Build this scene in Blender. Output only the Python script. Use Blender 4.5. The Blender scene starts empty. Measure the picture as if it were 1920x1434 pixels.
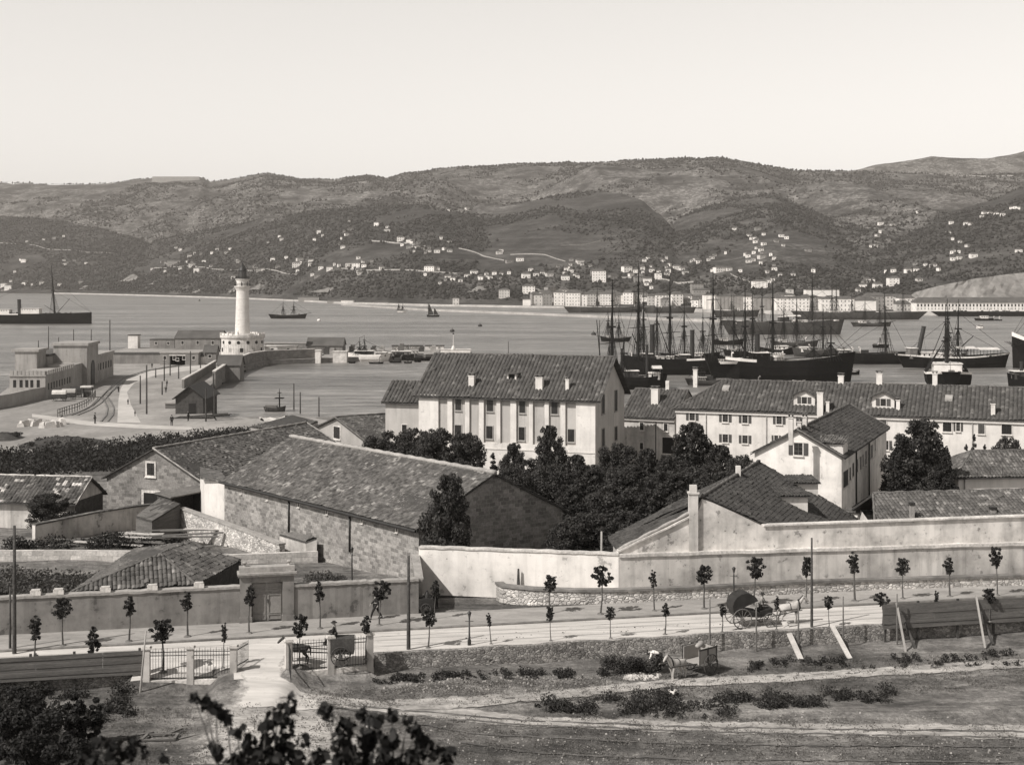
import bpy, bmesh, math, random
import numpy as np
from mathutils import Vector, Matrix, noise as mnoise
R = math.radians
random.seed(7); rng = np.random.default_rng(11)
scene = bpy.context.scene
COL = scene.collection

# ------------------------------------------------------------------ camera, sky, sun, exposure
F, HZ, H = 2637.0, 522.0, 35.0            # focal length in photo pixels, horizon row, eye height above the sea
cam_d = bpy.data.cameras.new('camera'); cam = bpy.data.objects.new('camera', cam_d); COL.objects.link(cam)
cam.location = (0, 0, H); cam.rotation_euler = (R(90), 0, 0)
cam_d.sensor_width = 36; cam_d.lens = F/1920*36; cam_d.shift_y = -(717-HZ)/1920
cam_d.clip_start = .3; cam_d.clip_end = 30000
cam_d.dof.use_dof = True; cam_d.dof.focus_distance = 190; cam_d.dof.aperture_fstop = 2.0
scene.camera = cam
SUN = Vector((-.79, -.58, 1.0)).normalized()          # towards the sun
SUN_EL = math.asin(SUN.z)
world = bpy.data.worlds.new('World'); scene.world = world; world.use_nodes = True
wn, wl = world.node_tree.nodes, world.node_tree.links
wn.clear()
wo = wn.new('ShaderNodeOutputWorld'); wb = wn.new('ShaderNodeBackground'); sky = wn.new('ShaderNodeTexSky')
sky.sky_type = 'NISHITA'; sky.sun_disc = False; sky.sun_elevation = SUN_EL
sky.sun_rotation = math.atan2(SUN.x, SUN.y); sky.air_density = 1.0; sky.dust_density = 2.0; sky.altitude = 0
mixm = wn.new('ShaderNodeMath'); mixm.operation = 'POWER'; mixm.inputs[1].default_value = .7
mul = wn.new('ShaderNodeMath'); mul.operation = 'MULTIPLY'; mul.inputs[1].default_value = 2.3
sc = wn.new('ShaderNodeVectorMath'); sc.operation = 'SCALE'; sc.inputs[0].default_value = (1, .965, .92)
bwn = wn.new('ShaderNodeRGBToBW'); wl.new(sky.outputs[0], bwn.inputs[0]); wl.new(bwn.outputs[0], mixm.inputs[0]); wl.new(mixm.outputs[0], mul.inputs[0])
tcw = wn.new('ShaderNodeTexCoord'); spx = wn.new('ShaderNodeSeparateXYZ'); el = wn.new('ShaderNodeMapRange'); el.interpolation_type = 'SMOOTHSTEP'   # pale haze glow low in the sky
for i_, q_ in enumerate((.19, .6, 1.3, .48)): el.inputs[i_+1].default_value = q_
wl.new(tcw.outputs['Generated'], spx.inputs[0]); wl.new(spx.outputs[2], el.inputs[0]); gl = wn.new('ShaderNodeMath'); gl.operation = 'MULTIPLY'; wl.new(mul.outputs[0], gl.inputs[0]); wl.new(el.outputs[0], gl.inputs[1])
wl.new(gl.outputs[0], sc.inputs['Scale']); wl.new(sc.outputs[0], wb.inputs[0]); wl.new(wb.outputs[0], wo.inputs[0])
wb.inputs[1].default_value = .12
sun_d = bpy.data.lights.new('sun', 'SUN'); sun_d.energy = 4.8; sun_d.angle = R(.5); sun_d.color = (1, .965, .92)
sun = bpy.data.objects.new('sun', sun_d); COL.objects.link(sun)
sun.rotation_euler = (-SUN).to_track_quat('-Z', 'Y').to_euler()
scene.view_settings.view_transform = 'Standard'; scene.view_settings.look = 'None'
scene.view_settings.gamma = 1; scene.view_settings.exposure = 0.07
scene.cycles.volume_bounces = 0; scene.cycles.max_bounces = 5; scene.cycles.diffuse_bounces = 2

# ------------------------------------------------------------------ picture measurements -> places
def W(px, py, z):                                      # the point of height z seen at a photo pixel
    Y = (H-z)*F/(py-HZ); return Vector(((px-960)/F*Y, Y, z))
def A(px, py, Y):                                      # the point at distance Y seen at a photo pixel
    return Vector(((px-960)/F*Y, Y, H-(py-HZ)/F*Y))
def smooth(a, b, x):
    t = np.clip((x-a)/(b-a), 0, 1); return t*t*(3-2*t)

# ------------------------------------------------------------------ materials
TINT = (1, .95, .9)
class NT:
    def __init__(s, name):
        s.m = bpy.data.materials.new(name); s.m.use_nodes = True; s.t = s.m.node_tree; s.n = s.t.nodes
        s.b = s.n['Principled BSDF']; s.tc = s.n.new('ShaderNodeTexCoord')
    def link(s, a, b): s.t.links.new(a, b)
    def coord(s, which='Object', scale=(1, 1, 1)):
        mp = s.n.new('ShaderNodeMapping'); s.link(s.tc.outputs[which], mp.inputs[0]); mp.inputs['Scale'].default_value = scale
        return mp.outputs[0]
    def noise(s, vec, scale=1, detail=4, rough=.55):
        x = s.n.new('ShaderNodeTexNoise'); x.inputs['Scale'].default_value = scale; x.inputs['Detail'].default_value = detail
        x.inputs['Roughness'].default_value = rough; s.link(vec, x.inputs['Vector']); return x.outputs[0]
    def math(s, op, a, b=None, c=None):
        x = s.n.new('ShaderNodeMath'); x.operation = op
        for i, q in enumerate((a, b, c)):
            if q is None: continue
            if isinstance(q, (int, float)): x.inputs[i].default_value = q
            else: s.link(q, x.inputs[i])
        return x.outputs[0]
    def ramp(s, v, a, b, c, d):
        x = s.n.new('ShaderNodeMapRange'); s.link(v, x.inputs[0])
        for i, q in enumerate((a, b, c, d)): x.inputs[i+1].default_value = q
        return x.outputs[0]
    def out(s, val, rough=.9, bump=None, strength=.3, dist=.05, spec=.2):
        g = s.n.new('ShaderNodeVectorMath'); g.operation = 'SCALE'; g.inputs[0].default_value = TINT
        if isinstance(val, (int, float)): g.inputs['Scale'].default_value = val
        else: s.link(val, g.inputs['Scale'])
        s.link(g.outputs[0], s.b.inputs['Base Color']); s.b.inputs['Roughness'].default_value = rough
        s.b.inputs['Specular IOR Level'].default_value = spec
        if bump is not None:
            bp = s.n.new('ShaderNodeBump'); bp.inputs['Strength'].default_value = strength; bp.inputs['Distance'].default_value = dist
            s.link(bump, bp.inputs['Height']); s.link(bp.outputs[0], s.b.inputs['Normal'])
        return s.m
def plain(name, g, layers=((.8, .15), (6, .12)), rough=.9, spec=.2, stretch=(1, 1, 1), bump=.25, dist=.03):
    t = NT(name); c = t.coord('Object', stretch); v = g; n = None
    for s_, a in layers:
        n = t.noise(c, s_); k = t.ramp(n, .3, .7, 1-a, 1+a); v = t.math('MULTIPLY', k, v)
    return t.out(v, rough, n, bump, dist, spec)
def plaster(name, g, stain=.35, sc=.5, spots=.3, streak=.25, rough=.95):
    t = NT(name); c = t.coord('Object'); cs = t.coord('UV', (1.3, .12, 1))
    a = t.ramp(t.noise(c, sc, 6, .65), .42, .68, 1, 1-stain)
    b = t.ramp(t.noise(cs, 1.2, 5, .6), .5, .75, 1, 1-streak)
    d = t.ramp(t.noise(c, 2.2, 8, .7), .6, .7, 1, 1-spots)
    f = t.noise(c, 9, 3); g = t.math('MULTIPLY', g if not isinstance(g, (int, float)) else t.ramp(t.noise(c, .9, 9, .72), .60, .63, g, g*(1-spots*.8)), t.ramp(t.noise(cs, .35, 3, .5), .35, .65, 1.0, 1-streak*.7))
    v = t.math('MULTIPLY', t.math('MULTIPLY', t.math('MULTIPLY', a, b), d), g)
    return t.out(v, rough, f, .15, .02)
def stone(name, g, bw=.7, bh=.32, var=.35, mortar=.02, mg=1.15, rough=.95, dark=.0, offs=.5):
    t = NT(name); c = t.coord('UV'); nz = t.noise(c, .9, 2)
    wob = t.n.new('ShaderNodeVectorMath'); wob.operation = 'MULTIPLY_ADD'
    cb = t.n.new('ShaderNodeCombineXYZ'); t.link(nz, cb.inputs[0]); t.link(t.noise(c, 1.7, 2), cb.inputs[1])
    t.link(cb.outputs[0], wob.inputs[0]); wob.inputs[1].default_value = (.16, .05, 0); t.link(c, wob.inputs[2])
    br = t.n.new('ShaderNodeTexBrick'); t.link(wob.outputs[0], br.inputs['Vector']); br.offset = offs
    br.inputs['Scale'].default_value = 1; br.inputs['Brick Width'].default_value = bw; br.inputs['Row Height'].default_value = bh
    br.inputs['Mortar Size'].default_value = mortar; br.inputs['Mortar Smooth'].default_value = .4; br.inputs['Bias'].default_value = -.1
    br.inputs['Color1'].default_value = (1+var*.45,)*3+(1,); br.inputs['Color2'].default_value = (1-var,)*3+(1,); br.inputs['Mortar'].default_value = (mg,)*3+(1,)
    bw_ = t.n.new('ShaderNodeRGBToBW'); t.link(br.outputs[0], bw_.inputs[0])
    n2 = t.noise(c, 5, 5, .65); n3 = t.noise(c, .35, 4)
    v = t.math('MULTIPLY', bw_.outputs[0], t.ramp(n2, .3, .7, .72, 1.28)); v = t.math('MULTIPLY', v, t.ramp(n3, .35, .65, .82, 1.15))
    v = t.math('MULTIPLY', v, g)
    hgt = t.math('ADD', t.math('MULTIPLY', br.outputs['Fac'], -.6), t.math('MULTIPLY', n2, .8))
    return t.out(v, rough, hgt, .55, .06)
def rubble(name, g, sc=3.0, var=.4, rough=.95):
    t = NT(name); c = t.coord('UV', (1, 1.4, 1))
    vo = t.n.new('ShaderNodeTexVoronoi'); vo.inputs['Scale'].default_value = sc; t.link(c, vo.inputs['Vector'])
    ve = t.n.new('ShaderNodeTexVoronoi'); ve.feature = 'DISTANCE_TO_EDGE'; ve.inputs['Scale'].default_value = sc; t.link(c, ve.inputs['Vector'])
    bw_ = t.n.new('ShaderNodeRGBToBW'); t.link(vo.outputs['Color'], bw_.inputs[0])
    v = t.math('MULTIPLY', t.ramp(bw_.outputs[0], .2, .8, 1-var, 1+var*.6), t.ramp(ve.outputs[0], 0, .07, .6, 1))
    v = t.math('MULTIPLY', v, t.ramp(t.noise(c, .6, 5, .65), .35, .65, .7, 1.25)); v = t.math('MULTIPLY', v, g)
    return t.out(v, rough, t.ramp(ve.outputs[0], 0, .15, 0, 1), .7, .08)
def tiles(name, g, pitch, course, var=.3, patch=.3, pale=.0):
    t = NT(name); c = t.coord('UV', (1/pitch, 1/course, 1))
    fl = t.n.new('ShaderNodeVectorMath'); fl.operation = 'FLOOR'; t.link(c, fl.inputs[0])
    wn_ = t.n.new('ShaderNodeTexWhiteNoise'); wn_.noise_dimensions = '2D'; t.link(fl.outputs[0], wn_.inputs['Vector'])
    uv = t.coord('UV'); n = t.noise(uv, .5, 5, .6); n2 = t.noise(uv, 4, 4, .65)
    v = t.math('MULTIPLY', t.ramp(wn_.outputs[0], 0, 1, 1-var, 1+var), t.ramp(n, .35, .65, 1-patch, 1+patch))
    v = t.math('MULTIPLY', v, t.ramp(n2, .3, .7, .75, 1.25))
    v = t.math('MULTIPLY', v, g)
    if pale: v = t.math('ADD', v, t.math('MULTIPLY', t.math('MULTIPLY', t.ramp(wn_.outputs[0], .86, .93, 0, pale), 1), t.ramp(n, .45, .6, 0, 1)))
    return t.out(v, .92, n2, .4, .02)
def foliage(name, g, var=.45, trans=.25):
    t = NT(name); gi = t.n.new('ShaderNodeNewGeometry')
    v = t.math('MULTIPLY', t.ramp(gi.outputs['Random Per Island'], 0, 1, 1-var, 1+var), g)
    m = t.out(v, .75, spec=.25)
    tr = t.n.new('ShaderNodeBsdfTranslucent'); mx = t.n.new('ShaderNodeMixShader'); mx.inputs[0].default_value = trans
    tr.inputs[0].default_value = (g*1.3, g*1.2, g*1.05, 1)
    o = t.n['Material Output']; t.link(t.b.outputs[0], mx.inputs[1]); t.link(tr.outputs[0], mx.inputs[2]); t.link(mx.outputs[0], o.inputs[0])
    return m
MT = dict(
    white=plaster('lime_plaster', .82, .3, .45, .45, .2), tilecap=plain('mortared_tiles', .12, ((1.2, .25), (6, .3))), white_old=plaster('weathered_plaster', .66, .45, .35, .55, .45), harb=plaster('harbour_plaster', .24, .3, .2, .3, .3), white_j=plaster('spotted_plaster', .74, .45, .55, .65, .3), fort=plaster('sooty_plaster', .37, .3, .12, .3, .3),
    white_shop=plaster('whitewash', .72, .2, .4, .25, .18), grey_pl=plaster('grey_plaster', .36, .2, .3, .15, .15),
    bay=plaster('recessed_plaster', .5, .15, .3, .1, .25), wall_render=plaster('rough_render', .26, .35, .9, .4, .3),
    ashlar=stone('ashlar_sandstone', .25, .55, .3, .5), ashlar_dark=stone('old_sandstone', .21, .7, .36, .5),
    ashlar_pale=stone('pale_blocks', .5, .9, .4, .3, mg=.75), rub=rubble('rubble_masonry', .30, 4.6, .4), rub_pale=rubble('pale_rubble', .55, 3.4, .35),
    cap=plain('coping_stone', .3, ((.7, .2), (5, .2))), cap_pale=plain('pale_coping', .52, ((.5, .3), (5, .3))),
    tileA=tiles('barrel_tiles', .078, .5, .5, .2, .18, .06), tileB=tiles('old_flat_tiles', .10, .34, .32, .4, .25, .11),
    tileC=tiles('dark_flat_tiles', .06, .3, .32, .25, .25), tileD=tiles('barrel_tiles_near', .10, .3, .42, .32, .25, .12),
    tileE=tiles('lichened_tiles', .08, .34, .4, .35, .4, .45),
    wood=plain('weathered_timber', .125, ((1.2, .25), (9, .3)), stretch=(.35, .35, 5)), wood_dark=plain('tarred_timber', .06, ((1.5, .3), (8, .3))),
    wood_pale=plain('new_timber', .46, ((1.5, .15), (8, .12))), shutter=plain('green_shutter_paint', .085, ((2, .15),), rough=.6),
    dark=plain('dark_interior', .02, ((2, .2),), rough=.5), glass=plain('window_glass', .03, ((1, .3),), rough=.25, spec=.5),
    iron=plain('black_iron', .025, ((4, .3),), rough=.5, spec=.4), bark=plain('bark', .09, ((3, .3), (12, .3))),
    door=plain('grey_door_paint', .24, ((1, .1), (7, .12))), cornice=plain('cornice_stone', .6, ((1, .1), (6, .1))),
    hull_black=plain('black_hull_paint', .008, ((.2, .3), (1.2, .25)), rough=.75, spec=.08, bump=.1), hull_grey=plain('grey_hull_paint', .05, ((.1, .3), (.8, .2)), rough=.6, bump=.1),
    hull_white=plain('white_boat_paint', .7, ((.4, .1), (2, .1)), rough=.6), deck=plain('deck_planking', .16, ((.5, .25), (3, .25))),
    mast=plain('spar_timber', .014, ((1, .2),)), spar_pale=plain('pale_spar', .3, ((1, .2),)), rope=plain('tarred_rope', .012, ((1, .1),)), canvas=plain('dark_sail', .04, ((.6, .3), (3, .2))), canvas_pale=plain('pale_canvas', .55, ((.6, .2), (3, .15))),
    leaf=foliage('tree_leaves', .05, .65), leaf_dark=foliage('dark_leaves', .03, .6), leaf_soft=foliage('scrub_leaves', .075, .5), leaf_black=foliage('near_leaves', .02, .6, .15),
    far_leaf=foliage('distant_leaves', .03, .5), grassm=foliage('dry_grass', .14, .5), weed=foliage('weeds', .038, .6),
    cloth_dark=plain('dark_cloth', .025, ((4, .2),)), cloth_mid=plain('grey_cloth', .12, ((4, .2),)), cloth_white=plain('white_cloth', .75, ((4, .1),)), skin=plain('skin', .32, ((6, .08),), rough=.6),
    horse_pale=plain('pale_horse_coat', .42, ((2.5, .25), (8, .1))), horse_dark=plain('dark_horse_coat', .05, ((2, .3),)),
    hill_house=plain('distant_plaster', .78, ((.15, .12),)), hill_house2=plain('distant_grey_plaster', .26, ((.15, .12),)), hill_roof=plain('distant_roof', .09, ((.2, .2),)),
    quay_stone=stone('quay_blocks', .2, 1.6, .6, .25), lamp_glass=plain('lantern_glass', .05, ((1, .1),), rough=.2, spec=.6),
    canopy=plain('oilcloth', .03, ((2, .3),), rough=.6), metal=plain('steel_rail', .1, ((2, .2),), rough=.4),
    stonewhite=plain('quarried_block', .5, ((1, .15), (5, .15))), far_quay=plain('distant_quay', .32, ((.05, .2), (.4, .15))),
)

# ------------------------------------------------------------------ mesh builder
class MB:
    def __init__(s): s.v = []; s.f = []; s.uv = {}
    def face(s, pts, uv=None):
        n = len(s.v); s.v.extend([tuple(p) for p in pts]); s.f.append(tuple(range(n, n+len(pts))))
        if uv: s.uv[len(s.f)-1] = uv
    def mesh(s, verts, faces):
        n = len(s.v); s.v.extend([tuple(p) for p in verts]); s.f.extend([tuple(n+i for i in f) for f in faces])
    def hexa(s, p):                                    # 8 corners: bottom 4 counter-clockwise, top 4
        s.mesh(p, [(3, 2, 1, 0), (4, 5, 6, 7), (0, 1, 5, 4), (1, 2, 6, 5), (2, 3, 7, 6), (3, 0, 4, 7)]); return s
    def box(s, x0, y0, z0, x1, y1, z1, fn=None):
        p = [(x0, y0, z0), (x1, y0, z0), (x1, y1, z0), (x0, y1, z0), (x0, y0, z1), (x1, y0, z1), (x1, y1, z1), (x0, y1, z1)]
        return s.hexa([fn(*q) for q in p] if fn else p)
    def bar(s, a, b, w, h=None, up=(0, 0, 1)):         # rectangular bar from a to b
        a, b = Vector(a), Vector(b); h = h or w; d = (b-a).normalized(); u = Vector(up)
        if abs(d.dot(u)) > .95: u = Vector((1, 0, 0))
        x = d.cross(u).normalized()*w/2; y = x.cross(d).normalized()*h/2
        return s.hexa([a-x-y, a+x-y, b+x-y, b-x-y, a-x+y, a+x+y, b+x+y, b-x+y])
    def tube(s, pts, rad, n=6, cap=True):
        pts = [Vector(p) for p in pts]
        if isinstance(rad, (int, float)): rad = [rad]*len(pts)
        n0 = len(s.v); d0 = None
        for i, p in enumerate(pts):
            d = (pts[min(i+1, len(pts)-1)]-pts[max(i-1, 0)])
            if d.length < 1e-9: d = Vector((0, 0, 1))
            d.normalize(); u = Vector((0, 0, 1)) if abs(d.z) < .9 else Vector((1, 0, 0))
            if d0 is not None: u = d0
            x = d.cross(u).normalized(); y = x.cross(d).normalized(); d0 = y
            for k in range(n):
                a = 2*math.pi*k/n; s.v.append(tuple(p+(x*math.cos(a)+y*math.sin(a))*rad[i]))
        for i in range(len(pts)-1):
            for k in range(n):
                a, b = n0+i*n+k, n0+i*n+(k+1) % n; s.f.append((a, b, b+n, a+n))
        if cap: s.f.append(tuple(n0+k for k in range(n))[::-1]); m = n0+(len(pts)-1)*n; s.f.append(tuple(m+k for k in range(n)))
        return s
    def lathe(s, prof, c=(0, 0, 0), n=24):             # profile of (r, z)
        n0 = len(s.v)
        for r, z in prof:
            for k in range(n):
                a = 2*math.pi*k/n; s.v.append((c[0]+r*math.cos(a), c[1]+r*math.sin(a), c[2]+z))
        for i in range(len(prof)-1):
            for k in range(n):
                a, b = n0+i*n+k, n0+i*n+(k+1) % n; s.f.append((a, b, b+n, a+n))
        s.f.append(tuple(n0+k for k in range(n))[::-1]); m = n0+(len(prof)-1)*n; s.f.append(tuple(m+k for k in range(n)))
        return s
    def prism(s, poly, z0, z1):
        n = len(poly); s.mesh([(p[0], p[1], z0) for p in poly]+[(p[0], p[1], z1) for p in poly],
            [tuple(range(n))[::-1], tuple(range(n, 2*n))]+[(i, (i+1) % n, n+(i+1) % n, n+i) for i in range(n)]); return s
    def tile(s, pts, pitch=.44, amp=.07, course=.5, per=4, jit=.012, step=.03):
        """corrugated sheet of roof tiles cut to the convex polygon pts (first edge = eave)"""
        pts = [Vector(p) for p in pts]; o = pts[0]; n = (pts[1]-pts[0]).cross(pts[-1]-pts[0]).normalized()
        if n.z < 0: n = -n
        u = Vector((0, 0, 1)).cross(n)
        u = u.normalized() if u.length > 1e-6 else (pts[1]-pts[0]).normalized(); v = n.cross(u).normalized()
        us = [(p-o).dot(u) for p in pts]; vs = [(p-o).dot(v) for p in pts]
        u0, u1, v0, v1 = min(us), max(us), min(vs), max(vs); du = pitch/per; nu = int((u1-u0)/du)+2; nv = int((v1-v0)/course)+2
        vert = []; rows = []
        for j in range(nv):
            for e in (0, 1): rows.append((j, e))
        for (j, e) in rows:
            vv = v0+(j+e*.97)*course
            for i in range(nu):
                uu = u0+i*du; k = (i % per)/per; r = mnoise.cell(Vector((i//per*1.7+.3, j*2.3+.7, u0)))
                h = .10*mnoise.noise(Vector((uu*.22, vv*.3, u0+v1)))+amp*abs(math.sin(math.pi*k))**.8+(.05 if r > .96 else 0)+step*(1-e)+(r-.5)*jit*2
                vert.append(o+u*(uu-0)+v*(vv+(r-.5)*jit*2)+n*h)
        bm = bmesh.new(); bv = [bm.verts.new(p) for p in vert]; m = len(rows)
        for j in range(m-1):
            for i in range(nu-1):
                a = j*nu+i; bm.faces.new((bv[a], bv[a+1], bv[a+nu+1], bv[a+nu]))
        cen = sum(pts, Vector())/len(pts)
        for i in range(len(pts)):
            a, b = pts[i], pts[(i+1) % len(pts)]
            if (b-a).length < 1e-6: continue
            pn = (b-a).cross(n).normalized()
            if pn.dot(cen-a) > 0: pn = -pn
            bmesh.ops.bisect_plane(bm, geom=bm.verts[:]+bm.edges[:]+bm.faces[:], plane_co=a, plane_no=pn, clear_outer=True)
        for f in bm.faces:
            c = [l.vert.co.copy() for l in f.loops]; s.face(c, [((q-o).dot(u)-u0, (q-o).dot(v)-v0) for q in c])
        bm.free(); return s
    def build(s, name, mt=None, parent=None, loc=None, smooth=False, fix=True, mod=None):
        me = bpy.data.meshes.new(name); me.from_pydata(s.v, [], s.f)
        if fix and len(s.f) < 30000 and not s.uv:
            bm = bmesh.new(); bm.from_mesh(me); bmesh.ops.remove_doubles(bm, verts=bm.verts, dist=1e-5)
            bmesh.ops.recalc_face_normals(bm, faces=bm.faces); bm.to_mesh(me); bm.free()
        uvl = me.uv_layers.new(name='UVMap'); co = me.vertices; dat = []
        zz = Vector((0, 0, 1))
        for i, p in enumerate(me.polygons):
            if i in s.uv:
                for q in s.uv[i]: dat.extend(q)
                continue
            n = p.normal
            if abs(n.z) > .95: t, b = Vector((1, 0, 0)), Vector((0, 1, 0))
            else: t = zz.cross(n).normalized(); b = n.cross(t)
            for vi in p.vertices: c = co[vi].co; dat.extend((c.dot(t), c.dot(b)))
        uvl.data.foreach_set('uv', dat)
        if smooth: me.polygons.foreach_set('use_smooth', [True]*len(me.polygons))
        if mt: me.materials.append(MT[mt] if isinstance(mt, str) else mt)
        return link(name, me, parent, loc)
def link(name, me, parent=None, loc=None):
    o = bpy.data.objects.new(name, me); COL.objects.link(o)
    if parent: o.parent = parent
    if loc is not None: o.location = loc
    return o
def tag(o, label, cat, group=None, kind=None):
    if kind: o['kind'] = kind
    if label: o['label'] = label
    if cat: o['category'] = cat
    if group: o['group'] = group
    return o
def thing(name, label, cat, loc=(0, 0, 0), rz=0, group=None):
    o = bpy.data.objects.new(name, None); COL.objects.link(o); o.empty_display_size = .5
    o.location = loc; o.rotation_euler = (0, 0, rz); return tag(o, label, cat, group)
def struct(o): o['kind'] = 'structure'; return o
def copy_tree(o, parent=None):
    c = o.copy(); COL.objects.link(c)
    if parent: c.parent = parent
    for ch in [q for q in KIDS.get(o.name, [])]: copy_tree(ch, c)
    return c
KIDS = {}
def index_kids(o):
    ks = [q for q in bpy.data.objects if q.parent == o]; KIDS[o.name] = ks
    for k in ks: index_kids(k)
def dup(o, loc, rz=0, sc=1, label=None, group=None):
    if o.name not in KIDS: index_kids(o)
    c = copy_tree(o); c.location = loc; c.rotation_euler = (0, 0, rz); c.scale = (sc,)*3 if isinstance(sc, (int, float)) else sc
    if label: c['label'] = label
    if group: c['group'] = group
    return c
ORD = ['leftmost', 'second from the left', 'third from the left', 'fourth from the left', 'fifth from the left', 'sixth from the left', 'seventh from the left', 'eighth from the left', 'ninth from the left', 'tenth from the left']
def NTH(i): return '%d%s' % (i+1, {0: 'st', 1: 'nd', 2: 'rd'}.get(i % 10, 'th') if i//10 != 1 else 'th')
def ordn(i, n):
    if i == n-1 and n > 1: return 'rightmost'
    if i < 4: return ORD[i]
    return NTH(i)+' from the left'

# ------------------------------------------------------------------ near ground
def road_v(x, y): return y-.22*x
def fnoise(x, y, s, seed=0.0):
    return mnoise.noise(Vector((x*s+seed, y*s-seed, seed)))
def yq(x):                                             # where the upper ground falls to the quay
    return float(np.interp(x, [-200, -83, -59, -40, -8, 22, 30, 90, 300], [222, 232, 284, 300, 285, 262, 215, 205, 200]))
def gz(x, y):
    v = road_v(x, y)
    if y < 80: z = max(33.2-.362*y, 11.7+.03*max(0, 74-y)+max(0, 66-y)*.12) if y > 30 else 33.2-.362*y
    else: z = 11.7
    if y > 30: z += .18*fnoise(x, y, .12, 3.1)+.09*fnoise(x, y, .5, 1.7)+.05*fnoise(x, y, 1.3, 2.2)
    if y > 58: z += .35*math.exp(-((y-(74.3+.03*x))/1.6)**2)*(1 if x > 2 else 0)*smooth(1, 6, x)
    # entrance ramp
    ramp = float(smooth(-22.5, -21.5, x)*(1-smooth(-8.6, -7.9, x))); gap = float(smooth(-17.2, -15.9, x)*(1-smooth(-12.9, -11.4, x)))
    zr = 12.7
    k_edge = float(smooth(85.45, 85.6, v)); k_ramp = float(smooth(82.6-9*gap, 86.2, v))
    if v > 70 and y < 100:
        k = k_edge*(1-ramp)+k_ramp*ramp
        z = z*(1-k)+zr*k
    if v > 85.6:
        z = zr
        if v > 95: z = 12.7-.052*(y-95)-.25*float(smooth(95, 98, v))
        if v > 98: z += .25*fnoise(x, y, .15, 5)
        q = yq(x); k = float(smooth(q, q+7, y))
        z = z*(1-k)+(1.5 if x < 0 else -3)*k
        if y > 300 : z = min(z, 1.2)
    return z
def build_ground():
    ys = np.concatenate([np.linspace(-30, 30, 16), np.linspace(33, 62, 20), np.arange(63, 80, .4), np.arange(80, 100, .2), np.arange(100.5, 150, 1), np.arange(152, 345, 2)])
    ts = np.linspace(-.62, .62, 300); v = []; nx = len(ts)
    for y in ys:
        for t in ts:
            x = t*(max(y, 0)+40); v.append((x, y, gz(x, y)))
    f = [(j*nx+i, j*nx+i+1, (j+1)*nx+i+1, (j+1)*nx+i) for j in range(len(ys)-1) for i in range(nx-1)]
    me = bpy.data.meshes.new('ground'); me.from_pydata(v, [], f); me.polygons.foreach_set('use_smooth', [True]*len(f))
    t = NT('bare_earth'); c = t.coord('Object'); c2 = t.coord('Object', (.25, 1.6, 1))
    a = t.ramp(t.noise(c, .11, 6, .6), .38, .62, .55, 1.4); b = t.ramp(t.noise(c2, .8, 6, .7), .3, .7, .6, 1.4); d = t.ramp(t.noise(c, 3.2, 6, .75), .3, .7, .6, 1.4)
    hb = t.noise(c, 1.6, 8, .75)
    e = t.ramp(t.noise(c, .5, 7, .75), .4, .6, .68, 1.32); v_ = t.math('MULTIPLY', t.math('MULTIPLY', t.math('MULTIPLY', t.math('MULTIPLY', a, b), d), e), .195)
    me.materials.append(t.out(v_, .98, hb, 1, .45)); o = link('ground', me); struct(o)
build_ground()
def ragged(mt):
    k = mt+'_ragged'
    if k in MT: return MT[k]
    m = MT[mt].copy(); m.name = k; nt = m.node_tree; N = nt.nodes; o = N['Material Output']; b = N['Principled BSDF']; at = N.new('ShaderNodeAttribute'); at.attribute_name = 'edge'; tc = N.new('ShaderNodeTexCoord'); nz = N.new('ShaderNodeTexNoise'); nz.inputs['Scale'].default_value = 1.1; nz.inputs['Detail'].default_value = 8; nz.inputs['Roughness'].default_value = .72; nt.links.new(tc.outputs['Object'], nz.inputs[0])
    ad = N.new('ShaderNodeMath'); ad.operation = 'MULTIPLY_ADD'; nt.links.new(nz.outputs[0], ad.inputs[0]); ad.inputs[1].default_value = 1.6; nt.links.new(at.outputs['Fac'], ad.inputs[2]); mr = N.new('ShaderNodeMapRange'); mr.inputs[1].default_value = .95; mr.inputs[2].default_value = 1.25; nt.links.new(ad.outputs[0], mr.inputs[0])
    tr = N.new('ShaderNodeBsdfTransparent'); mx = N.new('ShaderNodeMixShader'); nt.links.new(mr.outputs[0], mx.inputs[0]); nt.links.new(tr.outputs[0], mx.inputs[1]); nt.links.new(b.outputs[0], mx.inputs[2]); nt.links.new(mx.outputs[0], o.inputs[0]); MT[k] = m; return m
def strip(name, pts_l, pts_r, mt, dz=.004, follow=True, sub=1, wob=0, rag=False):
    """a sheet between two polylines (world xy), laid on the ground"""
    m = MB(); n = len(pts_l); rows = []
    for i in range(n-1):
        for k in range(sub):
            s_ = k/sub; rows.append((Vector(pts_l[i]).lerp(Vector(pts_l[i+1]), s_), Vector(pts_r[i]).lerp(Vector(pts_r[i+1]), s_)))
    rows.append((Vector(pts_l[-1]), Vector(pts_r[-1])))
    K = 12 if rag else 6; vs = []; ed = []
    for a, b in rows:
        for k in range(K+1):
            ed.append(min(1, 3.2*min(k, K-k)/K))
            p = a.lerp(b, k/K); w = wob*fnoise(p.x, p.y, .35, 9) if k in (0, K) else 0
            vs.append((p.x, p.y+w, (gz(p.x, p.y) if follow is True else follow)+dz))
    m.mesh(vs, [(j*(K+1)+i, j*(K+1)+i+1, (j+1)*(K+1)+i+1, (j+1)*(K+1)+i) for j in range(len(rows)-1) for i in range(K)])
    o = m.build(name, ragged(mt) if rag else mt, smooth=True, fix=False)
    if rag: o.data.attributes.new('edge', 'FLOAT', 'POINT').data.foreach_set('value', ed)
    return o
def vline(v, x0, x1, n=40): return [(x0+(x1-x0)*i/n, v+.22*(x0+(x1-x0)*i/n)) for i in range(n+1)]
t = NT('chalk_road'); c = t.coord('Object'); c2 = t.coord('Object', (.15, 1.5, 1))
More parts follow.
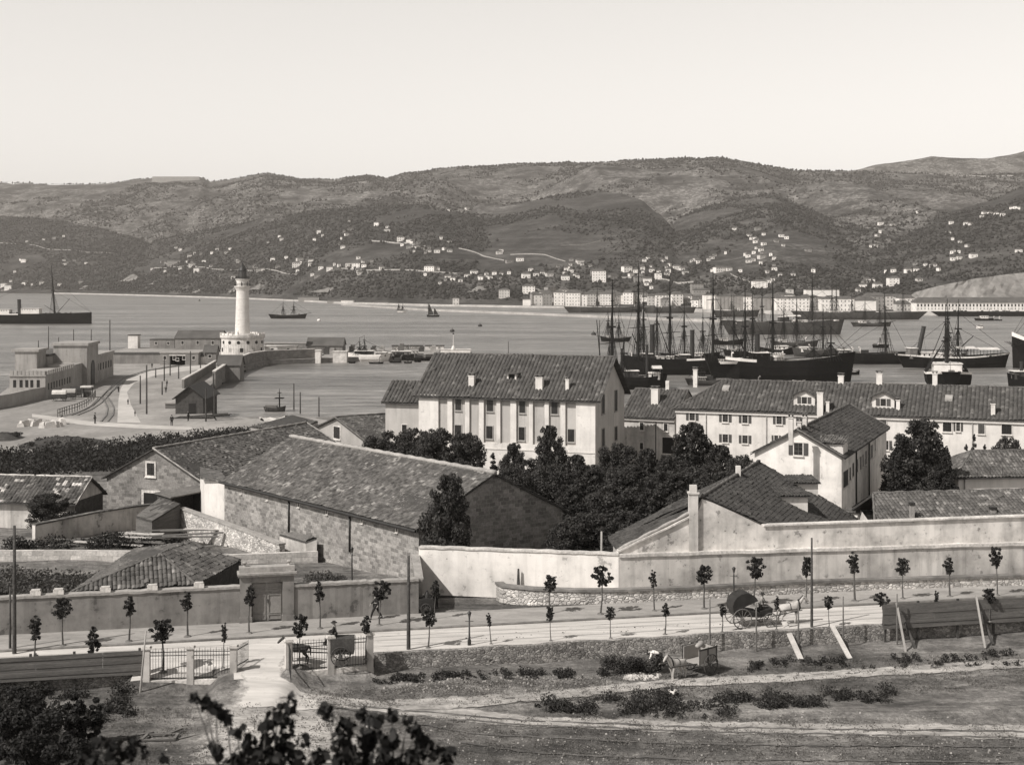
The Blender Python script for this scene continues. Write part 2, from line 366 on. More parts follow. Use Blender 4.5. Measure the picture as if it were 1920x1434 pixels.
v_ = t.math('MULTIPLY', t.ramp(t.noise(c2, 1.1, 6, .65), .35, .65, .74, 1.08), t.ramp(t.noise(c, 1.5, 8, .75), .56, .68, 1, .72)); v_ = t.math('MULTIPLY', v_, .54)
MT['road'] = t.out(v_, .95, t.noise(c, 6, 6, .7), .3, .03)
MT['pave'] = plain('pavement_earth', .29, ((.15, .18), (1.2, .15), (7, .12)), stretch=(.4, 1, 1), bump=.3)
MT['gutter'] = plain('kerb_stone', .17, ((.3, .3), (2, .3)))
MT['path'] = plain('trodden_path', .33, ((.12, .3), (1.1, .32), (6, .3)), stretch=(.5, 1.3, 1), bump=.5, dist=.08)
MT['quayg'] = plain('quay_gravel', .25, ((.02, .2), (.12, .25), (.9, .12)), stretch=(1, .5, 1), bump=.1)
MT['roadq'] = plain('dusty_cart_road', .44, ((.05, .15), (.5, .12)))
MT['bank'] = plain('dark_scrub_ground', .05, ((.2, .4), (1.5, .4)), bump=.6, dist=.2)
struct(strip('road', vline(85.62, -60, 70), vline(90.6, -60, 70), 'road', .006, follow=12.7))
struct(MB().prism([*vline(90.6, -60, 70), *vline(90.85, -60, 70)[::-1]], 12.5, 12.80).build('kerb', 'gutter'))
MT['rutr'] = plain('worn_wheel_track', .36, ((.3, .25), (2, .3)), stretch=(.15, 1, 1))
for v0, w0 in ((86.9, .28), (88.35, .25), (89.3, .2)): struct(strip('road', vline(v0, -58, 68, 80), vline(v0+w0, -58, 68, 80), 'rutr', .012, follow=12.7, rag=True))
struct(strip('pavement', vline(90.85, -60, 70), vline(94.6, -60, 70), 'pave', .104, follow=12.7))
# ------------------------------------------------------------------ building kit
def ray(px, py): return Vector(((px-960)/F, 1, -(py-HZ)/F))
def vx(px, v):                                         # point of the line road_v = v seen in photo column px
    t_ = (px-960)/F; Y = v/(1-.22*t_); return (t_*Y, Y)
class Bld:
    def __init__(s, name, label, cat, a, b, zb, ze, Wd, group=None):
        s.a = Vector((a[0], a[1], zb)); d = Vector((b[0]-a[0], b[1]-a[1], 0)); s.L = d.length; s.rz = math.atan2(d.y, d.x)
        s.W = Wd; s.h = ze-zb; s.zb = zb; s.T = thing(name, label, cat, s.a, s.rz, group)
        s.inv = Matrix.Rotation(-s.rz, 3, 'Z'); s.rise = 0; s.ridge = 'x'
    def hit(s, px, py, co, no):
        o = s.inv @ (Vector((0, 0, H))-s.a); d = s.inv @ ray(px, py); k = (Vector(co)-o).dot(Vector(no))/d.dot(Vector(no)); return o+d*k
    def front(s, px, py, d=0): p = s.hit(px, py, (0, -d, 0), (0, 1, 0)); return p.x, p.z
    def right(s, px, py): p = s.hit(px, py, (s.L, 0, 0), (1, 0, 0)); return p.y, p.z
    def onroof(s, px, py):
        if s.ridge == 'x': k = s.rise/(s.W/2); return s.hit(px, py, (0, 0, s.h), (0, -k, 1))
        k = s.rise/(s.L/2); return s.hit(px, py, (s.L, 0, s.h), (k, 0, 1))
    def walls(s, mt, rise=0, ridge='x', hip=False, name='wall'):
        s.rise, s.ridge = rise, ridge; L, Wd, h = s.L, s.W, s.h; m = MB(); z0 = -2.0
        if hip or not rise: m.box(0, 0, z0, L, Wd, h)
        elif ridge == 'x':
            p = [(0, z0), (Wd, z0), (Wd, h), (Wd/2, h+rise-.05), (0, h)]
            m.mesh([(0, y, z) for y, z in p]+[(L, y, z) for y, z in p], [(0, 1, 2, 3, 4), (9, 8, 7, 6, 5)]+[(i, (i+1) % 5, 5+(i+1) % 5, 5+i) for i in range(5)])
        else:
            p = [(0, z0), (L, z0), (L, h), (L/2, h+rise-.05), (0, h)]
            m.mesh([(x, 0, z) for x, z in p]+[(x, Wd, z) for x, z in p], [(0, 1, 2, 3, 4), (9, 8, 7, 6, 5)]+[(i, (i+1) % 5, 5+(i+1) % 5, 5+i) for i in range(5)])
        return m.build(name, mt, s.T)
    def roof(s, mt, eo=.45, vo=.35, hip=(0, 0), tile=(.44, .07, .5), cap='tilecap', edge=None, capr=.1, verge=True):
        L, Wd, h, rise = s.L, s.W, s.h, s.rise
        if s.ridge == 'y': L, Wd = Wd, L
        f = (lambda x, y, z: Vector((x, y, z))) if s.ridge == 'x' else (lambda x, y, z: Vector((s.L-y, x, z)))
        k = rise/(Wd/2); ze = h-eo*k+.06; zr = h+rise+.06; hl, hr = hip
        xl, xr = (-vo, L+vo); rl = -vo if not hl else hl; rr = L+vo if not hr else L-hr
        if hl: xl = -eo
        if hr: xr = L+eo
        A1, B1, C1, D1 = f(xl, -eo, ze), f(xr, -eo, ze), f(rr, Wd/2, zr), f(rl, Wd/2, zr)
        A2, B2 = f(xr, Wd+eo, ze), f(xl, Wd+eo, ze)
        m = MB(); lift = Vector((0, 0, .05)); P = dict(pitch=tile[0], amp=tile[1], course=tile[2])
        faces = [[A1, B1, C1, D1], [A2, B2, D1, C1]]
        if hl: faces.append([B2, A1, D1])
        if hr: faces.append([B1, A2, C1])
        for fc in faces: m.tile([p+lift for p in fc], **P)
        rf = m.build('roof', mt, s.T, fix=False)
        u = MB()
        for fc in faces:
            n = len(fc); lo = [p-Vector((0, 0, .10)) for p in fc]; hi = [p+Vector((0, 0, .03)) for p in fc]
            u.mesh(lo+hi, [tuple(range(n))[::-1], tuple(range(n, 2*n))]+[(i, (i+1) % n, n+(i+1) % n, n+i) for i in range(n)])
        u.build('roof_boards', edge or 'wood_dark', rf, fix=False)
        c = MB()
        def ridge_line(a, b):
            n = max(2, int((b-a).length/.55)); pp = [a.lerp(b, i/n)+Vector((0, 0, .10+.03*((i*7) % 3-1)/3)) for i in range(n+1)]
            c.tube(pp, [capr*(1+.15*((i*5) % 3-1)) for i in range(n+1)], 6)
        nonlocal_capr = capr; ridge_line(D1, C1)
        if hl: ridge_line(A1, D1); ridge_line(B2, D1)
        if hr: ridge_line(B1, C1); ridge_line(A2, C1)
        capr *= .7
        if not hl and verge: ridge_line(A1, D1)
        if not hr and verge: ridge_line(B1, C1)
        c.build('ridge_tiles', cap, rf, smooth=True)
        return rf
    def fn(s, face):
        if face == 'front': return lambda a, b, d: (a, -d, b)
        if face == 'right': return lambda a, b, d: (s.L+d, a, b)
        return lambda a, b, d: (-d, a, b)
    def box(s, m, face, a0, a1, z0, z1, d0, d1):
        g = s.fn(face); m.box(a0, d0, z0, a1, d1, z1, lambda a, d, z: g(a, z, d)); return m
    def window(s, face, ac, z0, w, h, shut=None, frame='cornice', fw=.09, bars=True, pane='glass', name='window', fd=.07):
        m = MB(); a0, a1, z1 = ac-w/2, ac+w/2, z0+h
        for q in ((a0-fw, a0, z0-fw, z1+fw), (a1, a1+fw, z0-fw, z1+fw), (a0, a1, z0-fw, z0), (a0, a1, z1, z1+fw)): s.box(m, face, q[0], q[1], q[2], q[3], -.05, fd)
        s.box(m, face, a0-fw*1.4, a1+fw*1.4, z0-fw-.07, z0-fw-.001, -.05, fd+.09)
        wd = m.build(name, frame, s.T)
        p = MB(); s.box(p, face, a0, a1, z0, z1, -.04, .015); pn = p.build('pane', pane, wd)
        if bars:
            b = MB(); s.box(b, face, ac-.03, ac+.03, z0, z1, .016, .04)
            for k in (1/3, 2/3): s.box(b, face, a0, a1, z0+h*k-.02, z0+h*k+.02, .017, .035)
            b.build('glazing_bars', 'shutter' if shut else 'iron', wd)
        if shut:
            sw = w*.5
            for sg in (-1, 1):
                b = MB()
                if shut == 'open': e0, e1 = (a0-fw-.02-sw, a0-fw-.02) if sg < 0 else (a1+fw+.02, a1+fw+.02+sw)
                else: e0, e1 = (a0, ac-.015) if sg < 0 else (ac+.015, a1)
                d0 = .02 if shut == 'open' else .045
                s.box(b, face, e0, e1, z0, z1, d0, d0+.04)
                for k in range(9): s.box(b, face, e0+.05, e1-.05, z0+.06+(h-.12)*k/9, z0+.06+(h-.12)*(k+.55)/9, d0+.041, d0+.06)
                b.build('shutter', 'shutter', wd)
        return wd
    def winpx(s, face, x0, y0, x1, y1, **k):
        g = s.front if face == 'front' else s.right
        a, za = g(x0, (y0+y1)/2); b, zb = g(x1, (y0+y1)/2); _, t0 = g((x0+x1)/2, y0); _, t1 = g((x0+x1)/2, y1)
        return s.window(face, (a+b)/2, min(t0, t1), abs(b-a), abs(t1-t0), **k)
    def chimney(s, px, py, w, h, d=None, mt='white_shop', cap=True, label=None, pos=None):
        p = pos or s.onroof(px, py); d = d or w*.8; m = MB(); z = p.z
        m.box(p.x-w/2, p.y-d/2, z-1, p.x+w/2, p.y+d/2, z+h)
        if cap:
            m.box(p.x-w/2-.06, p.y-d/2-.06, z+h+.001, p.x+w/2+.06, p.y+d/2+.06, z+h+.1)
        c = m.build('chimney', mt, s.T)
        if cap:
            q = MB()
            for sx in (-1, 1): q.box(p.x+sx*w*.38-.05, p.y-d/2, z+h+.101, p.x+sx*w*.38+.05, p.y+d/2, z+h+.32)
            q.box(p.x-w/2-.08, p.y-d/2-.08, z+h+.321, p.x+w/2+.08, p.y+d/2+.08, z+h+.42)
            q.build('chimney_cap', 'tileB', c)
        if label: c['label'] = label
        return c
    def pipe(s, face, a, z0, z1, mt='cap', r=.06):
        g = s.fn(face); MB().tube([g(a, z0, .1), g(a, z1, .1)], r, 6).build('drainpipe', mt, s.T, smooth=True)

def wallrun(name, label, pts, th, z0, z1, mt, cap=None, ch=.14, co=.08, group=None, thick_side=1, cat='wall'):
    """a wall along world points; z1 may be one height or one per point"""
    if isinstance(z1, (int, float)) and name == 'perimeter_wall' or name == 'yard_wall':
        K = 40; pts = [(pts[0][0]+(pts[-1][0]-pts[0][0])*i/K+.03*mnoise.noise(Vector((i*.7, 1, th))), pts[0][1]+(pts[-1][1]-pts[0][1])*i/K+.03*mnoise.noise(Vector((i*.7, 5, th)))) for i in range(K+1)]; z1 = [z1+.07*mnoise.noise(Vector((i*.55, 3, z1))) for i in range(K+1)]
    n = len(pts); z1 = z1 if isinstance(z1, (list, tuple)) else [z1]*n; o = Vector((pts[0][0], pts[0][1], z0))
    if cap: T = thing(name, label, cat, o, 0, group)
    else: T = None
    P = [Vector((p[0], p[1])) for p in pts]; nor = []
    for i in range(n):
        d = (P[min(i+1, n-1)]-P[max(i-1, 0)]).normalized(); nor.append(Vector((-d.y, d.x)))
    def body(off0, off1, za, zc):
        vs = []
        for i in range(n):
            a, b = P[i]+nor[i]*off0, P[i]+nor[i]*off1
            vs += [(a.x-o.x, a.y-o.y, za[i]-o.z), (b.x-o.x, b.y-o.y, za[i]-o.z), (b.x-o.x, b.y-o.y, zc[i]-o.z), (a.x-o.x, a.y-o.y, zc[i]-o.z)]
        f = [(0, 1, 2, 3), tuple((n-1)*4+k for k in (3, 2, 1, 0))]
        for i in range(n-1):
            for k in range(4): f.append((i*4+k, i*4+(k+1) % 4, i*4+4+(k+1) % 4, i*4+4+k))
        m = MB(); m.mesh(vs, f); return m
    w = body(0, th, [z0]*n, z1).build('wall_face' if cap else name, mt, T, None if cap else o)
    if cap: body(-co, th+co, [z+.002 for z in z1], [z+ch for z in z1]).build('coping', cap, T); return T
    return tag(w, label, cat, group)

# ------------------------------------------------------------------ foliage kit
def leafcloud(name, clusters, n, size, mt, squash=.8, up=.0, shape='quad'):
    """one mesh of many small leaf faces spread through a set of (centre, radius) clusters"""
    cen = np.array([c[0] for c in clusters], float); rad = np.array([c[1] for c in clusters], float)
    w = rad**2; idx = rng.choice(len(cen), n, p=w/w.sum()); d = rng.normal(size=(n, 3)); d /= np.linalg.norm(d, axis=1)[:, None]
    rr = rad[idx]*(rng.random(n)**.42); p = cen[idx]+d*rr[:, None]*np.array([1, 1, squash])
    nn = d+rng.normal(size=(n, 3))*.7+np.array([0, 0, up]); nn /= np.linalg.norm(nn, axis=1)[:, None]
    a = np.cross(nn, rng.normal(size=(n, 3))); a /= np.linalg.norm(a, axis=1)[:, None]; b = np.cross(nn, a)
    s = size*(.6+.8*rng.random(n))[:, None]
    if shape == 'quad': pr = [(-.5, 0), (0, -.32), (.5, 0), (0, .32)]
    else: pr = [(-.5, 0), (-.3, -.3), (.05, -.38), (.32, -.2), (.55, 0), (.32, .2), (.05, .38), (-.3, .3)]
    K = len(pr); v = np.stack([p+a*s*x+b*s*y for x, y in pr], 1).reshape(-1, 3)
    me = bpy.data.meshes.new(name); me.vertices.add(n*K); me.vertices.foreach_set('co', v.ravel())
    me.loops.add(n*K); me.loops.foreach_set('vertex_index', np.arange(n*K, dtype=np.int32)); me.polygons.add(n)
    me.polygons.foreach_set('loop_start', np.arange(0, n*K, K, dtype=np.int32)); me.update(calc_edges=True)
    me.materials.append(MT[mt] if isinstance(mt, str) else mt); return me
def crown_clusters(rx, h0, h1, k, kind='round', r=.32):
    out = []
    for i in range(k):
        t_ = (i+rng.random())/k; z = h0+(h1-h0)*t_
        if kind == 'cone': E = (1-t_)**.75+.04
        elif kind == 'upright': E = math.sin(math.pi*min(.97, t_*.75+.2))**.6*(.8+.2*math.sin(i*2.4))
        else: E = math.sqrt(max(0, 1-(2*t_-1)**2))**.8+.05
        e = E*(rng.random()**.5)*(.9+.25*rng.random()); a = i*2.4+rng.random(); q = rx*r*(.55+.75*rng.random())*(.35+.65*E); out.append(((rx*e*math.cos(a)*.85, rx*e*math.sin(a)*.85, z), q))
    return out
def make_tree(name, label, cat, rx, h, mt, n, size, k=26, kind='round', trunk=.25, base=.25, r=.32, group=None):
    T = thing(name, label, cat, group=group); cl = crown_clusters(rx, h*base, h*.97, k, kind, r)
    tr = MB(); tr.tube([(0, 0, -.6), (0, 0, 0), (.1, .05, h*.3), (0, .1, h*.6), (0, 0, h*.88)], [trunk*1.3, trunk, trunk*.7, trunk*.4, trunk*.12], 7)
    for (c, rd) in cl[::2]:
        z0 = max(h*.12, c[2]-h*.2); tr.tube([(0, 0, z0), (c[0]*.5, c[1]*.5, (z0+c[2])/2), c], [trunk*.35, trunk*.22, .02], 4)
    tr.build('trunk', 'bark', T, smooth=True)
    link('crown', leafcloud('crown', cl, n, size, mt), T); return T

# ------------------------------------------------------------------ people and animals
def skin_mesh(joints, edges, rad, sub=1):
    """joints {name:(x,y,z)}, edges between names, radius per name -> one continuous surface"""
    names = list(joints); me = bpy.data.meshes.new('tmp'); me.from_pydata([joints[k] for k in names], [(names.index(a), names.index(b)) for a, b in edges], [])
    o = bpy.data.objects.new('tmp', me); COL.objects.link(o); o.modifiers.new('s', 'SKIN')
    for i, k in enumerate(names):
        r = rad[k]; me.skin_vertices[0].data[i].radius = (r, r) if isinstance(r, (int, float)) else r
        me.skin_vertices[0].data[i].use_root = (i == 0)
    sb = o.modifiers.new('sub', 'SUBSURF'); sb.levels = sub; sb.render_levels = sub
    dg = bpy.context.evaluated_depsgraph_get(); dg.update(); out = bpy.data.meshes.new_from_object(o.evaluated_get(dg))
    bpy.data.objects.remove(o); bpy.data.meshes.remove(me); out.polygons.foreach_set('use_smooth', [True]*len(out.polygons)); return out
def person(label, loc, rz=0, pose='stand', hat='brim', coat='cloth_dark', legs='cloth_dark', fingers=False, skirt=False, group=None, s=1.0):
    """about 1.7 m tall, faces local +x"""
    T = thing('person', label, 'person', loc, rz, group); T.scale = (s, s, s); lean = 0
    J = dict(pel=(0, 0, .92), sp=(0, 0, 1.12), ch=(.01, 0, 1.32), nk=(.01, 0, 1.47), hd=(.03, 0, 1.58), tp=(.03, 0, 1.68))
    st = {'stand': (0.02, -.02, 0), 'walk': (.32, -.3, .12)}.get(pose, (.05, -.05, 0))
    for sg, n_, fx in ((1, 'l', st[0]), (-1, 'r', st[1])):
        J['hp'+n_] = (0, sg*.10, .88); J['kn'+n_] = (fx*.55+.03, sg*.11, .48); J['an'+n_] = (fx-(.05 if pose == 'walk' and sg < 0 else 0), sg*.11, .09+(.06 if pose == 'walk' and sg < 0 else 0)); J['to'+n_] = (fx+.17, sg*.12, .04)
        J['sh'+n_] = (0, sg*.19, 1.40); J['el'+n_] = (-.02-st[2]*sg, sg*.25, 1.13); J['wr'+n_] = (.10-st[2]*2*sg, sg*.25, .90); J['ha'+n_] = (.14-st[2]*2*sg, sg*.25, .83)
    if pose == 'sit':
        for n_, sg in (('l', 1), ('r', -1)):
            J['kn'+n_] = (.44, sg*.13, .86); J['an'+n_] = (.50, sg*.12, .46); J['to'+n_] = (.66, sg*.12, .42); J['el'+n_] = (.10, sg*.24, 1.15); J['wr'+n_] = (.34, sg*.14, 1.10); J['ha'+n_] = (.42, sg*.10, 1.10)
    if pose == 'bend':
        for k, q in dict(sp=(.16, 0, 1.02), ch=(.36, 0, 1.08), nk=(.50, 0, 1.08), hd=(.60, 0, 1.04), tp=(.69, 0, .99)).items(): J[k] = q
        for n_, sg in (('l', 1), ('r', -1)): J['sh'+n_] = (.42, sg*.18, 1.07); J['el'+n_] = (.46, sg*.24, .80); J['wr'+n_] = (.60, sg*.18, .58); J['ha'+n_] = (.64, sg*.16, .50)
    E = [('pel', 'sp'), ('sp', 'ch'), ('ch', 'nk'), ('nk', 'hd'), ('hd', 'tp')]; Rd = dict(pel=.15, sp=.13, ch=(.15, .12), nk=.055, hd=.095, tp=.06)
    for n_ in 'lr':
        E += [('pel', 'hp'+n_), ('hp'+n_, 'kn'+n_), ('kn'+n_, 'an'+n_), ('an'+n_, 'to'+n_), ('ch', 'sh'+n_), ('sh'+n_, 'el'+n_), ('el'+n_, 'wr'+n_), ('wr'+n_, 'ha'+n_)]
        Rd.update({'hp'+n_: .095, 'kn'+n_: .06, 'an'+n_: .045, 'to'+n_: .035, 'sh'+n_: .06, 'el'+n_: .045, 'wr'+n_: .03, 'ha'+n_: .035})
        if fingers:
            hx = Vector(J['ha'+n_]); dr = (hx-Vector(J['wr'+n_])).normalized()
            for q in range(5):
                off = Vector((.02*(q-1.5), 0, 0)) if q < 4 else Vector((-.045, 0, .03))
                J['f%d%s' % (q, n_)] = tuple(hx+dr*(.05 if q < 4 else .02)+off); J['g%d%s' % (q, n_)] = tuple(hx+dr*((.085, .1, .095, .075, .04)[q])+off*1.3+Vector((.01, 0, 0)))
                E += [('ha'+n_, 'f%d%s' % (q, n_)), ('f%d%s' % (q, n_), 'g%d%s' % (q, n_))]; Rd['f%d%s' % (q, n_)] = .010; Rd['g%d%s' % (q, n_)] = .008
    me = skin_mesh(J, E, Rd); me.materials.clear(); me.materials.append(MT['skin']); body = link('body', me, T)
    if fingers:                                        # face: nose, ears, eyes
        hd = Vector(J['hd']); f = MB(); fd = Vector((1, 0, 0)) if pose != 'bend' else Vector((.4, 0, -.9)); ft = Vector((0, 0, 1)) if pose != 'bend' else Vector((.9, 0, .4))
        f.tube([hd+fd*.085+ft*.02, hd+fd*.115-ft*.015], [.012, .018], 5)
        for sg in (-1, 1): f.tube([hd+Vector((0, sg*.085, 0)), hd+Vector((0, sg*.1, .01))], [.025, .02], 5)
        f.build('face', 'skin', body)
        f = MB()
        for sg in (-1, 1): f.tube([hd+fd*.09+ft*.02+Vector((0, sg*.035, 0)), hd+fd*.101+ft*.02+Vector((0, sg*.035, 0))], .012, 5)
        f.tube([hd+fd*.094-ft*.045+Vector((0, -.02, 0)), hd+fd*.094-ft*.045+Vector((0, .02, 0))], .006, 4); f.build('eyes_and_mouth', 'dark', body)
    grow = .022
    ups = ['pel', 'sp', 'ch', 'shl', 'ell', 'wrl', 'shr', 'elr', 'wrr']
    m2 = skin_mesh({k: J[k] for k in ups}, [e for e in E if e[0] in ups and e[1] in ups], {k: (Rd[k]+grow if isinstance(Rd[k], float) else (Rd[k][0]+grow, Rd[k][1]+grow)) for k in ups})
    m2.materials.clear(); m2.materials.append(MT[coat]); link('coat', m2, T)
    if skirt:
        MB().lathe([(.30, 0.02), (.27, .3), (.21, .7), (.16, 1.05)], n=14).build('skirt', legs, T, smooth=True)
    else:
        lo = ['pel', 'hpl', 'knl', 'anl', 'hpr', 'knr', 'anr']; m3 = skin_mesh({k: J[k] for k in lo}, [e for e in E if e[0] in lo and e[1] in lo], {k: (Rd[k]+grow*.9) for k in lo})
        m3.materials.clear(); m3.materials.append(MT[legs]); link('trousers', m3, T)
        b = MB()
        for n_ in 'lr': b.tube([Vector(J['an'+n_])+Vector((-.05, 0, -.03)), J['to'+n_]], [.06, .045], 6)
        b.build('boots', 'cloth_dark', T, smooth=True)
    hp = Vector(J['tp']); ax = (hp-Vector(J['hd'])).normalized()
    hm = MB()
    if hat == 'brim': hm.tube([hp-ax*.045, hp-ax*.035, hp-ax*.03, hp+ax*.06, hp+ax*.065], [.20, .20, .11, .095, .06], 12)
    else: hm.tube([hp-ax*.07, hp-ax*.03, hp+ax*.02, hp+ax*.035], [.105, .11, .09, .04], 10)
    hm.build('hat' if hat != 'hair' else 'hair', 'cloth_dark', T, smooth=True)
    return T
def horse(label, loc, rz=0, mt='horse_pale', s=1.0, head='up', name='horse'):
    """faces local +x, withers about 1.5 m"""
    T = thing(name, label, 'horse', loc, rz); T.scale = (s, s, s)
    nz = .0 if head == 'up' else -.45
    J = dict(ch=(.45, 0, 1.12), by=(0, 0, 1.10), rp=(-.52, 0, 1.17), tl=(-.75, 0, 1.22), n1=(.78, 0, 1.42+nz*.3), n2=(.98, 0, 1.68+nz*.7), pl=(1.06, 0, 1.78+nz*.9), jw=(1.22, 0, 1.62+nz), mz=(1.42, 0, 1.42+nz*1.05),
        tl2=(-.84, 0, .95), tl3=(-.84, 0, .55))
    E = [('by', 'ch'), ('by', 'rp'), ('rp', 'tl'), ('ch', 'n1'), ('n1', 'n2'), ('n2', 'pl'), ('pl', 'jw'), ('jw', 'mz'), ('tl', 'tl2'), ('tl2', 'tl3')]
    Rd = dict(ch=(.30, .27), by=.29, rp=(.29, .27), tl=.08, n1=(.20, .14), n2=(.14, .1), pl=.11, jw=.10, mz=.065, tl2=.07, tl3=.03)
    for sg, n_, k in ((1, 'l', .06), (-1, 'r', -.1)):
        J.update({'s'+n_: (.50, sg*.14, .92), 'k'+n_: (.54+k, sg*.14, .50), 'f'+n_: (.50+k*1.3, sg*.14, .12), 'h'+n_: (.54+k*1.3, sg*.14, .03),
            'a'+n_: (-.50, sg*.14, .95), 'b'+n_: (-.40-k, sg*.15, .72), 'c'+n_: (-.66-k, sg*.14, .48), 'd'+n_: (-.60-k, sg*.14, .12), 'e'+n_: (-.55-k, sg*.14, .03)})
        E += [('ch', 's'+n_), ('s'+n_, 'k'+n_), ('k'+n_, 'f'+n_), ('f'+n_, 'h'+n_), ('rp', 'a'+n_), ('a'+n_, 'b'+n_), ('b'+n_, 'c'+n_), ('c'+n_, 'd'+n_), ('d'+n_, 'e'+n_)]
        Rd.update({'s'+n_: .13, 'k'+n_: .065, 'f'+n_: .045, 'h'+n_: .06, 'a'+n_: .17, 'b'+n_: .12, 'c'+n_: .065, 'd'+n_: .045, 'e'+n_: .06})
    me = skin_mesh(J, E, Rd); me.materials.clear(); me.materials.append(MT[mt]); link('body', me, T)
    m = MB(); hp = Vector(J['pl'])
    for sg in (-1, 1): m.tube([hp+Vector((0, sg*.06, .05)), hp+Vector((-.02, sg*.08, .2))], [.035, .008], 5)
    m.build('ears', mt, T); m = MB(); m.tube([hp+Vector((-.05, 0, .1)), Vector(J['n2'])+Vector((-.12, 0, .02)), Vector(J['n1'])+Vector((-.15, 0, .08))], [.03, .05, .03], 5); m.build('mane', 'horse_dark', T)
    m = MB(); c = Vector((.68, 0, 1.25)); n = 14                                    # collar and traces
    m.tube([c+Vector((.05*math.sin(a*2), .24*math.cos(a), .34*math.sin(a))) for a in [6.283*i/n for i in range(n+1)]], .05, 6, cap=False)
    for sg in (-1, 1): m.tube([(.6, sg*.3, 1.05), (-.9, sg*.36, .95)], .02, 4)
    m.tube([(.05, .31, 1.0), (.02, .2, 1.37), (.02, 0, 1.42), (.02, -.2, 1.37), (.05, -.31, 1.0)], .03, 4); m.build('harness', 'cloth_dark', T)
    return T
def wheel(parent, c, r, mt='wood_dark', name='wheel', n=12):
    m = MB(); c = Vector(c); P = [c+Vector((r*math.cos(a), 0, r*math.sin(a))) for a in [6.283*i/24 for i in range(25)]]
    m.tube(P, .035, 5, cap=False); m.tube([c-Vector((0, .12, 0)), c+Vector((0, .12, 0))], .08, 8)
    for i in range(n): a = 6.283*i/n; m.tube([c, c+Vector((r*math.cos(a), 0, r*math.sin(a)))], .02, 4)
    return m.build(name, mt, parent, smooth=False)
# ------------------------------------------------------------------ walls along the road
a_ = vx(703, 85.2); b_ = (48, 85.2+.22*48)
def jit(a, b, n, amp=.06): return [(a[0]+(b[0]-a[0])*i/n+amp*(rng.random()-.5), a[1]+(b[1]-a[1])*i/n+amp*(rng.random()-.5)) for i in range(n+1)]
rt = jit(a_, b_, 60)
wallrun('retaining_wall', 'crumbling rubble retaining wall holding up the near edge of the white road', rt, .42, 10.4, [12.72+.10*(rng.random()-.3) for _ in rt], 'rub')
l0, l1 = vx(-60, 85.0), vx(268, 85.0); lt = jit(l0, l1, 20)
wallrun('retaining_wall', 'low rubble wall under the plank hoarding at the left edge', lt, .5, 10.2, [12.55+.1*(rng.random()-.5) for _ in lt], 'rub')
MT['render'] = MT['wall_render']
wl0, wp0, wp1, wr1 = vx(-60, 94.6), vx(450, 94.6), vx(551, 94.6), vx(785, 94.6)
wallrun('yard_wall', 'long rough rendered yard wall left of the panelled gateway', [wl0, wp0], .5, 12.3, 15.0, 'render', 'cap', .16)
wallrun('yard_wall', 'rough rendered yard wall between the panelled gateway and the tall bare pole', [wp1, wr1], .5, 12.3, 14.95, 'render', 'cap', .16)
# return wall at the corner towards the white perimeter wall
mer = [(67, ), (110, ), (198, ), (286, ), (373, )]
for i, (px,) in enumerate(mer):
    x, y = vx(px, 94.8); m = MB(); m.box(-.32, -.24, 0, .32, .24, .26); m.box(-.27, -.2, .261, .27, .2, .34)
    o = m.build('coping_block', 'cap_pale', None, (x, y, 15.165)); o.rotation_euler = (0, 0, .217)
    tag(o, 'pale stone block on the yard wall coping, %s of five' % ordn(i, 5), 'stone block', 'pale blocks on the yard wall')
# gateway
B = Bld('gateway', 'tall stone gateway with cornice and grey panelled double door', 'gateway', wp0, wp1, 12.8, 16.0, .8)
L = B.L
for sg in (0, 1):
    m = MB(); x0, x1 = (0, .72) if not sg else (L-.72, L); m.box(x0, -.12, -.5, x1, .7, 2.55); m.box(x0-.05, -.17, -.5, x1+.05, .72, .35)
    m.build('pier', 'ashlar_pale' if False else 'wall_render', B.T)
m = MB(); m.box(0, -.1, 2.551, L, .7, 2.95); m.build('frieze', 'wall_render', B.T)
m = MB(); m.box(-.12, -.25, 2.951, L+.12, .8, 3.08); m.box(-.18, -.32, 3.081, L+.18, .85, 3.2); m.box(-.05, -.12, 3.201, L+.05, .7, 3.55); m.build('cornice', 'cap', B.T)
for sg in (-1, 1):
    c = L/2; x0, x1 = (.74, c-.01) if sg < 0 else (c+.01, L-.74); m = MB(); m.box(x0, .25, 0, x1, .31, 2.5)
    w = x1-x0
    for (u0, u1) in ((.08, .42), (.47, 1.7), (1.76, 2.02), (2.07, 2.42)):
        for q in ((x0+.07, u0, x1-.07, u0+.05), (x0+.07, u1-.05, x1-.07, u1), (x0+.07, u0+.05, x0+.12, u1-.05), (x1-.12, u0+.05, x1-.07, u1-.05)): m.box(q[0], .21, q[1], q[2], .249, q[3])
    d = m.build('door_leaf', 'door', B.T)
    if sg > 0: MB().box(x0+.02, .17, 1.15, x0+.07, .209, 1.4).build('handle', 'iron', d)
m = MB()                                                # planter urns on the parapet
for sg in (0, 1):
    x = .3 if not sg else L-.3; m = MB().lathe([(.12, 0), (.05, .08), (.16, .25), (.1, .3)], (x, .3, 3.55), 10); m.build('urn', 'cap', B.T)
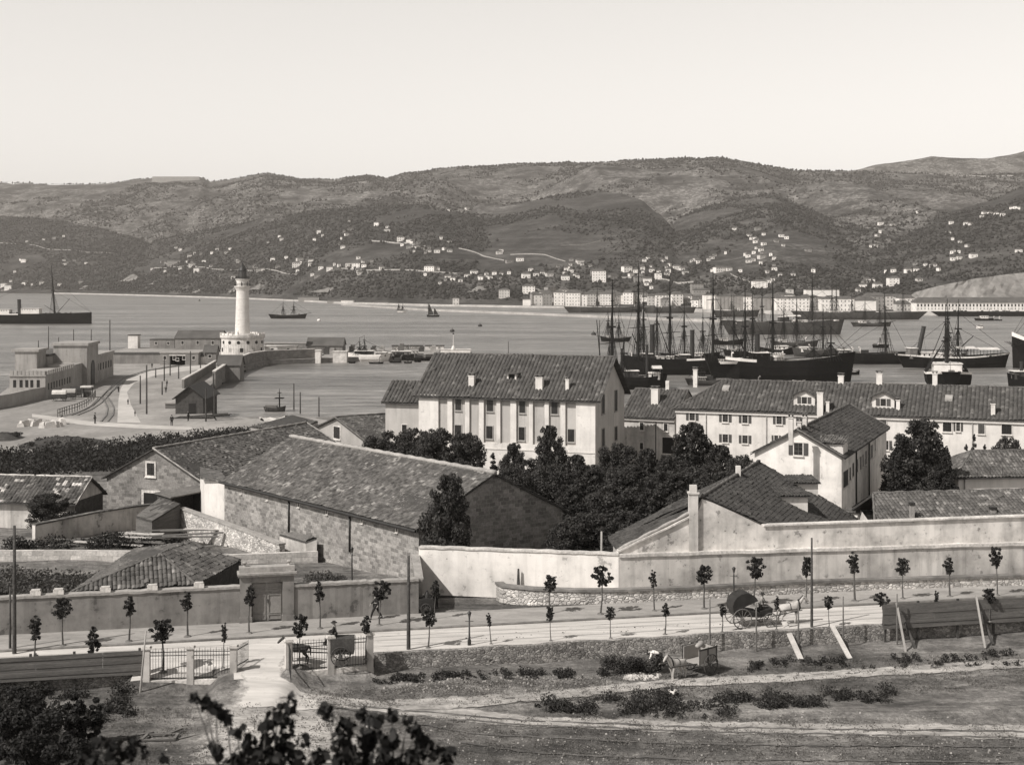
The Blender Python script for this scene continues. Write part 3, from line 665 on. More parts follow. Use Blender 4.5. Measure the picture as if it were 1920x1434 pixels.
# side wall of the corner: white perimeter wall
Q0 = W(785, 1103, 12.6); Q1 = (7.5, 98.8)
MT['capg'] = MT['cap']
wallrun('perimeter_wall', 'bright whitewashed wall facing the road, shaded by the pointed tree at its left end', [(Q0.x, Q0.y), Q1], .5, 12.2, 15.55, 'white', 'cap_pale', .12)
wallrun('perimeter_wall', 'stained white lower perimeter wall running to the right edge', [(7.51, 98.8), (46, 104.3)], .6, 12.2, 15.45, 'white_old', 'cap_pale', .22, .12)
wallrun('return_wall', 'short end wall joining the grey yard wall to the white wall', [(Q0.x-.05, Q0.y+.4), (wr1[0]+.2, wr1[1]+.6)][::-1], .4, 12.2, 14.9, 'wall_render', 'cap', .12)
pp = [W(930, 1111, 12.8), W(940, 1117, 12.8), W(1000, 1123, 12.8), W(1080, 1126, 12.8), W(1150, 1126, 12.8), W(1320, 1120, 12.8), W(1500, 1110, 12.8), W(1920, 1097, 12.8), W(2060, 1093, 12.8)]
wallrun('parapet', 'knee high curved rubble parapet with dark coping along the pavement', [(p.x, p.y) for p in pp], .45, 12.3, 13.42, 'rub_pale', 'gutter', .16, .1)
# planting bed between the parapet and the perimeter wall
m = MB(); bed = [(p.x, p.y+.3) for p in pp[1:]]; m.prism(bed+[(46, 104.2), (7.5, 98.75), (-.5, 100.2)], 12.3, 13.1); struct(m.build('verge', 'pave'))
# upper perimeter wall with the gable outline of the lean-to
def on_line(px, off=.35): t_ = (px-960)/F; Y = (98.8-.143*7.5+off)/(1-.143*t_); return Vector((t_*Y, Y, 0))
def upz(px, py): p = on_line(px); return Vector((p.x, p.y, H-(py-HZ)/F*p.y))
out = [(1158, 1044), (1158, 1035), (1200, 1014), (1250, 991), (1308, 962), (1318, 936), (1340, 944), (1380, 962), (1430, 986), (1600, 980), (1760, 974), (1930, 968), (2060, 963)]
top = [upz(*q) for q in out]; bot = [Vector((p.x, p.y, 15.3)) for p in (top[0], top[-1])]
ring = [bot[0]]+top[1:]+[bot[1]]; o0 = Vector((ring[0].x, ring[0].y, 15.3)); m = MB()
bk = [p+Vector((-.06, .45, 0)) for p in ring]; n = len(ring)
m.mesh([p-o0 for p in ring]+[p-o0 for p in bk], [tuple(range(n)), tuple(range(n, 2*n))[::-1]]+[(i, (i+1) % n, n+(i+1) % n, n+i) for i in range(n)])
T = thing('yard_building_wall', 'high stained plaster wall with a lean-to gable outline set back above the lower white wall', 'wall', o0); m.build('wall_face', 'white_j', T)
c = MB()
for i in range(8, n-2): c.bar(ring[i]-o0+Vector((0, .2, .04)), ring[i+1]-o0+Vector((0, .2, .04)), .7, .1)
for i in range(1, 4): c.bar(ring[i]-o0+Vector((0, .15, .05)), ring[i+1]-o0+Vector((0, .15, .05)), .6, .12)
c.build('coping', 'cap_pale', T)
# lean-to and main roof of the low yard house behind it
def roofthing(name, label, faces, mt, tile, caps=(), capm='tilecap', walls=None, wallm='white_shop', ground=9, zs=.16, extra=None, cr=.13):
    o = Vector((faces[0][0].x, faces[0][0].y, ground)); T = thing(name, label, 'house', o)
    m = MB(); u = MB()
    for fc in faces:
        fl = [p-o for p in fc]; m.tile([p+Vector((0, 0, .06)) for p in fl], *tile); n = len(fl)
        lo = [p-Vector((0, 0, zs)) for p in fl]; hi = [p+Vector((0, 0, .02)) for p in fl]
        u.mesh(lo+hi, [tuple(range(n))[::-1], tuple(range(n, 2*n))]+[(i, (i+1) % n, n+(i+1) % n, n+i) for i in range(n)])
    rf = m.build('roof', mt, T, fix=False); u.build('roof_boards', 'wood_dark', rf, fix=False)
    c = MB()
    for a, b in caps:
        k = max(2, int((b-a).length/.5)); c.tube([(a-o).lerp(b-o, i/k)+Vector((0, 0, .1+.02*((i*7) % 3-1))) for i in range(k+1)], [cr*(1+.2*((i*5) % 3-1)) for i in range(k+1)], 6)
    if caps: c.build('ridge_tiles', capm, rf, smooth=True)
    if walls:
        w = MB(); q = [p-o for p in walls]
        for i in range(len(q)):
            a, b = q[i], q[(i+1) % len(q)]; w.face([(a.x, a.y, -2), (b.x, b.y, -2), b, a])
        w.build('wall', wallm, T, fix=False)
    return T, o
# house J
Aj = Vector((13.35, 99.75, 19.4)); Bj = Vector((21.2, 120.3, 19.35)); dj = (Bj-Aj).normalized(); pj = Vector((.936, -.357, 0))
def J(s, w): return Aj+dj*s+pj*w-Vector((0, 0, .53*w))
f1 = [J(0, 7.3)+Vector((0, 0, 0)), J(21.9, 7.3), J(21.9, 0), J(0, 0)]
# cut along the wall line: keep what lies behind it
def cutline(p, q): return p
f1 = [J(5.4, 8.2), J(21.9, 8.2), J(21.9, 0), J(.55, 0)]
f2 = [J(.6, 0), J(21.9, 0), J(21.9, 0)-pj*7-Vector((0, 0, 3.7)), J(.8, 0)-pj*7-Vector((0, 0, 3.7))]
T, o = roofthing('yard_house', 'low house with dark flat tile roof and two dormers behind the stained plaster wall', [f1, f2], 'tileC', (.3, .035, .32), [(J(.5, 0), J(21.9, 0))],
    walls=[J(5.6, 7.6), J(21.5, 7.6), J(21.5, -6.6)-Vector((0, 0, 7.4)), J(.6, -6.6)-Vector((0, 0, 7.4))], ground=11)
def dormer(T, o, c, dx, dy, w, dep, h, label=None):      # shed dormer: face towards the viewer, tiled lid
    c = c-o; u, v = Vector(dx).normalized(), Vector(dy).normalized(); up = Vector((0, 0, 1)); m = MB()
    q = [c-u*w/2, c+u*w/2, c+u*w/2+v*dep, c-u*w/2+v*dep]; m.hexa([p-up*.6 for p in q]+[q[0]+up*h, q[1]+up*h, q[2]+up*(h+.12), q[3]+up*(h+.12)])
    d = m.build('dormer', 'white_shop', T); r = MB(); e = .18
    rq = [c-u*(w/2+e)-v*.25+up*(h+.02), c+u*(w/2+e)-v*.25+up*(h+.02), c+u*(w/2+e)+v*(dep+.1)+up*(h+.34), c-u*(w/2+e)+v*(dep+.1)+up*(h+.34)]
    r.tile([p+up*.06 for p in rq], .24, .07, .4); r.hexa(rq+[p+up*.06 for p in rq]); r.build('dormer_roof', 'tileC', d, fix=False); return d
def Jp(px, py):                                         # pixel -> point on the roof plane of J
    d = ray(px, py); n = dj.cross(pj-Vector((0, 0, .53))).normalized(); k = (Aj-Vector((0, 0, H))).dot(n)/d.dot(n); return Vector((0, 0, H))+d*k
dormer(T, o, Jp(1490, 949), (1, .08, 0), (-.1, 1, 0), 2.1, 2.4, .72)
dormer(T, o, Jp(1512, 921), (1, .08, 0), (-.1, 1, 0), 2.0, 2.2, .62)
le = [upz(1160, 1033)+Vector((0, .1, 0)), upz(1306, 958)+Vector((0, .1, 0))]; far = [le[1]+Vector((-.5, 3.6, .3)), le[0]+Vector((-.5, 3.6, .3))]
roofthing('lean_to', 'lean-to with a steep strip of dark roof sloping down left of the square wall chimney', [[le[0], le[1], far[0], far[1]]], 'tileC', (.3, .035, .32), [(le[0], le[1])], 'cap', ground=12)
p = upz(1300, 965); m = MB(); m.box(-.32, -.25, -3, .32, .35, 1.5); m.box(-.4, -.33, 1.501, .4, .43, 1.62); m.box(-.24, -.2, 1.621, .24, .3, 2.1)
tag(m.build('wall_chimney', 'white_old', None, (p.x, p.y+.05, p.z)), 'square stained chimney rising from the plaster wall beside the lean-to', 'chimney')
p = W(1384, 885, 19.6); tag(MB().box(-.18, -.18, -3, .18, .18, .5).build('small_chimney', 'white_shop', None, tuple(p)), 'small pale stub chimney behind the ridge of the low yard house', 'chimney')

# white gable house K
a = W(1415, 848, 18.85); b = W(1578, 856, 18.85)
K = Bld('gable_house', 'white house with a shuttered window in its road gable and a long shaded side wall', 'house', a, b, 10.8, 18.85, 27.6)
K.walls('white', 2.2, 'y'); K.roof('tileC', .35, .3, tile=(.3, .04, .34), capr=.12)
K.winpx('front', 1489, 830, 1505, 853, shut='open')
for (x0, x1, y0, y1) in ((1581, 1590, 882, 912), (1592.5, 1595, 876, 900), (1598, 1601, 868, 893), (1606, 1608.5, 861, 885), (1612, 1615, 856, 880), (1617, 1619, 852, 874), (1622, 1625, 845, 870), (1632, 1636.5, 834, 858), (1640, 1641.5, 815, 845)):
    K.winpx('right', x0, y0, x1, y1, bars=False, pane='dark', fw=.03, fd=.02)
for px in (1604, 1628):
    y, z = K.right(px, 850); K.pipe('right', y, 0, 7.9, 'iron', .08)
q = K.onroof(1565, 852)
def kd(px, py):
    p = K.onroof(px, py); m = MB(); m.box(p.x-1.1, p.y, p.z-.8, p.x+1.0, p.y+2.4, p.z+.5); d = m.build('dormer', 'white_shop', K.T)
    r = MB(); r.tile([Vector(v) for v in ((p.x-1.4, p.y-.3, p.z+.56), (p.x+1.2, p.y-.3, p.z+.56), (p.x+1.2, p.y+2.6, p.z+1.0), (p.x-1.4, p.y+2.6, p.z+1.0))], .24, .07, .4); r.build('dormer_roof', 'tileD', d, fix=False)
kd(1560, 843)
for (px, py, h_, w_) in ((1499, 806, .7, .35), (1509, 801, .9, .4), (1483, 813, 1.4, .4)):
    p = K.hit(px, py, (K.L/2, 0, 0), (1, 0, 0)); p.z = min(p.z, K.h+K.rise); K.chimney(0, 0, w_, h_, pos=p, mt='white_old')

# long barracks L
a = W(1268, 765, 18.0); b = W(2010, 790, 18.0)
Lb = Bld('long_barracks', 'long white two storey barracks with shuttered windows, dormers and a barrel tile roof', 'building', a, b, 7.9, 18.0, 12.5)
Lb.walls('white_shop', 3.3, 'x', hip=True); Lb.roof('tileA', .35, .3, hip=(5, 0), tile=(.5, .15, .5))
MB().box(-.12, -.22, Lb.h-.55, Lb.L, -.001, Lb.h-.25).build('cornice', 'cornice', Lb.T)
for (x0, y0, x1, y1) in ((1293, 773, 1303, 788), (1355, 776, 1365, 791), (1392, 778, 1402, 793), (1456, 780, 1466, 795), (1499, 782, 1508, 798), (1355, 814, 1365, 829), (1392, 816, 1402, 831), (1452, 816, 1459, 832), (1657, 826, 1666, 843), (1793, 791, 1800, 808)):
    Lb.winpx('front', x0, y0, x1, y1, shut='open')
for (x0, y0, x1, y1) in ((1651, 787, 1662, 803), (1718, 790, 1729, 807), (1834, 795, 1846, 813), (1661, 864, 1675, 885), (1309, 848, 1319, 862), (1500, 850, 1510, 865)):
    Lb.winpx('front', x0, y0, x1, y1, shut='closed')
for (x0, y0, x1, y1) in ((1768, 792, 1784, 809), (1878, 796, 1897, 814)): Lb.winpx('front', x0, y0, x1, y1, pane='dark')
for px in (1324, 1437, 1823): x, z = Lb.front(px, 790); Lb.pipe('front', x, -.5, Lb.h-.3, 'cap')
def gdormer(Bd, px, py, w, h, dep=3.2):
    p = Bd.onroof(px, py); m = MB(); x0, x1, z0, z1, zr = p.x-w/2, p.x+w/2, p.z-.1, p.z+h, p.z+h+w*.26
    q = [(x0, z0), (x1, z0), (x1, z1), (p.x, zr), (x0, z1)]
    m.mesh([(x, p.y, z) for x, z in q]+[(x, p.y+dep, z) for x, z in q], [(0, 1, 2, 3, 4), (9, 8, 7, 6, 5)]+[(i, (i+1) % 5, 5+(i+1) % 5, 5+i) for i in range(5)])
    d = m.build('dormer', 'white_shop', Bd.T); r = MB(); e = .35
    for sg in (-1, 1):
        xe = p.x+sg*(w/2+e); ze = z1-e*.52+.08; f = [Vector((xe, p.y-.35, ze)), Vector((xe, p.y+dep, ze)), Vector((p.x, p.y+dep, zr+.1)), Vector((p.x, p.y-.35, zr+.1))]
        r.tile([v+Vector((0, 0, .04)) for v in f], .3, .05, .4); r.hexa([v-Vector((0, 0, .1)) for v in f]+f)
    r.build('dormer_roof', 'tileA', d, fix=False)
    g = Bd.fn('front'); f = lambda a, b, dd: (a, p.y-dd, b)
    w2 = MB(); cw, ch = w*.24, h*.62; cz = p.z+h*.28
    w2.box(p.x-cw/2, -.01, cz, p.x+cw/2, .02, cz+ch, lambda a, dd, z: f(a, z, dd)); w2.build('window', 'glass', d)
    for sg in (-1, 1):
        s_ = MB(); xc = p.x+sg*(cw*.5+.08+cw*.38); s_.box(xc-cw*.36, .0, cz, xc+cw*.36, .05, cz+ch, lambda a, dd, z: f(a, z, dd)); s_.build('shutter', 'shutter', d)
gdormer(Lb, 1508, 762, 2.7, 1.35); gdormer(Lb, 1656, 767, 2.7, 1.45)
for (px, py, w_, h_) in ((1538, 775, .75, 2.6), (1552, 773, .4, 1.3), (1684, 769, .45, 1.2), (1862, 778, .5, 1.3)): Lb.chimney(px, py, w_, h_)
for (px, py, w_, h_) in ((1304, 714, .55, 1.35), (1577, 722, .7, 1.0), (1649, 727, .75, 1.4), (1753, 733, .6, 1.5)):
    p = Lb.hit(px, py, (0, Lb.W/2, 0), (0, 1, 0)); p.z = Lb.h+Lb.rise; Lb.chimney(0, 0, w_, h_, pos=p)
for px, py in ((1361, 733), (1779, 752)):
    p = Lb.onroof(px, py); m = MB(); m.hexa([(p.x-.45, p.y-.4, p.z), (p.x+.45, p.y-.4, p.z), (p.x+.45, p.y+.5, p.z+.35), (p.x-.45, p.y+.5, p.z+.35), (p.x-.45, p.y-.4, p.z+.3), (p.x+.45, p.y-.4, p.z+.3), (p.x+.45, p.y+.5, p.z+.75), (p.x-.45, p.y+.5, p.z+.75)]); m.build('skylight', 'cap', Lb.T)
# wing
a = W(1166, 779, 16.6); b = W(1269, 786, 16.6); a = Vector((a.x, 189.5, 0)); b = Vector((b.x, 186.2, 0))
Wg = Bld('barracks_wing', 'lower grey wing between the big white building and the long barracks', 'building', a, b, 7.8, 16.5, 11)
Wg.walls('white_old', 3.2, 'x'); Wg.roof('tileA', .4, .1, tile=(.5, .15, .5))
MB().box(0, -.28, Wg.h-.5, Wg.L, -.001, Wg.h-.12).build('cornice', 'cornice', Wg.T)
for (x0, y0, x1, y1) in ((1200, 792, 1207, 806), (1245, 794, 1252, 808), (1200, 830, 1206, 842)): Wg.winpx('front', x0, y0, x1, y1)
Wg.winpx('front', 1242, 820, 1264, 850, bars=False, pane='dark', name='gate_opening')
x, z = Wg.front(1230, 800); Wg.pipe('front', x, -.5, Wg.h-.3, 'iron')
Wg.chimney(1229, 757, 1.0, 2.0)
p = Wg.hit(1252, 722, (0, Wg.W/2, 0), (0, 1, 0)); p.z = Wg.h+Wg.rise; p.x = min(p.x, Wg.L-.4); Wg.chimney(0, 0, .5, 1.3, pos=p, cap=False)

# big white building
a = W(787, 738, 20.26); b = W(1117, 748, 20.26)
C_ = Bld('storehouse', 'big white storehouse with pilasters, tall grey recesses and a steep barrel tile roof', 'building', a, b, 8.4, 20.26, 13.2)
C_.walls('bay', 4.7, 'x'); C_.roof('tileA', .6, .75, tile=(.5, .16, .52))
# pilasters: the pale vertical strips proud of the recesses
bays = [(822, 839), (848, 872), (880, 898), (907, 931), (938, 957), (968, 992), (999, 1021), (1029, 1051), (1060, 1080)]
edges = [787]+[e for b_ in bays for e in b_]+[1118]
for i in range(0, len(edges), 2):
    x0, _ = C_.front(edges[i], 800, .25); x1, _ = C_.front(edges[i+1], 800, .25)
    if i == 0: x0 = -.02
    if i >= len(edges)-2: x1 = C_.L+.02
    C_.box(MB(), 'front', x0, x1, 6.0, C_.h-.03, -.02, .28).build('pilaster', 'white_shop', C_.T)
C_.box(MB(), 'front', -.02, C_.L+.02, -1, 5.999, -.02, .30).build('plinth', 'white_shop', C_.T)
C_.box(MB(), 'front', -.06, C_.L+.06, 5.2, 5.35, .301, .37).build('string_course', 'cornice', C_.T)
for (x0, y0, x1, y1) in ((854, 745, 865, 769), (913, 747, 925, 771), (974, 749, 985, 774), (1034, 751, 1046, 776), (853, 797, 865, 820), (912, 799, 924, 822), (973, 801, 984, 825), (1065, 805, 1077, 828)):
    C_.winpx('front', x0, y0, x1, y1, frame='grey_pl')
for (x0, x1, y0, y1) in ((1128, 1133, 740, 775), (1128, 1133, 804, 836), (1152, 1157, 732, 770), (1152, 1157, 800, 825)):
    C_.winpx('right', x0, y0, x1, y1, bars=False, pane='dark', frame='grey_pl')
for px in (873, 1021): x, z = C_.front(px, 790); C_.pipe('front', x, 5.9, C_.h-.2, 'cap', .07)
for m_, (px, py, w_, h_) in enumerate(((885, 725, .75, 1.35), (1012, 730, .9, 1.45), (1064, 731, .42, 1.25))): C_.chimney(px, py, w_, h_)
p = C_.onroof(961, 714); m = MB(); m.box(p.x-.75, p.y, p.z-.3, p.x-.55, p.y+1.2, p.z+.85); m.box(p.x+.3, p.y, p.z-.3, p.x+.5, p.y+1.2, p.z+.85); m.box(p.x-.549, p.y+.5, p.z-.3, p.x+.299, p.y+1.2, p.z+.85)
d = m.build('dormer', 'white_shop', C_.T); MB().box(p.x-.95, p.y-.25, p.z+.851, p.x+.75, p.y+1.9, p.z+1.0).build('dormer_roof', 'tileA', d); MB().box(p.x-.54, p.y+.3, p.z-.2, p.x+.29, p.y+.499, p.z+.8).build('opening', 'dark', d)
# left annex
a = W(722, 748, 18.6); b = W(790, 749, 18.6); a = Vector((-16.6, 184.5, 0)); b = Vector((-11.2, 183.0, 0))
An = Bld('annex', 'lower white annex at the left end of the big storehouse', 'building', a, b, 8.0, 18.9, 7.5)
An.walls('bay', 2.3, 'x'); An.roof('tileA', .45, .45, tile=(.5, .16, .52)); An.winpx('front', 754, 796, 763, 816, bars=False, pane='dark')

# long stone warehouse B
e0, e1 = Vector((-27.1, 132.5, 0)), Vector((-7.1, 107, 0))
S = Bld('stone_warehouse', 'long sandstone warehouse with small vents, drainpipes and a lichened tile roof', 'warehouse', e0, e1, 9.2, 16.0, 14.3)
S.walls('ashlar', 3.5, 'x'); S.roof('tileB', .35, .25, tile=(.36, .035, .34), cap='cap', capr=.2, verge=False)
MB().tube([(-.2, -.42, S.h-.16), (S.L+.2, -.42, S.h-.16)], .12, 6).build('gutter', 'iron', S.T)
for px, py in ((452, 921), (501, 933), (560, 946), (613, 959), (679, 975), (744, 992)):
    x, z = S.front(px, py); S.window('front', x, z-.16, .18, .32, fw=.1, bars=False, pane='dark', frame='ashlar_pale', name='vent', fd=.03)
for px in (543, 657): x, z = S.front(px, 960); S.pipe('front', x, S.h-3.3, S.h-.25, 'iron', .08)
MT['ashlar_g'] = MT['ashlar_dark']
# gable warehouse
a = Vector((-43.4, 150.6, 0)); b = Vector((-31.7, 145.2, 0))
G = Bld('gable_warehouse', 'sandstone warehouse showing its gable with a white framed window and doorway', 'warehouse', a, b, 8.6, 13.8, 28.5)
G.walls('ashlar_dark', 3.25, 'y'); G.roof('tileB', .45, .35, tile=(.36, .035, .34), cap='cap', capr=.12)
G.winpx('front', 276, 868, 290, 891, frame='cap_pale', fw=.2); G.winpx('front', 270, 924, 297, 950, frame='cap_pale', fw=.28, bars=False, pane='dark', name='doorway')
# low tiled barn at left edge
a = Vector((-62, 143.2, 0)); b = Vector((-43.6, 140.3, 0))
E = Bld('low_barn', 'low barn at the left edge with whitened patches on its tile roof', 'barn', a, b, 9.2, 12.75, 6.2)
E.walls('white_old', 1.9, 'x'); E.roof('tileE', .5, .35, tile=(.36, .07, .42), cap='cap_pale', capr=.1)
E.box(MB(), 'right', .02, E.W-.02, -.5, E.h-.02, .001, .05).build('dark_end_sheet', 'wood_dark', E.T)  # thin dark sheet over the right end wall, up to the eaves
# small gable house D
a = W(579, 809, 13.0); b = Vector((-19.6, 190.5, 0)); a = Vector((-29.3, 203, 0))
D = Bld('cottage', 'grey plastered cottage whose gable window looks out over the basin yard', 'house', a, b, 6.5, 12.9, 15)
D.walls('grey_pl', 2.6, 'y'); D.roof('tileB', .5, .4, tile=(.36, .04, .38), capr=.14); D.winpx('front', 626, 800, 638, 822, frame='cap_pale', fw=.16, bars=False)
for i, (q, lab) in enumerate((([(600, 836), (722, 822), (770, 842), (640, 868)], 'low flat shed roof in front of the plastered cottage'), ([(470, 800), (548, 778), (596, 790), (540, 812)], 'small dark tiled shed roof beside the basin wall'))):
    zr = 10.6 if i == 0 else 9.2; P = [W(x, y, zr+dz) for (x, y), dz in zip(q, (.5, .9, 0, -.3))]
    roofthing('shed', lab, [[P[3], P[2], P[1], P[0]]], 'tileB', (.36, .04, .38), walls=P, wallm='grey_pl', ground=6)
# hipped roof just behind the yard wall
z0, z1 = 14.25, 15.95
q = [W(132, 1112, z0), W(368, 1097, z0)]; r0, r1 = A(300, 1040, 97.6), A(352, 1018, 102.5); r0.z = 15.9; r1.z = 15.9
r0 = W(300, 1040, 15.9); r1 = W(352, 1018, 15.9); bR = W(452, 1053, 14.4); bL = W(252, 1030, 14.4)
roofthing('hipped_shed', 'hipped roof of rounded tiles just behind the rendered yard wall', [[q[0], q[1], r0], [q[1], bR, r1, r0], [bL, q[0], r0, r1]], 'tileD', (.3, .09, .42), [(q[0], r0), (q[1], r0), (r0, r1), (r1, bR)],
    walls=[q[0]+Vector((.3, .3, 0)), q[1]+Vector((-.2, .3, 0)), bR, bL], wallm='wood_dark', ground=12, cr=.09)
# timber shed F
a = W(255, 968, 12.75); b = W(285, 977, 12.6); c = W(338, 944, 13.6); d = W(299, 934, 13.7)
T, o = roofthing('timber_shed', 'small timber shed with a plank lean-to roof beside the rubble wall', [[a, b, c, d]], 'wood', (.3, .008, 2.0), walls=[p-Vector((0, 0, .1)) for p in (a, b, c, d)], wallm='wood', ground=10.6)
# open dark lean-to and white gable piece
P = [W(320, 926, 13.6), W(394, 916, 13.6)]; m = MB(); o = Vector((P[0].x, P[0].y, 10)); dd = (P[1]-P[0]).normalized(); nn = Vector((-dd.y, dd.x, 0)); Lg = (P[1]-P[0]).length
T = thing('open_shed', 'dark open fronted shed between the gable warehouse and the stone warehouse', 'shed', o, math.atan2(dd.y, dd.x))
m.box(0, 2.2, -1, Lg, 2.3, 3.3); m.box(0, 0, -1, .2, 2.2, 3.2); m.box(Lg-.5, 0, -1, Lg, 2.2, 3.2); m.build('wall', 'wood_dark', T)
r = MB(); r.hexa([(-.2, -.3, 3.21), (Lg+.2, -.3, 3.45), (Lg+.2, 2.5, 3.6), (-.2, 2.5, 3.4), (-.2, -.3, 3.33), (Lg+.2, -.3, 3.57), (Lg+.2, 2.5, 3.72), (-.2, 2.5, 3.52)]); r.build('roof', 'wood', T)
P = [W(384, 897, 15.6), W(424, 905, 15.6)]
m = MB(); o = Vector((P[0].x, P[0].y, 9)); q = [v-o for v in P]; back = Vector((-2, 7, 0)); m.prism([(q[0].x, q[0].y), (q[1].x, q[1].y), (q[1].x+back.x, q[1].y+back.y), (q[0].x+back.x, q[0].y+back.y)], 0, 6.6)
T = thing('link_block', 'blank bright white block between the two stone warehouses', 'building', o); m.build('wall', 'white_shop', T)
r = MB(); r.prism([(q[0].x-.4, q[0].y-.3), (q[1].x+.3, q[1].y-.3), (q[1].x+back.x, q[1].y+back.y), (q[0].x+back.x, q[0].y+back.y)], 6.602, 6.8); r.build('roof', 'tileB', T)
# yard walls in the left middle ground
def wl_(pxs, z): return [tuple(W(x, y, z))[:2] for x, y in pxs]
wallrun('garden_wall', 'old tile topped garden wall with dark ivy stains left of the timber shed', wl_([(66, 985), (180, 962), (250, 951), (330, 942)], 12.4), .4, 8.5, 12.4, 'white_old', 'tileB', .14, .12)
wallrun('rubble_wall', 'pale rubble wall with a rounded top sloping down towards the gateway', wl_([(337, 962), (400, 980), (470, 1003), (524, 1022)], 12.6), .5, 9, [13.0, 12.8, 12.7, 12.6], 'rub_pale', 'cap', .14)
wallrun('terrace_wall', 'long low wall of pale squared blocks across the yard', wl_([(-60, 1033), (120, 1032), (300, 1034), (440, 1040), (596, 1034)], 12.2), .5, 9, 12.2, 'ashlar_pale')
P = [W(524, 1002, 12.9), W(573, 1016, 12.9), W(594, 1008, 13.3), W(548, 998, 13.3)]
roofthing('privy', 'tiny lean-to hut against the sandstone wall', [P], 'wood', (.3, .01, 1.2), walls=[p-Vector((0, 0, .1)) for p in P], wallm='white_old', ground=11)
# right side: low roofs behind the perimeter wall
def rq(l, zs): return [W(x, y, z) for (x, y), z in zip(l, zs)]
P = rq([(1634, 995), (2040, 998), (2040, 946), (1637, 926)], (15.9, 15.9, 17.9, 17.9)); P[0].y, P[1].y = 106.5, 109.5
P[0] = Vector((27.4, 106.0, 15.8)); P[1] = Vector((46.5, 108.8, 15.8)); P[3] = W(1637, 926, 17.9); P[2] = Vector((46.5, 114.3, 17.9))
T, o = roofthing('low_range', 'low range with rounded tile roof directly behind the right part of the perimeter wall', [P, [P[3], P[2], P[2]+Vector((-.5, 5, -2)), P[3]+Vector((-.5, 5, -2))]], 'tileD', (.3, .09, .42), [(P[3], P[2]), (P[0], P[3])], walls=[P[0]+Vector((.2, .3, 0)), P[1]+Vector((0, .3, 0)), P[2]+Vector((-.5, 5, -2)), P[3]+Vector((.2, 5, -2))], ground=11, cr=.1)
def rp(px, py, pl=P):
    n = (pl[1]-pl[0]).cross(pl[3]-pl[0]).normalized(); d = ray(px, py); k = (pl[0]-Vector((0, 0, H))).dot(n)/d.dot(n); return Vector((0, 0, H))+d*k
for (px, py, w_, h_) in ((1710, 972, .32, 1.05), (1862, 963, .4, .35)):
    p = rp(px, py)-o; c = MB().box(p.x-w_/2, p.y-w_/2, p.z-.5, p.x+w_/2, p.y+w_/2, p.z+h_).build('chimney', 'cap', T); MB().box(p.x-w_/2-.05, p.y-w_/2-.05, p.z+h_+.001, p.x+w_/2+.05, p.y+w_/2+.05, p.z+h_+.2).build('chimney_cap', 'iron', c)
m = MB(); a, b = W(1588, 957, 15.6), W(1634, 962, 15.6); wallrun('yard_link_wall', 'short white wall with tile coping between the yard house and the low range', [tuple(a)[:2], tuple(b)[:2]], .5, 11, 15.5, 'white_shop', 'tileD', .25, .2)
P = [Vector((43.6, 136, 14.4)), Vector((58, 138, 14.4)), Vector((58, 143, 16.4)), W(1780, 852, 16.6)]
a = W(1797, 892, 15.2); b = Vector((62, a.y+1.6, 0))
M_ = Bld('outbuilding', 'low white outbuilding with barrel tile roof at the right edge beyond the dark tree', 'building', a, b, 9.5, 15.2, 7.5)
M_.walls('white_shop', 1.9, 'x', hip=True); M_.roof('tileD', .5, .4, hip=(3, 0), tile=(.36, .09, .45), capr=.1)
m = MB()
for i in range(12): m.bar((.5+i*1.3, -.45, M_.h+.1), (.5+i*1.3, -.45, M_.h+.9), .03)
m.bar((0, -.45, M_.h+.85), (15, -.45, M_.h+.85), .025); m.build('rail', 'iron', M_.T)
x, z = M_.front(1808, 900); M_.pipe('front', x, .5, M_.h-.2, 'cap')
# ------------------------------------------------------------------ finding the ground under a pixel
def G(px, py, y0=40, y1=330):
    d = ray(px, py); y = y0
    while y < y1:
        p = Vector((0, 0, H))+d*y
        if p.z <= gz(p.x, p.y): break
        y += .25
    return Vector((p.x, p.y, gz(p.x, p.y)))
# ------------------------------------------------------------------ trees behind the walls
protos = {}
def tree_at(kind, px, pytop, Y, label, rpx, group='garden trees behind the perimeter wall'):
    x = (px-960)/F*Y; zt = H-(pytop-HZ)/F*Y; zb = gz(x, Y); h = zt-zb; r = rpx/F*Y*(1.2 if kind != 'cypress' and Y > 105 and px < 1420 else 1.0)
    spec = dict(round=(3.4, 9, 'leaf', 17000, .27, 80, 'round', .28, .1, .26), broad=(4.2, 10, 'leaf', 24000, .28, 110, 'upright', .3, .06, .23), cone=(2.6, 9, 'leaf_dark', 16000, .24, 85, 'cone', .25, .03, .30), cypress=(1.1, 8, 'leaf_dark', 4500, .2, 30, 'cone', .18, .04, .5))[kind]
    if kind not in protos:
        T = make_tree({'round': 'broadleaf_tree', 'broad': 'broadleaf_tree', 'cone': 'conifer_tree', 'cypress': 'slender_tree'}[kind], label, 'tree', spec[0], spec[1], spec[2], spec[3], spec[4], spec[5], spec[6], spec[7], spec[8], spec[9]); index_kids(T); protos[kind] = T
        o = T
    else: o = dup(protos[kind], (0, 0, 0))
    o.location = (x, Y, zb-.1); o.rotation_euler = (0, 0, rng.random()*6.28); o.scale = (r/spec[0], r/spec[0], h/spec[1]); o['label'] = label; o['group'] = group; o['category'] = 'tree'; return o
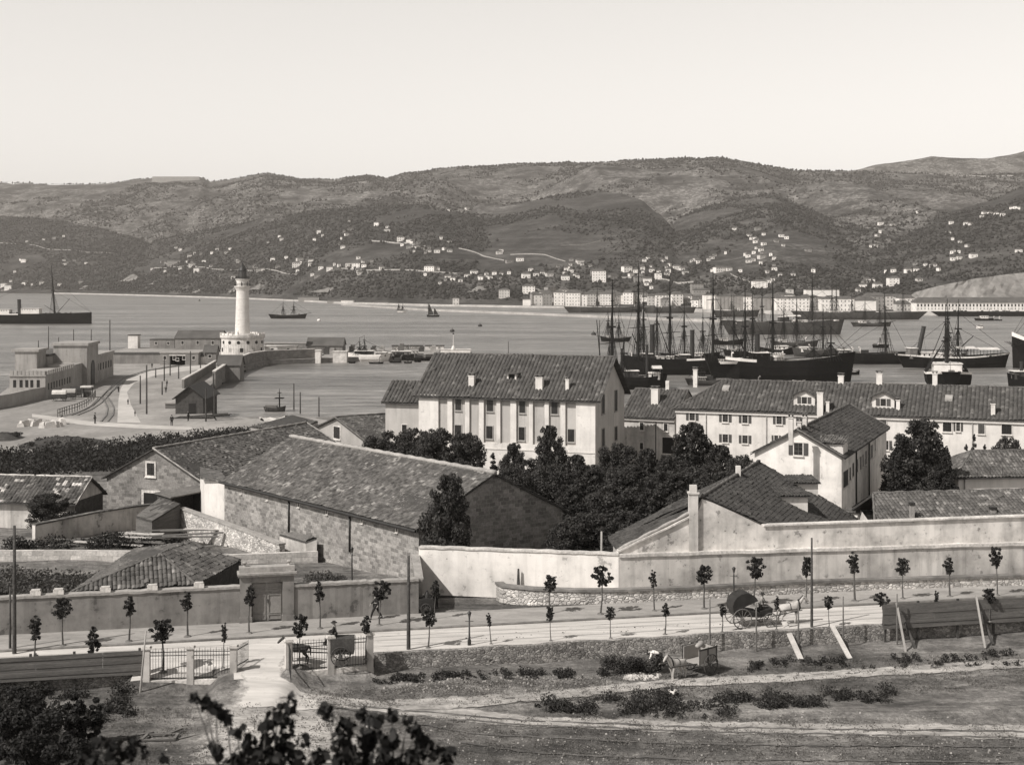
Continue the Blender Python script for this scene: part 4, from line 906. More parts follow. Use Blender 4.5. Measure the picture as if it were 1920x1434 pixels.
TR = [('broad', 845, 884, 104.6, 'wide bushy tree at the corner of the stone warehouse, shading the white wall', 62),
 ('round', 728, 806, 166, 'round dark tree in front of the annex of the white storehouse', 44), ('round', 776, 800, 163, 'round tree below the left corner of the white storehouse', 42),
 ('round', 822, 800, 160, 'tree before the second pilaster of the white storehouse', 42), ('round', 868, 808, 158, 'tree before the left downpipe of the white storehouse', 42),
 ('cypress', 924, 842, 152, 'thin pointed tree just right of the stone warehouse ridge', 16), ('broad', 962, 828, 150, 'narrow pointed tree below the middle of the white storehouse', 34),
 ('broad', 1030, 795, 150, 'tallest tree in front of the white storehouse, with a flat tufted top', 38), ('round', 990, 858, 140, 'low round tree right of the narrow pointed tree', 44),
 ('broad', 1082, 850, 146, 'tree at the right foot of the white storehouse front', 44), ('round', 1160, 828, 152, 'tree at the shaded end wall of the white storehouse', 38),
 ('broad', 1215, 838, 150, 'tree in front of the barracks wing', 40), ('broad', 1252, 850, 146, 'leafy tree left of the big one before the barracks', 34),
 ('broad', 1300, 790, 150, 'biggest tree in front of the left end of the long barracks', 60), ('broad', 1352, 832, 145, 'tree under the lower shuttered windows of the barracks', 48),
 ('round', 1392, 850, 142, 'tree touching the left slope of the white gable house', 34), ('round', 1330, 868, 134, 'round tree behind the square wall chimney', 60),
 ('broad', 1255, 880, 134, 'spreading tree in the middle of the garden mass', 60), ('round', 1180, 868, 136, 'round tree in the garden behind the tall ones', 52),
 ('broad', 1110, 868, 132, 'spreading tree between the storehouse corner and the white wall', 54), ('round', 1040, 868, 132, 'round tree right of the stone warehouse gable top', 50),
 ('round', 960, 872, 130, 'round tree directly above the stone warehouse gable', 40), ('broad', 1070, 905, 121, 'spreading tree against the right slope of the stone warehouse gable', 48),
 ('round', 1150, 905, 120, 'round tree behind the tall white pole', 54), ('broad', 1225, 915, 119, 'spreading tree left of the lean-to roof', 54), ('round', 1290, 915, 117, 'round tree behind the lean-to chimney', 44),
 ('round', 1105, 958, 112, 'low round tree close behind the white perimeter wall', 50), ('broad', 1180, 955, 111, 'low spreading tree at the foot of the lean-to roof', 50), ('round', 1060, 975, 110, 'low bushy tree at the right foot of the stone gable', 36),
 ('broad', 1730, 782, 139, 'big dark tree in front of the right half of the long barracks', 80), ('cone', 1690, 812, 137, 'shorter conifer at the left side of the big dark tree', 50),
 ('cone', 1772, 838, 134, 'low conifer at the right foot of the big dark tree', 44), ('cypress', 1812, 826, 160, 'left slender tree of the pair near the right edge', 11), ('cypress', 1826, 806, 160, 'taller slender tree of the pair near the right edge', 11),
 ('cypress', 1846, 826, 160, 'short slender tree right of the pair near the right edge', 11), ('round', 1888, 816, 160, 'round bushy tree at the right edge before the barracks', 34),
 ('round', 92, 922, 137, 'round dark tree in front of the low barn', 38), ('round', 1700, 870, 138, 'bushy tree filling the foot of the big dark tree', 56), ('round', 1760, 880, 136, 'bushy tree beside the white outbuilding', 44)]
for q in TR: tree_at(*q)
# ------------------------------------------------------------------ young street trees
yp = []
for k, (rx, n, kind, rr) in enumerate(((.52, 800, 'round', .34), (.4, 520, 'upright', .36), (.58, 950, 'round', .34), (.34, 380, 'upright', .42))):
    T = thing('street_tree', 'young tree', 'tree'); m = MB()
    b1 = (rng.random()-.5)*.14; m.tube([(0, 0, -.3), (0, 0, 0), (b1, .02, 1.0), (b1*.6, 0, 1.9), (0, 0, 2.7)], [.075, .06, .045, .035, .015], 6)
    cl = [((c[0], c[1], c[2]), r) for c, r in crown_clusters(rx, 1.85, 3.15, 22, kind, rr)]; cl.append(((0, 0, 2.4), rx*.45))
    for c, r in cl: m.tube([(0, 0, 1.9), c], [.018, .006], 4)
    m.build('trunk', 'bark', T, smooth=True)
    s = MB().lathe([(.22, 0), (.16, .08), (.0, .1)], n=8).build('earth_mound', 'gutter', T)
    link('crown', leafcloud('crown', cl, n, .125, 'leaf_dark', shape='leaf'), T); index_kids(T); yp.append(T)
back = [(118, 1210, 1120), (242, 1202, 1118), (352, 1193, 1110), (467, 1187, 1098), (600, 1178, 1090), (711, 1172, 1090), (815, 1160, 1088), (1030, 1150, 1080), (1126, 1151, 1062), (1227, 1145, 1070), (1320, 1141, 1060), (1413, 1136, 1046), (1511, 1131, 1044), (1603, 1127, 1036), (1693, 1122, 1046), (1781, 1118, 1045), (1870, 1116, 1026)]
frontt = [(64, 1300, 1196, 11.5), (171, 1297, 1181, 11.5), (306, 1278, 1180, 11.9), (418, 1268, 1184, 12.1), (562, 1256, 1157, 12.4), (686, 1236, 1155, 12.7), (803, 1214, 1145, 12.7), (921, 1207, 1150, 12.7), (1033, 1201, 1138, 12.7), (1145, 1196, 1138, 12.7), (1247, 1189, 1130, 12.7), (1354, 1185, 1132, 12.7), (1456, 1180, 1117, 12.7), (1555, 1175, 1117, 12.7), (1655, 1171, 1112, 12.7), (1757, 1168, 1108, 12.7), (1855, 1165, 1104, 12.7)]
used = set()
def street_tree(i, px, pyb, pyt, z, label, group):
    p = W(px, pyb, z); z = max(z, gz(p.x, p.y)) if z < 12.7 else z; h = (pyb-pyt)/F*p.y; k = [0, 1, 3, 1, 1, 2, 1, 0, 2, 3, 0, 2, 0, 3, 0, 1, 2][i % 17] if 'far' in group else [3, 1, 2, 3, 2, 1, 2, 3, 0, 0, 1, 1, 3, 2, 2, 3, 0][i % 17]
    if k not in used: used.add(k); o = yp[k]
    else: o = dup(yp[k], (0, 0, 0))
    o.location = (p.x, p.y, z); o.rotation_euler = (R(rng.normal()*2.2), R(rng.normal()*2.5), rng.random()*6.28); s = h/3.15; q = s*(.75+.55*rng.random()); o.scale = (q, q*(.8+.4*rng.random()), s); o['label'] = label; o['group'] = group
for i, (px, b_, t_) in enumerate(back):
    street_tree(i, px, b_, t_, 12.8, 'young tree in the far row on the pavement, %s of seventeen' % ordn(i, 17), 'young trees of the far row along the pavement')
for i, (px, b_, t_, z) in enumerate(frontt):
    street_tree(i, px, b_, t_, z, 'young tree in the near row along the road edge, %s of seventeen' % ordn(i, 17), 'young trees of the near row along the road edge')
# ------------------------------------------------------------------ scrub, weeds, hedge bank
def scatter_stuff(name, label, quads, n_cl, rad, n, size, mt, lift=.15, squash=.7):
    cl = []
    for i in range(n_cl):
        q = quads[i % len(quads)]; u, v = rng.random(), rng.random(); a = Vector(q[0]).lerp(Vector(q[1]), u); b = Vector(q[3]).lerp(Vector(q[2]), u); p = a.lerp(b, v)
        if name == 'weeds' and fnoise(p[0], p[1], .45, 6) < -.12+.3*rng.random()-.15: continue
        r = rad*(.3+1.5*rng.random()**2 if name == 'weeds' else .5+rng.random()); cl.append(((p[0], p[1], gz(p[0], p[1])+lift*r/rad), r))
    o = link(name, leafcloud(name, cl, n, size, mt, squash)); return tag(o, label, 'vegetation', kind='stuff')
def gq(*px): return [tuple(G(*p))[:2] for p in px]
hb = [(-140, 180), (-84, 170), (-60, 205), (-44, 244)]; hb2 = [(-140, 224), (-84, 226), (-61, 278), (-45, 298)]
scatter_stuff('hedge_bank', 'dark scrub covering the bank above the quay', [(hb[i], hb[i+1], hb2[i+1], hb2[i]) for i in range(3)], 1200, 2.1, 95000, .45, 'leaf_dark', .6)
scatter_stuff('weeds', 'dark strip of weeds along the field track', [gq((1000, 1318), (1330, 1296), (1330, 1352), (1010, 1345)), gq((1330, 1306), (1680, 1296), (1660, 1322), (1330, 1348))], 420, .36, 17000, .12, 'weed')
scatter_stuff('weeds', 'weeds and scrub at the lower left below the hoarding', [gq((-20, 1290), (230, 1290), (250, 1345), (-20, 1345)), gq((-20, 1340), (200, 1345), (120, 1430), (-20, 1430))], 300, .45, 20000, .14, 'weed')
scatter_stuff('weeds', 'weeds growing along the foot of the retaining wall', [gq((700, 1272), (1140, 1258), (1140, 1268), (700, 1282)), gq((1400, 1245), (1920, 1228), (1920, 1250), (1400, 1262))], 420, .2, 9000, .11, 'weed')
scatter_stuff('dry_grass', 'thin dry grass over the field', [gq((560, 1290), (1920, 1225), (1920, 1290), (560, 1330)), gq((200, 1330), (1920, 1360), (1920, 1434), (200, 1434))], 2600, .4, 80000, .085, 'grassm', 0, .3)
yard = [((-36, 95.5), (-24, 97.5), (-27, 109), (-42, 108))]
scatter_stuff('scrub', 'tangled scrub in the yard behind the left end of the rendered wall', yard, 130, .9, 16000, .22, 'leaf_soft', .4)
scatter_stuff('scrub', 'scrub in the yard corner right of the gateway', [((-14, 97), (-9.5, 98), (-10.5, 106), (-16, 108))], 40, .6, 6000, .18, 'leaf_soft', .5)
scatter_stuff('ivy', 'ivy and bushes in front of the tile topped garden wall', [((-42, 122), (-30, 127), (-31, 131), (-46, 127))], 45, .9, 7000, .22, 'leaf_dark', .3)
scatter_stuff('scrub', 'undergrowth beneath the garden trees', [((-4, 112), (12, 102), (12, 125), (-2, 150)), ((0, 150), (12, 125), (22, 130), (18, 160))], 220, 1.3, 26000, .32, 'leaf_dark', .6)
# big bushes lower left
for i, (px, py, Y, r, lab) in enumerate(((70, 1370, 64, 1.5, 'big dark bush in the bottom left corner'), (25, 1330, 67, 1.3, 'dark bush at the left edge above the corner bush'), (130, 1425, 61, 1.2, 'dark bush cut by the bottom edge right of the corner bush'), (140, 1325, 70, .7, 'small dark bush under the slanting prop'), (180, 1322, 70.5, .5, 'smallest dark bush right of the slanting prop'))):
    p = A(px, py, Y); z = gz(p.x, Y); T = thing('bush', lab, 'bush', (p.x, Y, z), group='dark bushes at the lower left'); cl = crown_clusters(r, .1, max(.6, p.z-z+r*.7), 12, 'round', .45)
    m = MB()
    for c, _ in cl: m.tube([(0, 0, -.3), (c[0]*.4, c[1]*.4, c[2]*.5), c], [.04, .025, .01], 4)
    m.build('stems', 'bark', T); link('foliage', leafcloud('foliage', cl, int(5200*r), .13, 'leaf_black', shape='leaf'), T)
# leafy branches close to the camera
def near_bush(label, base, tips, n, size=.085):
    Yb = 12.; o = Vector((base[0], base[1], 0)); o.z = gz(o.x, o.y)-.1; T = thing('foreground_shrub', label, 'shrub', o); m = MB(); cl = []
    for (px, py, dY, r) in tips:
        p = A(px, py, Yb+dY)-o; mid = p*.5+Vector((.1*rng.normal(), .1*rng.normal(), .15)); m.tube([(0, 0, 0), p*.25+Vector((0, 0, .15)), mid, p], [.035, .025, .015, .005], 5); cl.append((tuple(p), r*.9))
        cl.append((tuple(mid*.35+p*.65), r*.8))
    m.build('stems', 'bark', T, smooth=True); link('foliage', leafcloud('foliage', cl, n, size, 'leaf_black', 1, shape='leaf'), T)
near_bush('out of focus leafy branch arching up at the bottom, left clump', (-2.2, 12.2), [(366, 1311, .0, .06), (385, 1318, 0, .06), (404, 1328, 0, .07), (425, 1345, .1, .08), (446, 1368, 0, .09), (466, 1392, .1, .1), (541, 1318, .2, .09), (520, 1350, .1, .12), (536, 1370, .2, .1), (497, 1362, 0, .08), (500, 1398, .1, .13), (545, 1404, .1, .13), (478, 1418, 0, .12), (560, 1425, .1, .1), (450, 1422, .1, .1), (510, 1428, 0, .14)], 760, .075)
near_bush('out of focus leafy shrub rising at the bottom, broad right clump', (-1.1, 12.2), [(612, 1334, .1, .07), (630, 1346, 0, .08), (650, 1362, 0, .1), (684, 1340, .2, .08), (705, 1350, .1, .08), (735, 1346, .2, .07), (762, 1350, .1, .06), (640, 1392, 0, .12), (690, 1388, .2, .13), (730, 1385, .1, .12), (779, 1368, .1, .08), (790, 1398, .2, .12), (815, 1410, .1, .1), (846, 1408, .1, .05), (600, 1424, .1, .1), (660, 1424, .1, .14), (720, 1424, .1, .14), (770, 1428, .1, .13), (575, 1390, 0, .06), (835, 1428, .1, .08)], 1250, .075)
near_bush('dark leafy sprigs at the bottom edge below the loose frame', (-3.0, 12.2), [(212, 1398, 0, .07), (186, 1392, .1, .07), (255, 1390, 0, .08), (240, 1412, .1, .1), (205, 1424, 0, .12), (270, 1408, .1, .07), (303, 1422, 0, .05), (165, 1420, .1, .1), (185, 1440, .1, .1)], 380, .07)
# ------------------------------------------------------------------ paths over the field
def pxstrip(name, up, lo, mt, dz=.03):
    n = 60; a = [(u[0]) for u in up]; xs = np.linspace(up[0][0], up[-1][0], n)
    U = [tuple(G(x, float(np.interp(x, [q[0] for q in up], [q[1] for q in up]))))[:2] for x in xs]; Lo = [tuple(G(x, float(np.interp(x, [q[0] for q in lo], [q[1] for q in lo]))))[:2] for x in xs]
    return struct(strip(name, Lo, U, mt, dz, wob=.5, rag=True))
pxstrip('path', [(560, 1296), (640, 1306), (760, 1318), (1000, 1342), (1300, 1352), (1980, 1358)], [(560, 1308), (640, 1330), (760, 1348), (1000, 1366), (1300, 1378), (1980, 1392)], 'path')
pxstrip('path', [(740, 1312), (1000, 1298), (1250, 1274), (1500, 1262), (1980, 1230)], [(740, 1340), (1000, 1320), (1250, 1292), (1500, 1280), (1980, 1252)], 'path', .05)
m = MB(); Lq = [(444, 1205), (444, 1240), (447, 1275), (440, 1300), (420, 1330)]; Rq_ = [(585, 1200), (538, 1240), (536, 1275), (600, 1305), (640, 1330)]
struct(strip('path', [tuple(G(*p))[:2] for p in Lq], [tuple(G(*p))[:2] for p in Rq_], 'road', .05, sub=6, rag=True))
struct(strip('road', [(-21.6+i*.4, (84.35 if abs(-14.35-(-21.6+i*.4)) > 1.5 else 82.3)+.22*(-21.6+i*.4)) for i in range(34)], [(-21.6+i*.4, 85.66+.22*(-21.6+i*.4)) for i in range(34)], 'road', .03, sub=1))
def rut(px_, w=5, dz=.045, mt='rutm'):
    return pxstrip('path', px_, [(x, y+w) for x, y in px_], mt, dz)
MT['rutm'] = plain('wheel_rut', .12, ((.5, .3), (3, .35)), bump=.8, dist=.1)
for l_ in ([(600, 1318), (760, 1332), (1000, 1352), (1300, 1364), (1920, 1372)], [(620, 1326), (760, 1342), (1000, 1360), (1300, 1372), (1920, 1384)], [(700, 1344), (900, 1376), (1200, 1392), (1500, 1398), (1920, 1400)], [(860, 1392), (1000, 1412), (1300, 1424), (1960, 1430)], [(780, 1322), (1000, 1306), (1250, 1280), (1500, 1268), (1960, 1238)]): rut(l_, 3)
struct(strip('path', [tuple(G(*p))[:2] for p in ((438, 1262), (430, 1290), (395, 1330), (352, 1380), (330, 1434))], [tuple(G(*p))[:2] for p in ((545, 1280), (570, 1300), (640, 1340), (700, 1380), (760, 1434))], 'path', .02, sub=8, rag=True))
# loose stones on the field
def stones(name, label, quads, n, s0, s1, mt, seed=3):
    m = MB(); r = random.Random(seed)
    for i in range(n):
        q = quads[i % len(quads)]; u, v = r.random(), r.random(); a = Vector(q[0]).lerp(Vector(q[1]), u); b = Vector(q[3]).lerp(Vector(q[2]), u); p = a.lerp(b, v); s = s0+(s1-s0)*r.random()**2; z = gz(p[0], p[1])
        k = [(p[0]+s*(r.random()*.5+.6)*math.cos(t)*1.2, p[1]+s*(r.random()*.5+.6)*math.sin(t), z-s*.3) for t in (0, 1.3, 2.5, 3.8, 5.1)]; m.mesh(k+[(q_[0]*.6+p[0]*.4, q_[1]*.6+p[1]*.4, z+s*(.4+.4*r.random())) for q_ in k], [(5, 6, 7, 8, 9)]+[(j, (j+1) % 5, 5+(j+1) % 5, 5+j) for j in range(5)])
    return tag(m.build(name, mt, fix=False), label, 'stones', kind='stuff')
stones('loose_stones', 'loose pale stones scattered below the retaining wall', [gq((760, 1272), (1150, 1262), (1150, 1300), (700, 1300))], 420, .03, .12, 'cap')
stones('loose_stones', 'heap of broken pale stones by the tip cart', [gq((1175, 1262), (1236, 1262), (1236, 1276), (1170, 1276))], 120, .06, .2, 'cap_pale', 5)
stones('loose_stones', 'small stones in the lower field', [gq((300, 1330), (1900, 1340), (1900, 1434), (300, 1434))], 900, .02, .09, 'cap', 7)
stones('dung_and_stones', 'dark droppings and small stones on the white road', [[vx(870, 87.2), vx(1450, 87.2), vx(1450, 88.6), vx(870, 88.6)]], 60, .03, .09, 'wood_dark', 9)
# ------------------------------------------------------------------ iron fences by the entrance
def iron_fence(label, pxs, zb, Y0, Y1, ph=2.05, gate=None):
    a = Vector(((pxs[0]-960)/F*Y0, Y0, zb)); b = Vector(((pxs[-1]-960)/F*Y1, Y1, zb)); d = (b-a); L = d.length; T = thing('iron_fence', label, 'fence', a, math.atan2(d.y, d.x))
    fr = [0, (pxs[1]-pxs[0])/(pxs[2]-pxs[0]), 1]; xs = [L*q for q in fr]
    for x in xs:
        m = MB(); m.box(x-.19, -.19, -.8, x+.19, .19, ph); m.box(x-.26, -.26, ph+.001, x+.26, .26, ph+.08); m.box(x-.21, -.21, ph+.081, x+.21, .21, ph+.15); m.build('post', 'white_old', T)
    m = MB(); m.box(.19, -.15, -.8, xs[1]-.19, .15, .28); m.box(xs[1]+.19, -.15, -.8, L-.19, .15, .28); m.build('plinth', 'cap_pale', T)
    for i in (0, 1):
        m = MB(); x0, x1 = xs[i]+.19, xs[i+1]-.19; n = int((x1-x0)/.15)
        for z in (.36, ph-.42, ph-.22): m.box(x0, -.015, z, x1, .015, z+.04)
        for k in range(1, n):
            x = x0+(x1-x0)*k/n; zt = ph-(.12 if k % 2 else .02); m.tube([(x, 0, .3), (x, 0, zt), (x, 0, zt+.08)], [.013, .013, .002], 4)
        m.build('railing', 'iron', T)
    if gate is not None:
        x = xs[gate[0]]; g = MB(); ang = gate[1]; ux, uy = math.cos(ang), math.sin(ang)
        f = lambda s, z: (x+.22*(1 if gate[0] else -1)*0+ux*s, uy*s, z)
        for z in (.15, .9, 1.8): g.bar(f(.1, z), f(1.9, z), .04, .05)
        for k in range(13): g.tube([f(.1+.15*k, .12), f(.1+.15*k, 2.0)], .013, 4)
        g.build('gate', 'iron', T)
    return T
iron_fence('iron railing on white posts left of the field entrance', (275, 357, 438), 11.95, 79.8, 80.1, gate=(2, 1.25))
iron_fence('iron railing on white posts right of the field entrance', (541, 619, 693), 12.05, 81.0, 82.6, gate=(0, 4.6))
# ------------------------------------------------------------------ hoardings, props, poles
def hoarding(label, a, b, z0, z1, nrow, posts, back=True):
    d = Vector((b[0]-a[0], b[1]-a[1], 0)); L = d.length; T = thing('hoarding', label, 'fence', (a[0], a[1], z0), math.atan2(d.y, d.x)); h = (z1-z0)/nrow; m = MB(); r = random.Random(4)
    x = 0; seg = 3.6
    while x < L-.1:
        x2 = min(L, x+seg)
        for k in range(nrow): e = .02+.03*(k % 2)+r.random()*.012; q1, q2 = r.random()*.02, r.random()*.02; m.hexa([(x+.004, -e, k*h-.02), (x2-.004, -e, k*h-.02+q1), (x2-.004, .024-e, k*h-.02+q1), (x+.004, .024-e, k*h-.02), (x+.004, -e, k*h+h+.01), (x2-.004, -e, k*h+h+.01-q2), (x2-.004, .024-e, k*h+h+.01-q2), (x+.004, .024-e, k*h+h+.01)])
        x = x2
    m.build('boards', 'wood', T)
    for zq in (.25, (z1-z0)*.8): MB().box(0, .045, zq, L, .1, zq+.1).build('rail', 'wood_dark', T)
    for q in posts: MB().box(L*q-.07, .101, -1.6, L*q+.07, .22, z1-z0+.1).build('post', 'wood_dark', T)
    return T
pa, pb = vx(-60, 84.7), vx(268, 84.7); hoarding('weathered plank hoarding at the left edge beside the railing', pa, pb, 12.5, 13.85, 6, (.1, .35, .6, .98))
pa, pb = vx(1655, 84.7), vx(1990, 84.7); hoarding('weathered plank hoarding on posts at the right edge', pa, pb, 12.6, 14.15, 5, (.02, .2, .42, .62, .85))
def pole(name, label, px, pt, pb, z, r=.09, mt='wood_dark', lean=0, cat='pole', group=None, dy=0):
    p = W(px, pb, z); h = (pb-pt)/F*p.y; T = MB().tube([(0, 0, -.5), (0, 0, 0), (lean*.5, dy*.5, h*.5), (lean, dy, h)], [r*1.1, r*1.1, r*.9, r*.7], 8).build(name, mt, None, tuple(p), smooth=True); return tag(T, label, cat, group)
pole('telegraph_pole', 'tall dark pole in front of the yard wall near the left edge', 27, 985, 1225, 12.7, .12)
pole('post', 'shorter thinner pole just left of the tall one at the left edge', 19, 1100, 1218, 12.7, .08)
pole('telegraph_pole', 'tall thick bare pole on the road edge at the end of the yard wall', 766, 1042, 1217, 12.7, .11)
pole('telegraph_pole', 'tall thin dark pole on the road edge before the stained wall', 1522, 1008, 1175, 12.7, .085)
pole('flag_pole', 'pale pole standing on the perimeter wall at the right', 1841, 966, 1068, 13.6, .09, 'spar_pale')
pole('flag_pole', 'white pole rising behind the bright wall left of the lean-to', 1128, 996, 1090, 12.9, .1, 'spar_pale')
pole('post', 'short dark post standing behind the curved parapet', 972, 1066, 1092, 13.4, .1)
for i, (px, pt, pb) in enumerate(((1331, 1123, 1190), (1418, 1130, 1186), (1497, 1127, 1180), (1581, 1118, 1178), (1682, 1113, 1173))): pole('stake', 'thin stake at the road edge, %s of five' % ordn(i, 5), px, pt, pb+38, 11.6, .055, 'wood', group='thin stakes along the road edge')
pole('stake', 'slim pale leaning stake at the end of the left hoarding', 262, 1182, 1306, 11.6, .06, 'spar_pale', .35)
def lamp(label, px, pt, pb, z, mt='iron'):
    p = W(px, pb, z); h = (pb-pt)/F*p.y; T = thing('street_lamp', label, 'street lamp', p); m = MB(); m.lathe([(.11, 0), (.11, .3), (.06, .4), (.045, h*.8), (.03, h-.42)]); m.bar((-.25, 0, h-.62), (.25, 0, h-.62), .03); m.build('post', mt, T, smooth=True)
    MB().lathe([(.05, 0), (.12, .3), (.02, .301)], (0, 0, h-.42), 4).build('lantern', 'lamp_glass', T); MB().lathe([(.15, 0), (.05, .1), (.015, .12)], (0, 0, h-.118), 8).build('lantern_cap', 'iron', T)
lamp('gas lamp on the road edge right of the thick bare pole', 880, 1145, 1209, 12.7); lamp('tall gas lamp on the pavement behind the hooded carriage', 1376, 1062, 1139, 12.8); lamp('lamp post in front of the sandstone warehouse', 660, 1025, 1112, 12.2)
def prop(label, a, b, w, h, mt, z0, z1, group='timber props leaning on the road edge'):
    p, q = W(a[0], a[1], z0), None; d = ray(*b); q = Vector((0, 0, H))+d*((H-z1)/-(d.z)) if False else W(b[0], b[1], z1); m = MB(); m.bar((0, 0, 0), q-p, w, h); tag(m.build('prop', mt, None, tuple(p)), label, 'timber prop', group)
prop('broad pale plank leaning against the road edge under the carriage', (1505, 1243), (1470, 1166), .34, .08, 'wood_pale', 11.6, 12.9); prop('broad pale plank leaning against the road edge right of the first', (1597, 1240), (1560, 1172), .3, .08, 'wood_pale', 11.6, 12.9)
prop('pale slanting pole against the right hoarding, left of two', (1698, 1222), (1681, 1130), .12, .1, 'spar_pale', 11.7, 14.3); prop('pale slanting pole against the right hoarding, right of two', (1847, 1215), (1830, 1116), .12, .1, 'spar_pale', 11.7, 14.4)
prop('dark slanting prop against the left hoarding', (118, 1302), (68, 1228), .16, .12, 'wood_dark', 11.3, 13.3); prop('rough post standing below the left hoarding', (64, 1312), (67, 1225), .13, .12, 'wood_dark', 11.4, 13.3)
prop('dark slanting prop under the right hoarding, left of two', (1716, 1216), (1690, 1150), .14, .12, 'wood_dark', 11.7, 13.4); prop('dark slanting prop under the right hoarding, right of two', (1862, 1208), (1836, 1140), .14, .12, 'wood_dark', 11.7, 13.5)
# plank stack in the left yard
def planks():
    r = random.Random(5); labs = 0
    for i in range(16):
        px, py = 150+i*15+r.random()*30, 1004+r.random()*16; p = W(px, py, 11.3); L = 3.5+r.random()*4; m = MB().box(-L/2, -.22, 0, L/2, .22, .08); pale = r.random() < .35; o = m.build('plank', 'wood_pale' if pale else 'wood', None, (p.x, p.y, 11.05+.07*i)); o.rotation_euler = (0, R(r.random()*4-2), R(-14+r.random()*20)); tag(o, ('pale' if pale else 'grey')+' plank in the yard heap by the timber shed, %s layer up' % NTH(i), 'plank', 'planks heaped in the yard')
planks()
def frame_thing():                                      # loose timber frame on the grass
    p = G(300, 1385); T = thing('broken_trestle', 'broken timber frame lying on the grass at the lower left', 'timber frame', p, .25); m = MB(); q = [(-.9, -.35), (.7, -.6), (.9, .2), (-.6, .5)]
    for i in range(4): m.bar((*q[i], .12+.03*(i % 2)), (*q[(i+1) % 4], .12+.03*(i % 2)), .14, .08)
    m.bar((-1.9, .3, .08), (-.3, .9, .1), .12, .07); m.bar((.2, .2, .1), (1.1, .8, .2), .14, .08); m.bar((.9, -.4, .06), (2.1, .1, .06), .1, .05); m.build('beams', 'wood', T)
frame_thing()
p = G(1261, 1306); T = thing('bucket', 'white bucket standing in the weeds', 'bucket', p); MB().lathe([(.16, 0), (.24, .34), (.22, .34), (.15, .04)], n=14).build('pail', 'cloth_white', T, smooth=True); MB().tube([(-.23, 0, .33), (0, 0, .42), (.23, 0, .33)], .01, 4).build('handle', 'iron', T)
# ------------------------------------------------------------------ carts, horses, people on the road
# hooded carriage
p = W(1408, 1172, 12.71); rz = .20
T = thing('carriage', 'dark hooded carriage driving right along the white road', 'carriage', p, rz)
m = MB(); prof = []
for i in range(9):
    a = R(200-i*22); prof.append((-.55+1.0*math.cos(a)*.9, 1.35+1.0*math.sin(a)*.85))
V_ = [(x, y, z) for y in (-.62, .62) for x, z in prof]; n = len(prof); m.mesh(V_, [tuple(range(n)), tuple(range(n, 2*n))[::-1]]+[(i, i+1, n+i+1, n+i) for i in range(n-1)]); m.build('hood', 'canopy', T)
m = MB(); m.hexa([(-1.25, -.55, .75), (.55, -.55, .6), (.55, .55, .6), (-1.25, .55, .75), (-1.4, -.6, 1.25), (.35, -.6, .95), (.35, .6, .95), (-1.4, .6, 1.25)]); m.hexa([(.5, -.5, .62), (1.25, -.5, .72), (1.25, .5, .72), (.5, .5, .62), (.45, -.5, 1.0), (1.3, -.5, 1.15), (1.3, .5, 1.15), (.45, .5, 1.0)]); m.build('body', 'canopy', T)
for (x, r) in ((-.85, .62), (1.05, .45)):
    for sy in (-.72, .72): wheel(T, (x, sy, r), r, 'wood')
m = MB()
for sy in (-.45, .45): m.bar((1.2, sy, .62), (3.3, sy*1.1, .95), .05)
m.build('shaft', 'wood_dark', T)
cr, sr = math.cos(rz), math.sin(rz)
def off(p, x, y, z): return (p.x+x*cr-y*sr, p.y+x*sr+y*cr, p.z+z)
horse('pale grey horse trotting in front of the hooded carriage', off(p, 2.6, 0, 0), rz, 'horse_pale', .95)
person('coachman in a grey coat sitting on the box of the hooded carriage', off(p, .75, 0, .35), rz, 'sit', 'brim', 'cloth_mid', 'cloth_mid', True)
# cart behind the railing
p = W(640, 1243, 12.55); rz = math.pi+.05; cr, sr = math.cos(rz), math.sin(rz)
T = thing('cart', 'dark two wheeled cart with a high box behind the right railing', 'cart', p, rz)
m = MB().box(-.75, -.5, .65, .6, .5, 1.55); m.build('box', 'wood_dark', T); m = MB()
for sy in (-.4, .4): m.bar((.4, sy, .72), (2.9, sy*1.2, .85), .06)
m.build('shaft', 'wood_dark', T)
for sy in (-.62, .62): wheel(T, (0, sy, .55), .55)
horse('dark donkey in the shafts of the cart behind the right railing', off(p, 2.5, 0, 0), rz, 'horse_dark', .85)
person('driver with a dark hat sitting on the box of the cart behind the railing', off(p, .4, 0, .75), rz, 'sit', 'brim', 'cloth_dark', 'cloth_dark', True)
# tip cart in the field
p = G(1312, 1262); rz = math.pi+.72; cr, sr = math.cos(rz), math.sin(rz)
T = thing('tip_cart', 'two wheeled tip cart with pale side boards standing in the field', 'cart', p, rz)
m = MB()
for sy in (-.62, .57): m.box(-.75, sy, .75, .75, sy+.05, 1.55)
m.box(-.75, -.569, .75, -.7, .569, 1.5); m.box(-.75, -.62, .68, .75, .62, .748); m.build('side_boards', 'grey_pl', T); m = MB()
for x in (-.78, -.02, .74):
    for sy in (-.68, .64): m.box(x, sy, .6, x+.05, sy+.04, 1.62)
for sy in (-.68, .64): m.box(-.8, sy-.01, 1.5, .8, sy+.05, 1.58)
m.build('frame', 'wood_dark', T); m = MB()
for sy in (-.45, .45): m.bar((.6, sy, .7), (3.0, sy, .95), .07)
m.build('shaft', 'wood', T)
for sy in (-.78, .78): wheel(T, (-.1, sy, .6), .6)
MB().tube([(-.3, .1, 1.5), (0, .1, 1.72), (.4, .1, 1.6)], [.1, .2, .12], 8).build('sack', 'cap', T, smooth=True)
horse('pale horse with a dark collar harnessed to the tip cart', (lambda q_: (q_[0], q_[1], gz(q_[0], q_[1])))(off(p, 1.95, 0, 0)), rz, 'horse_pale', .86)
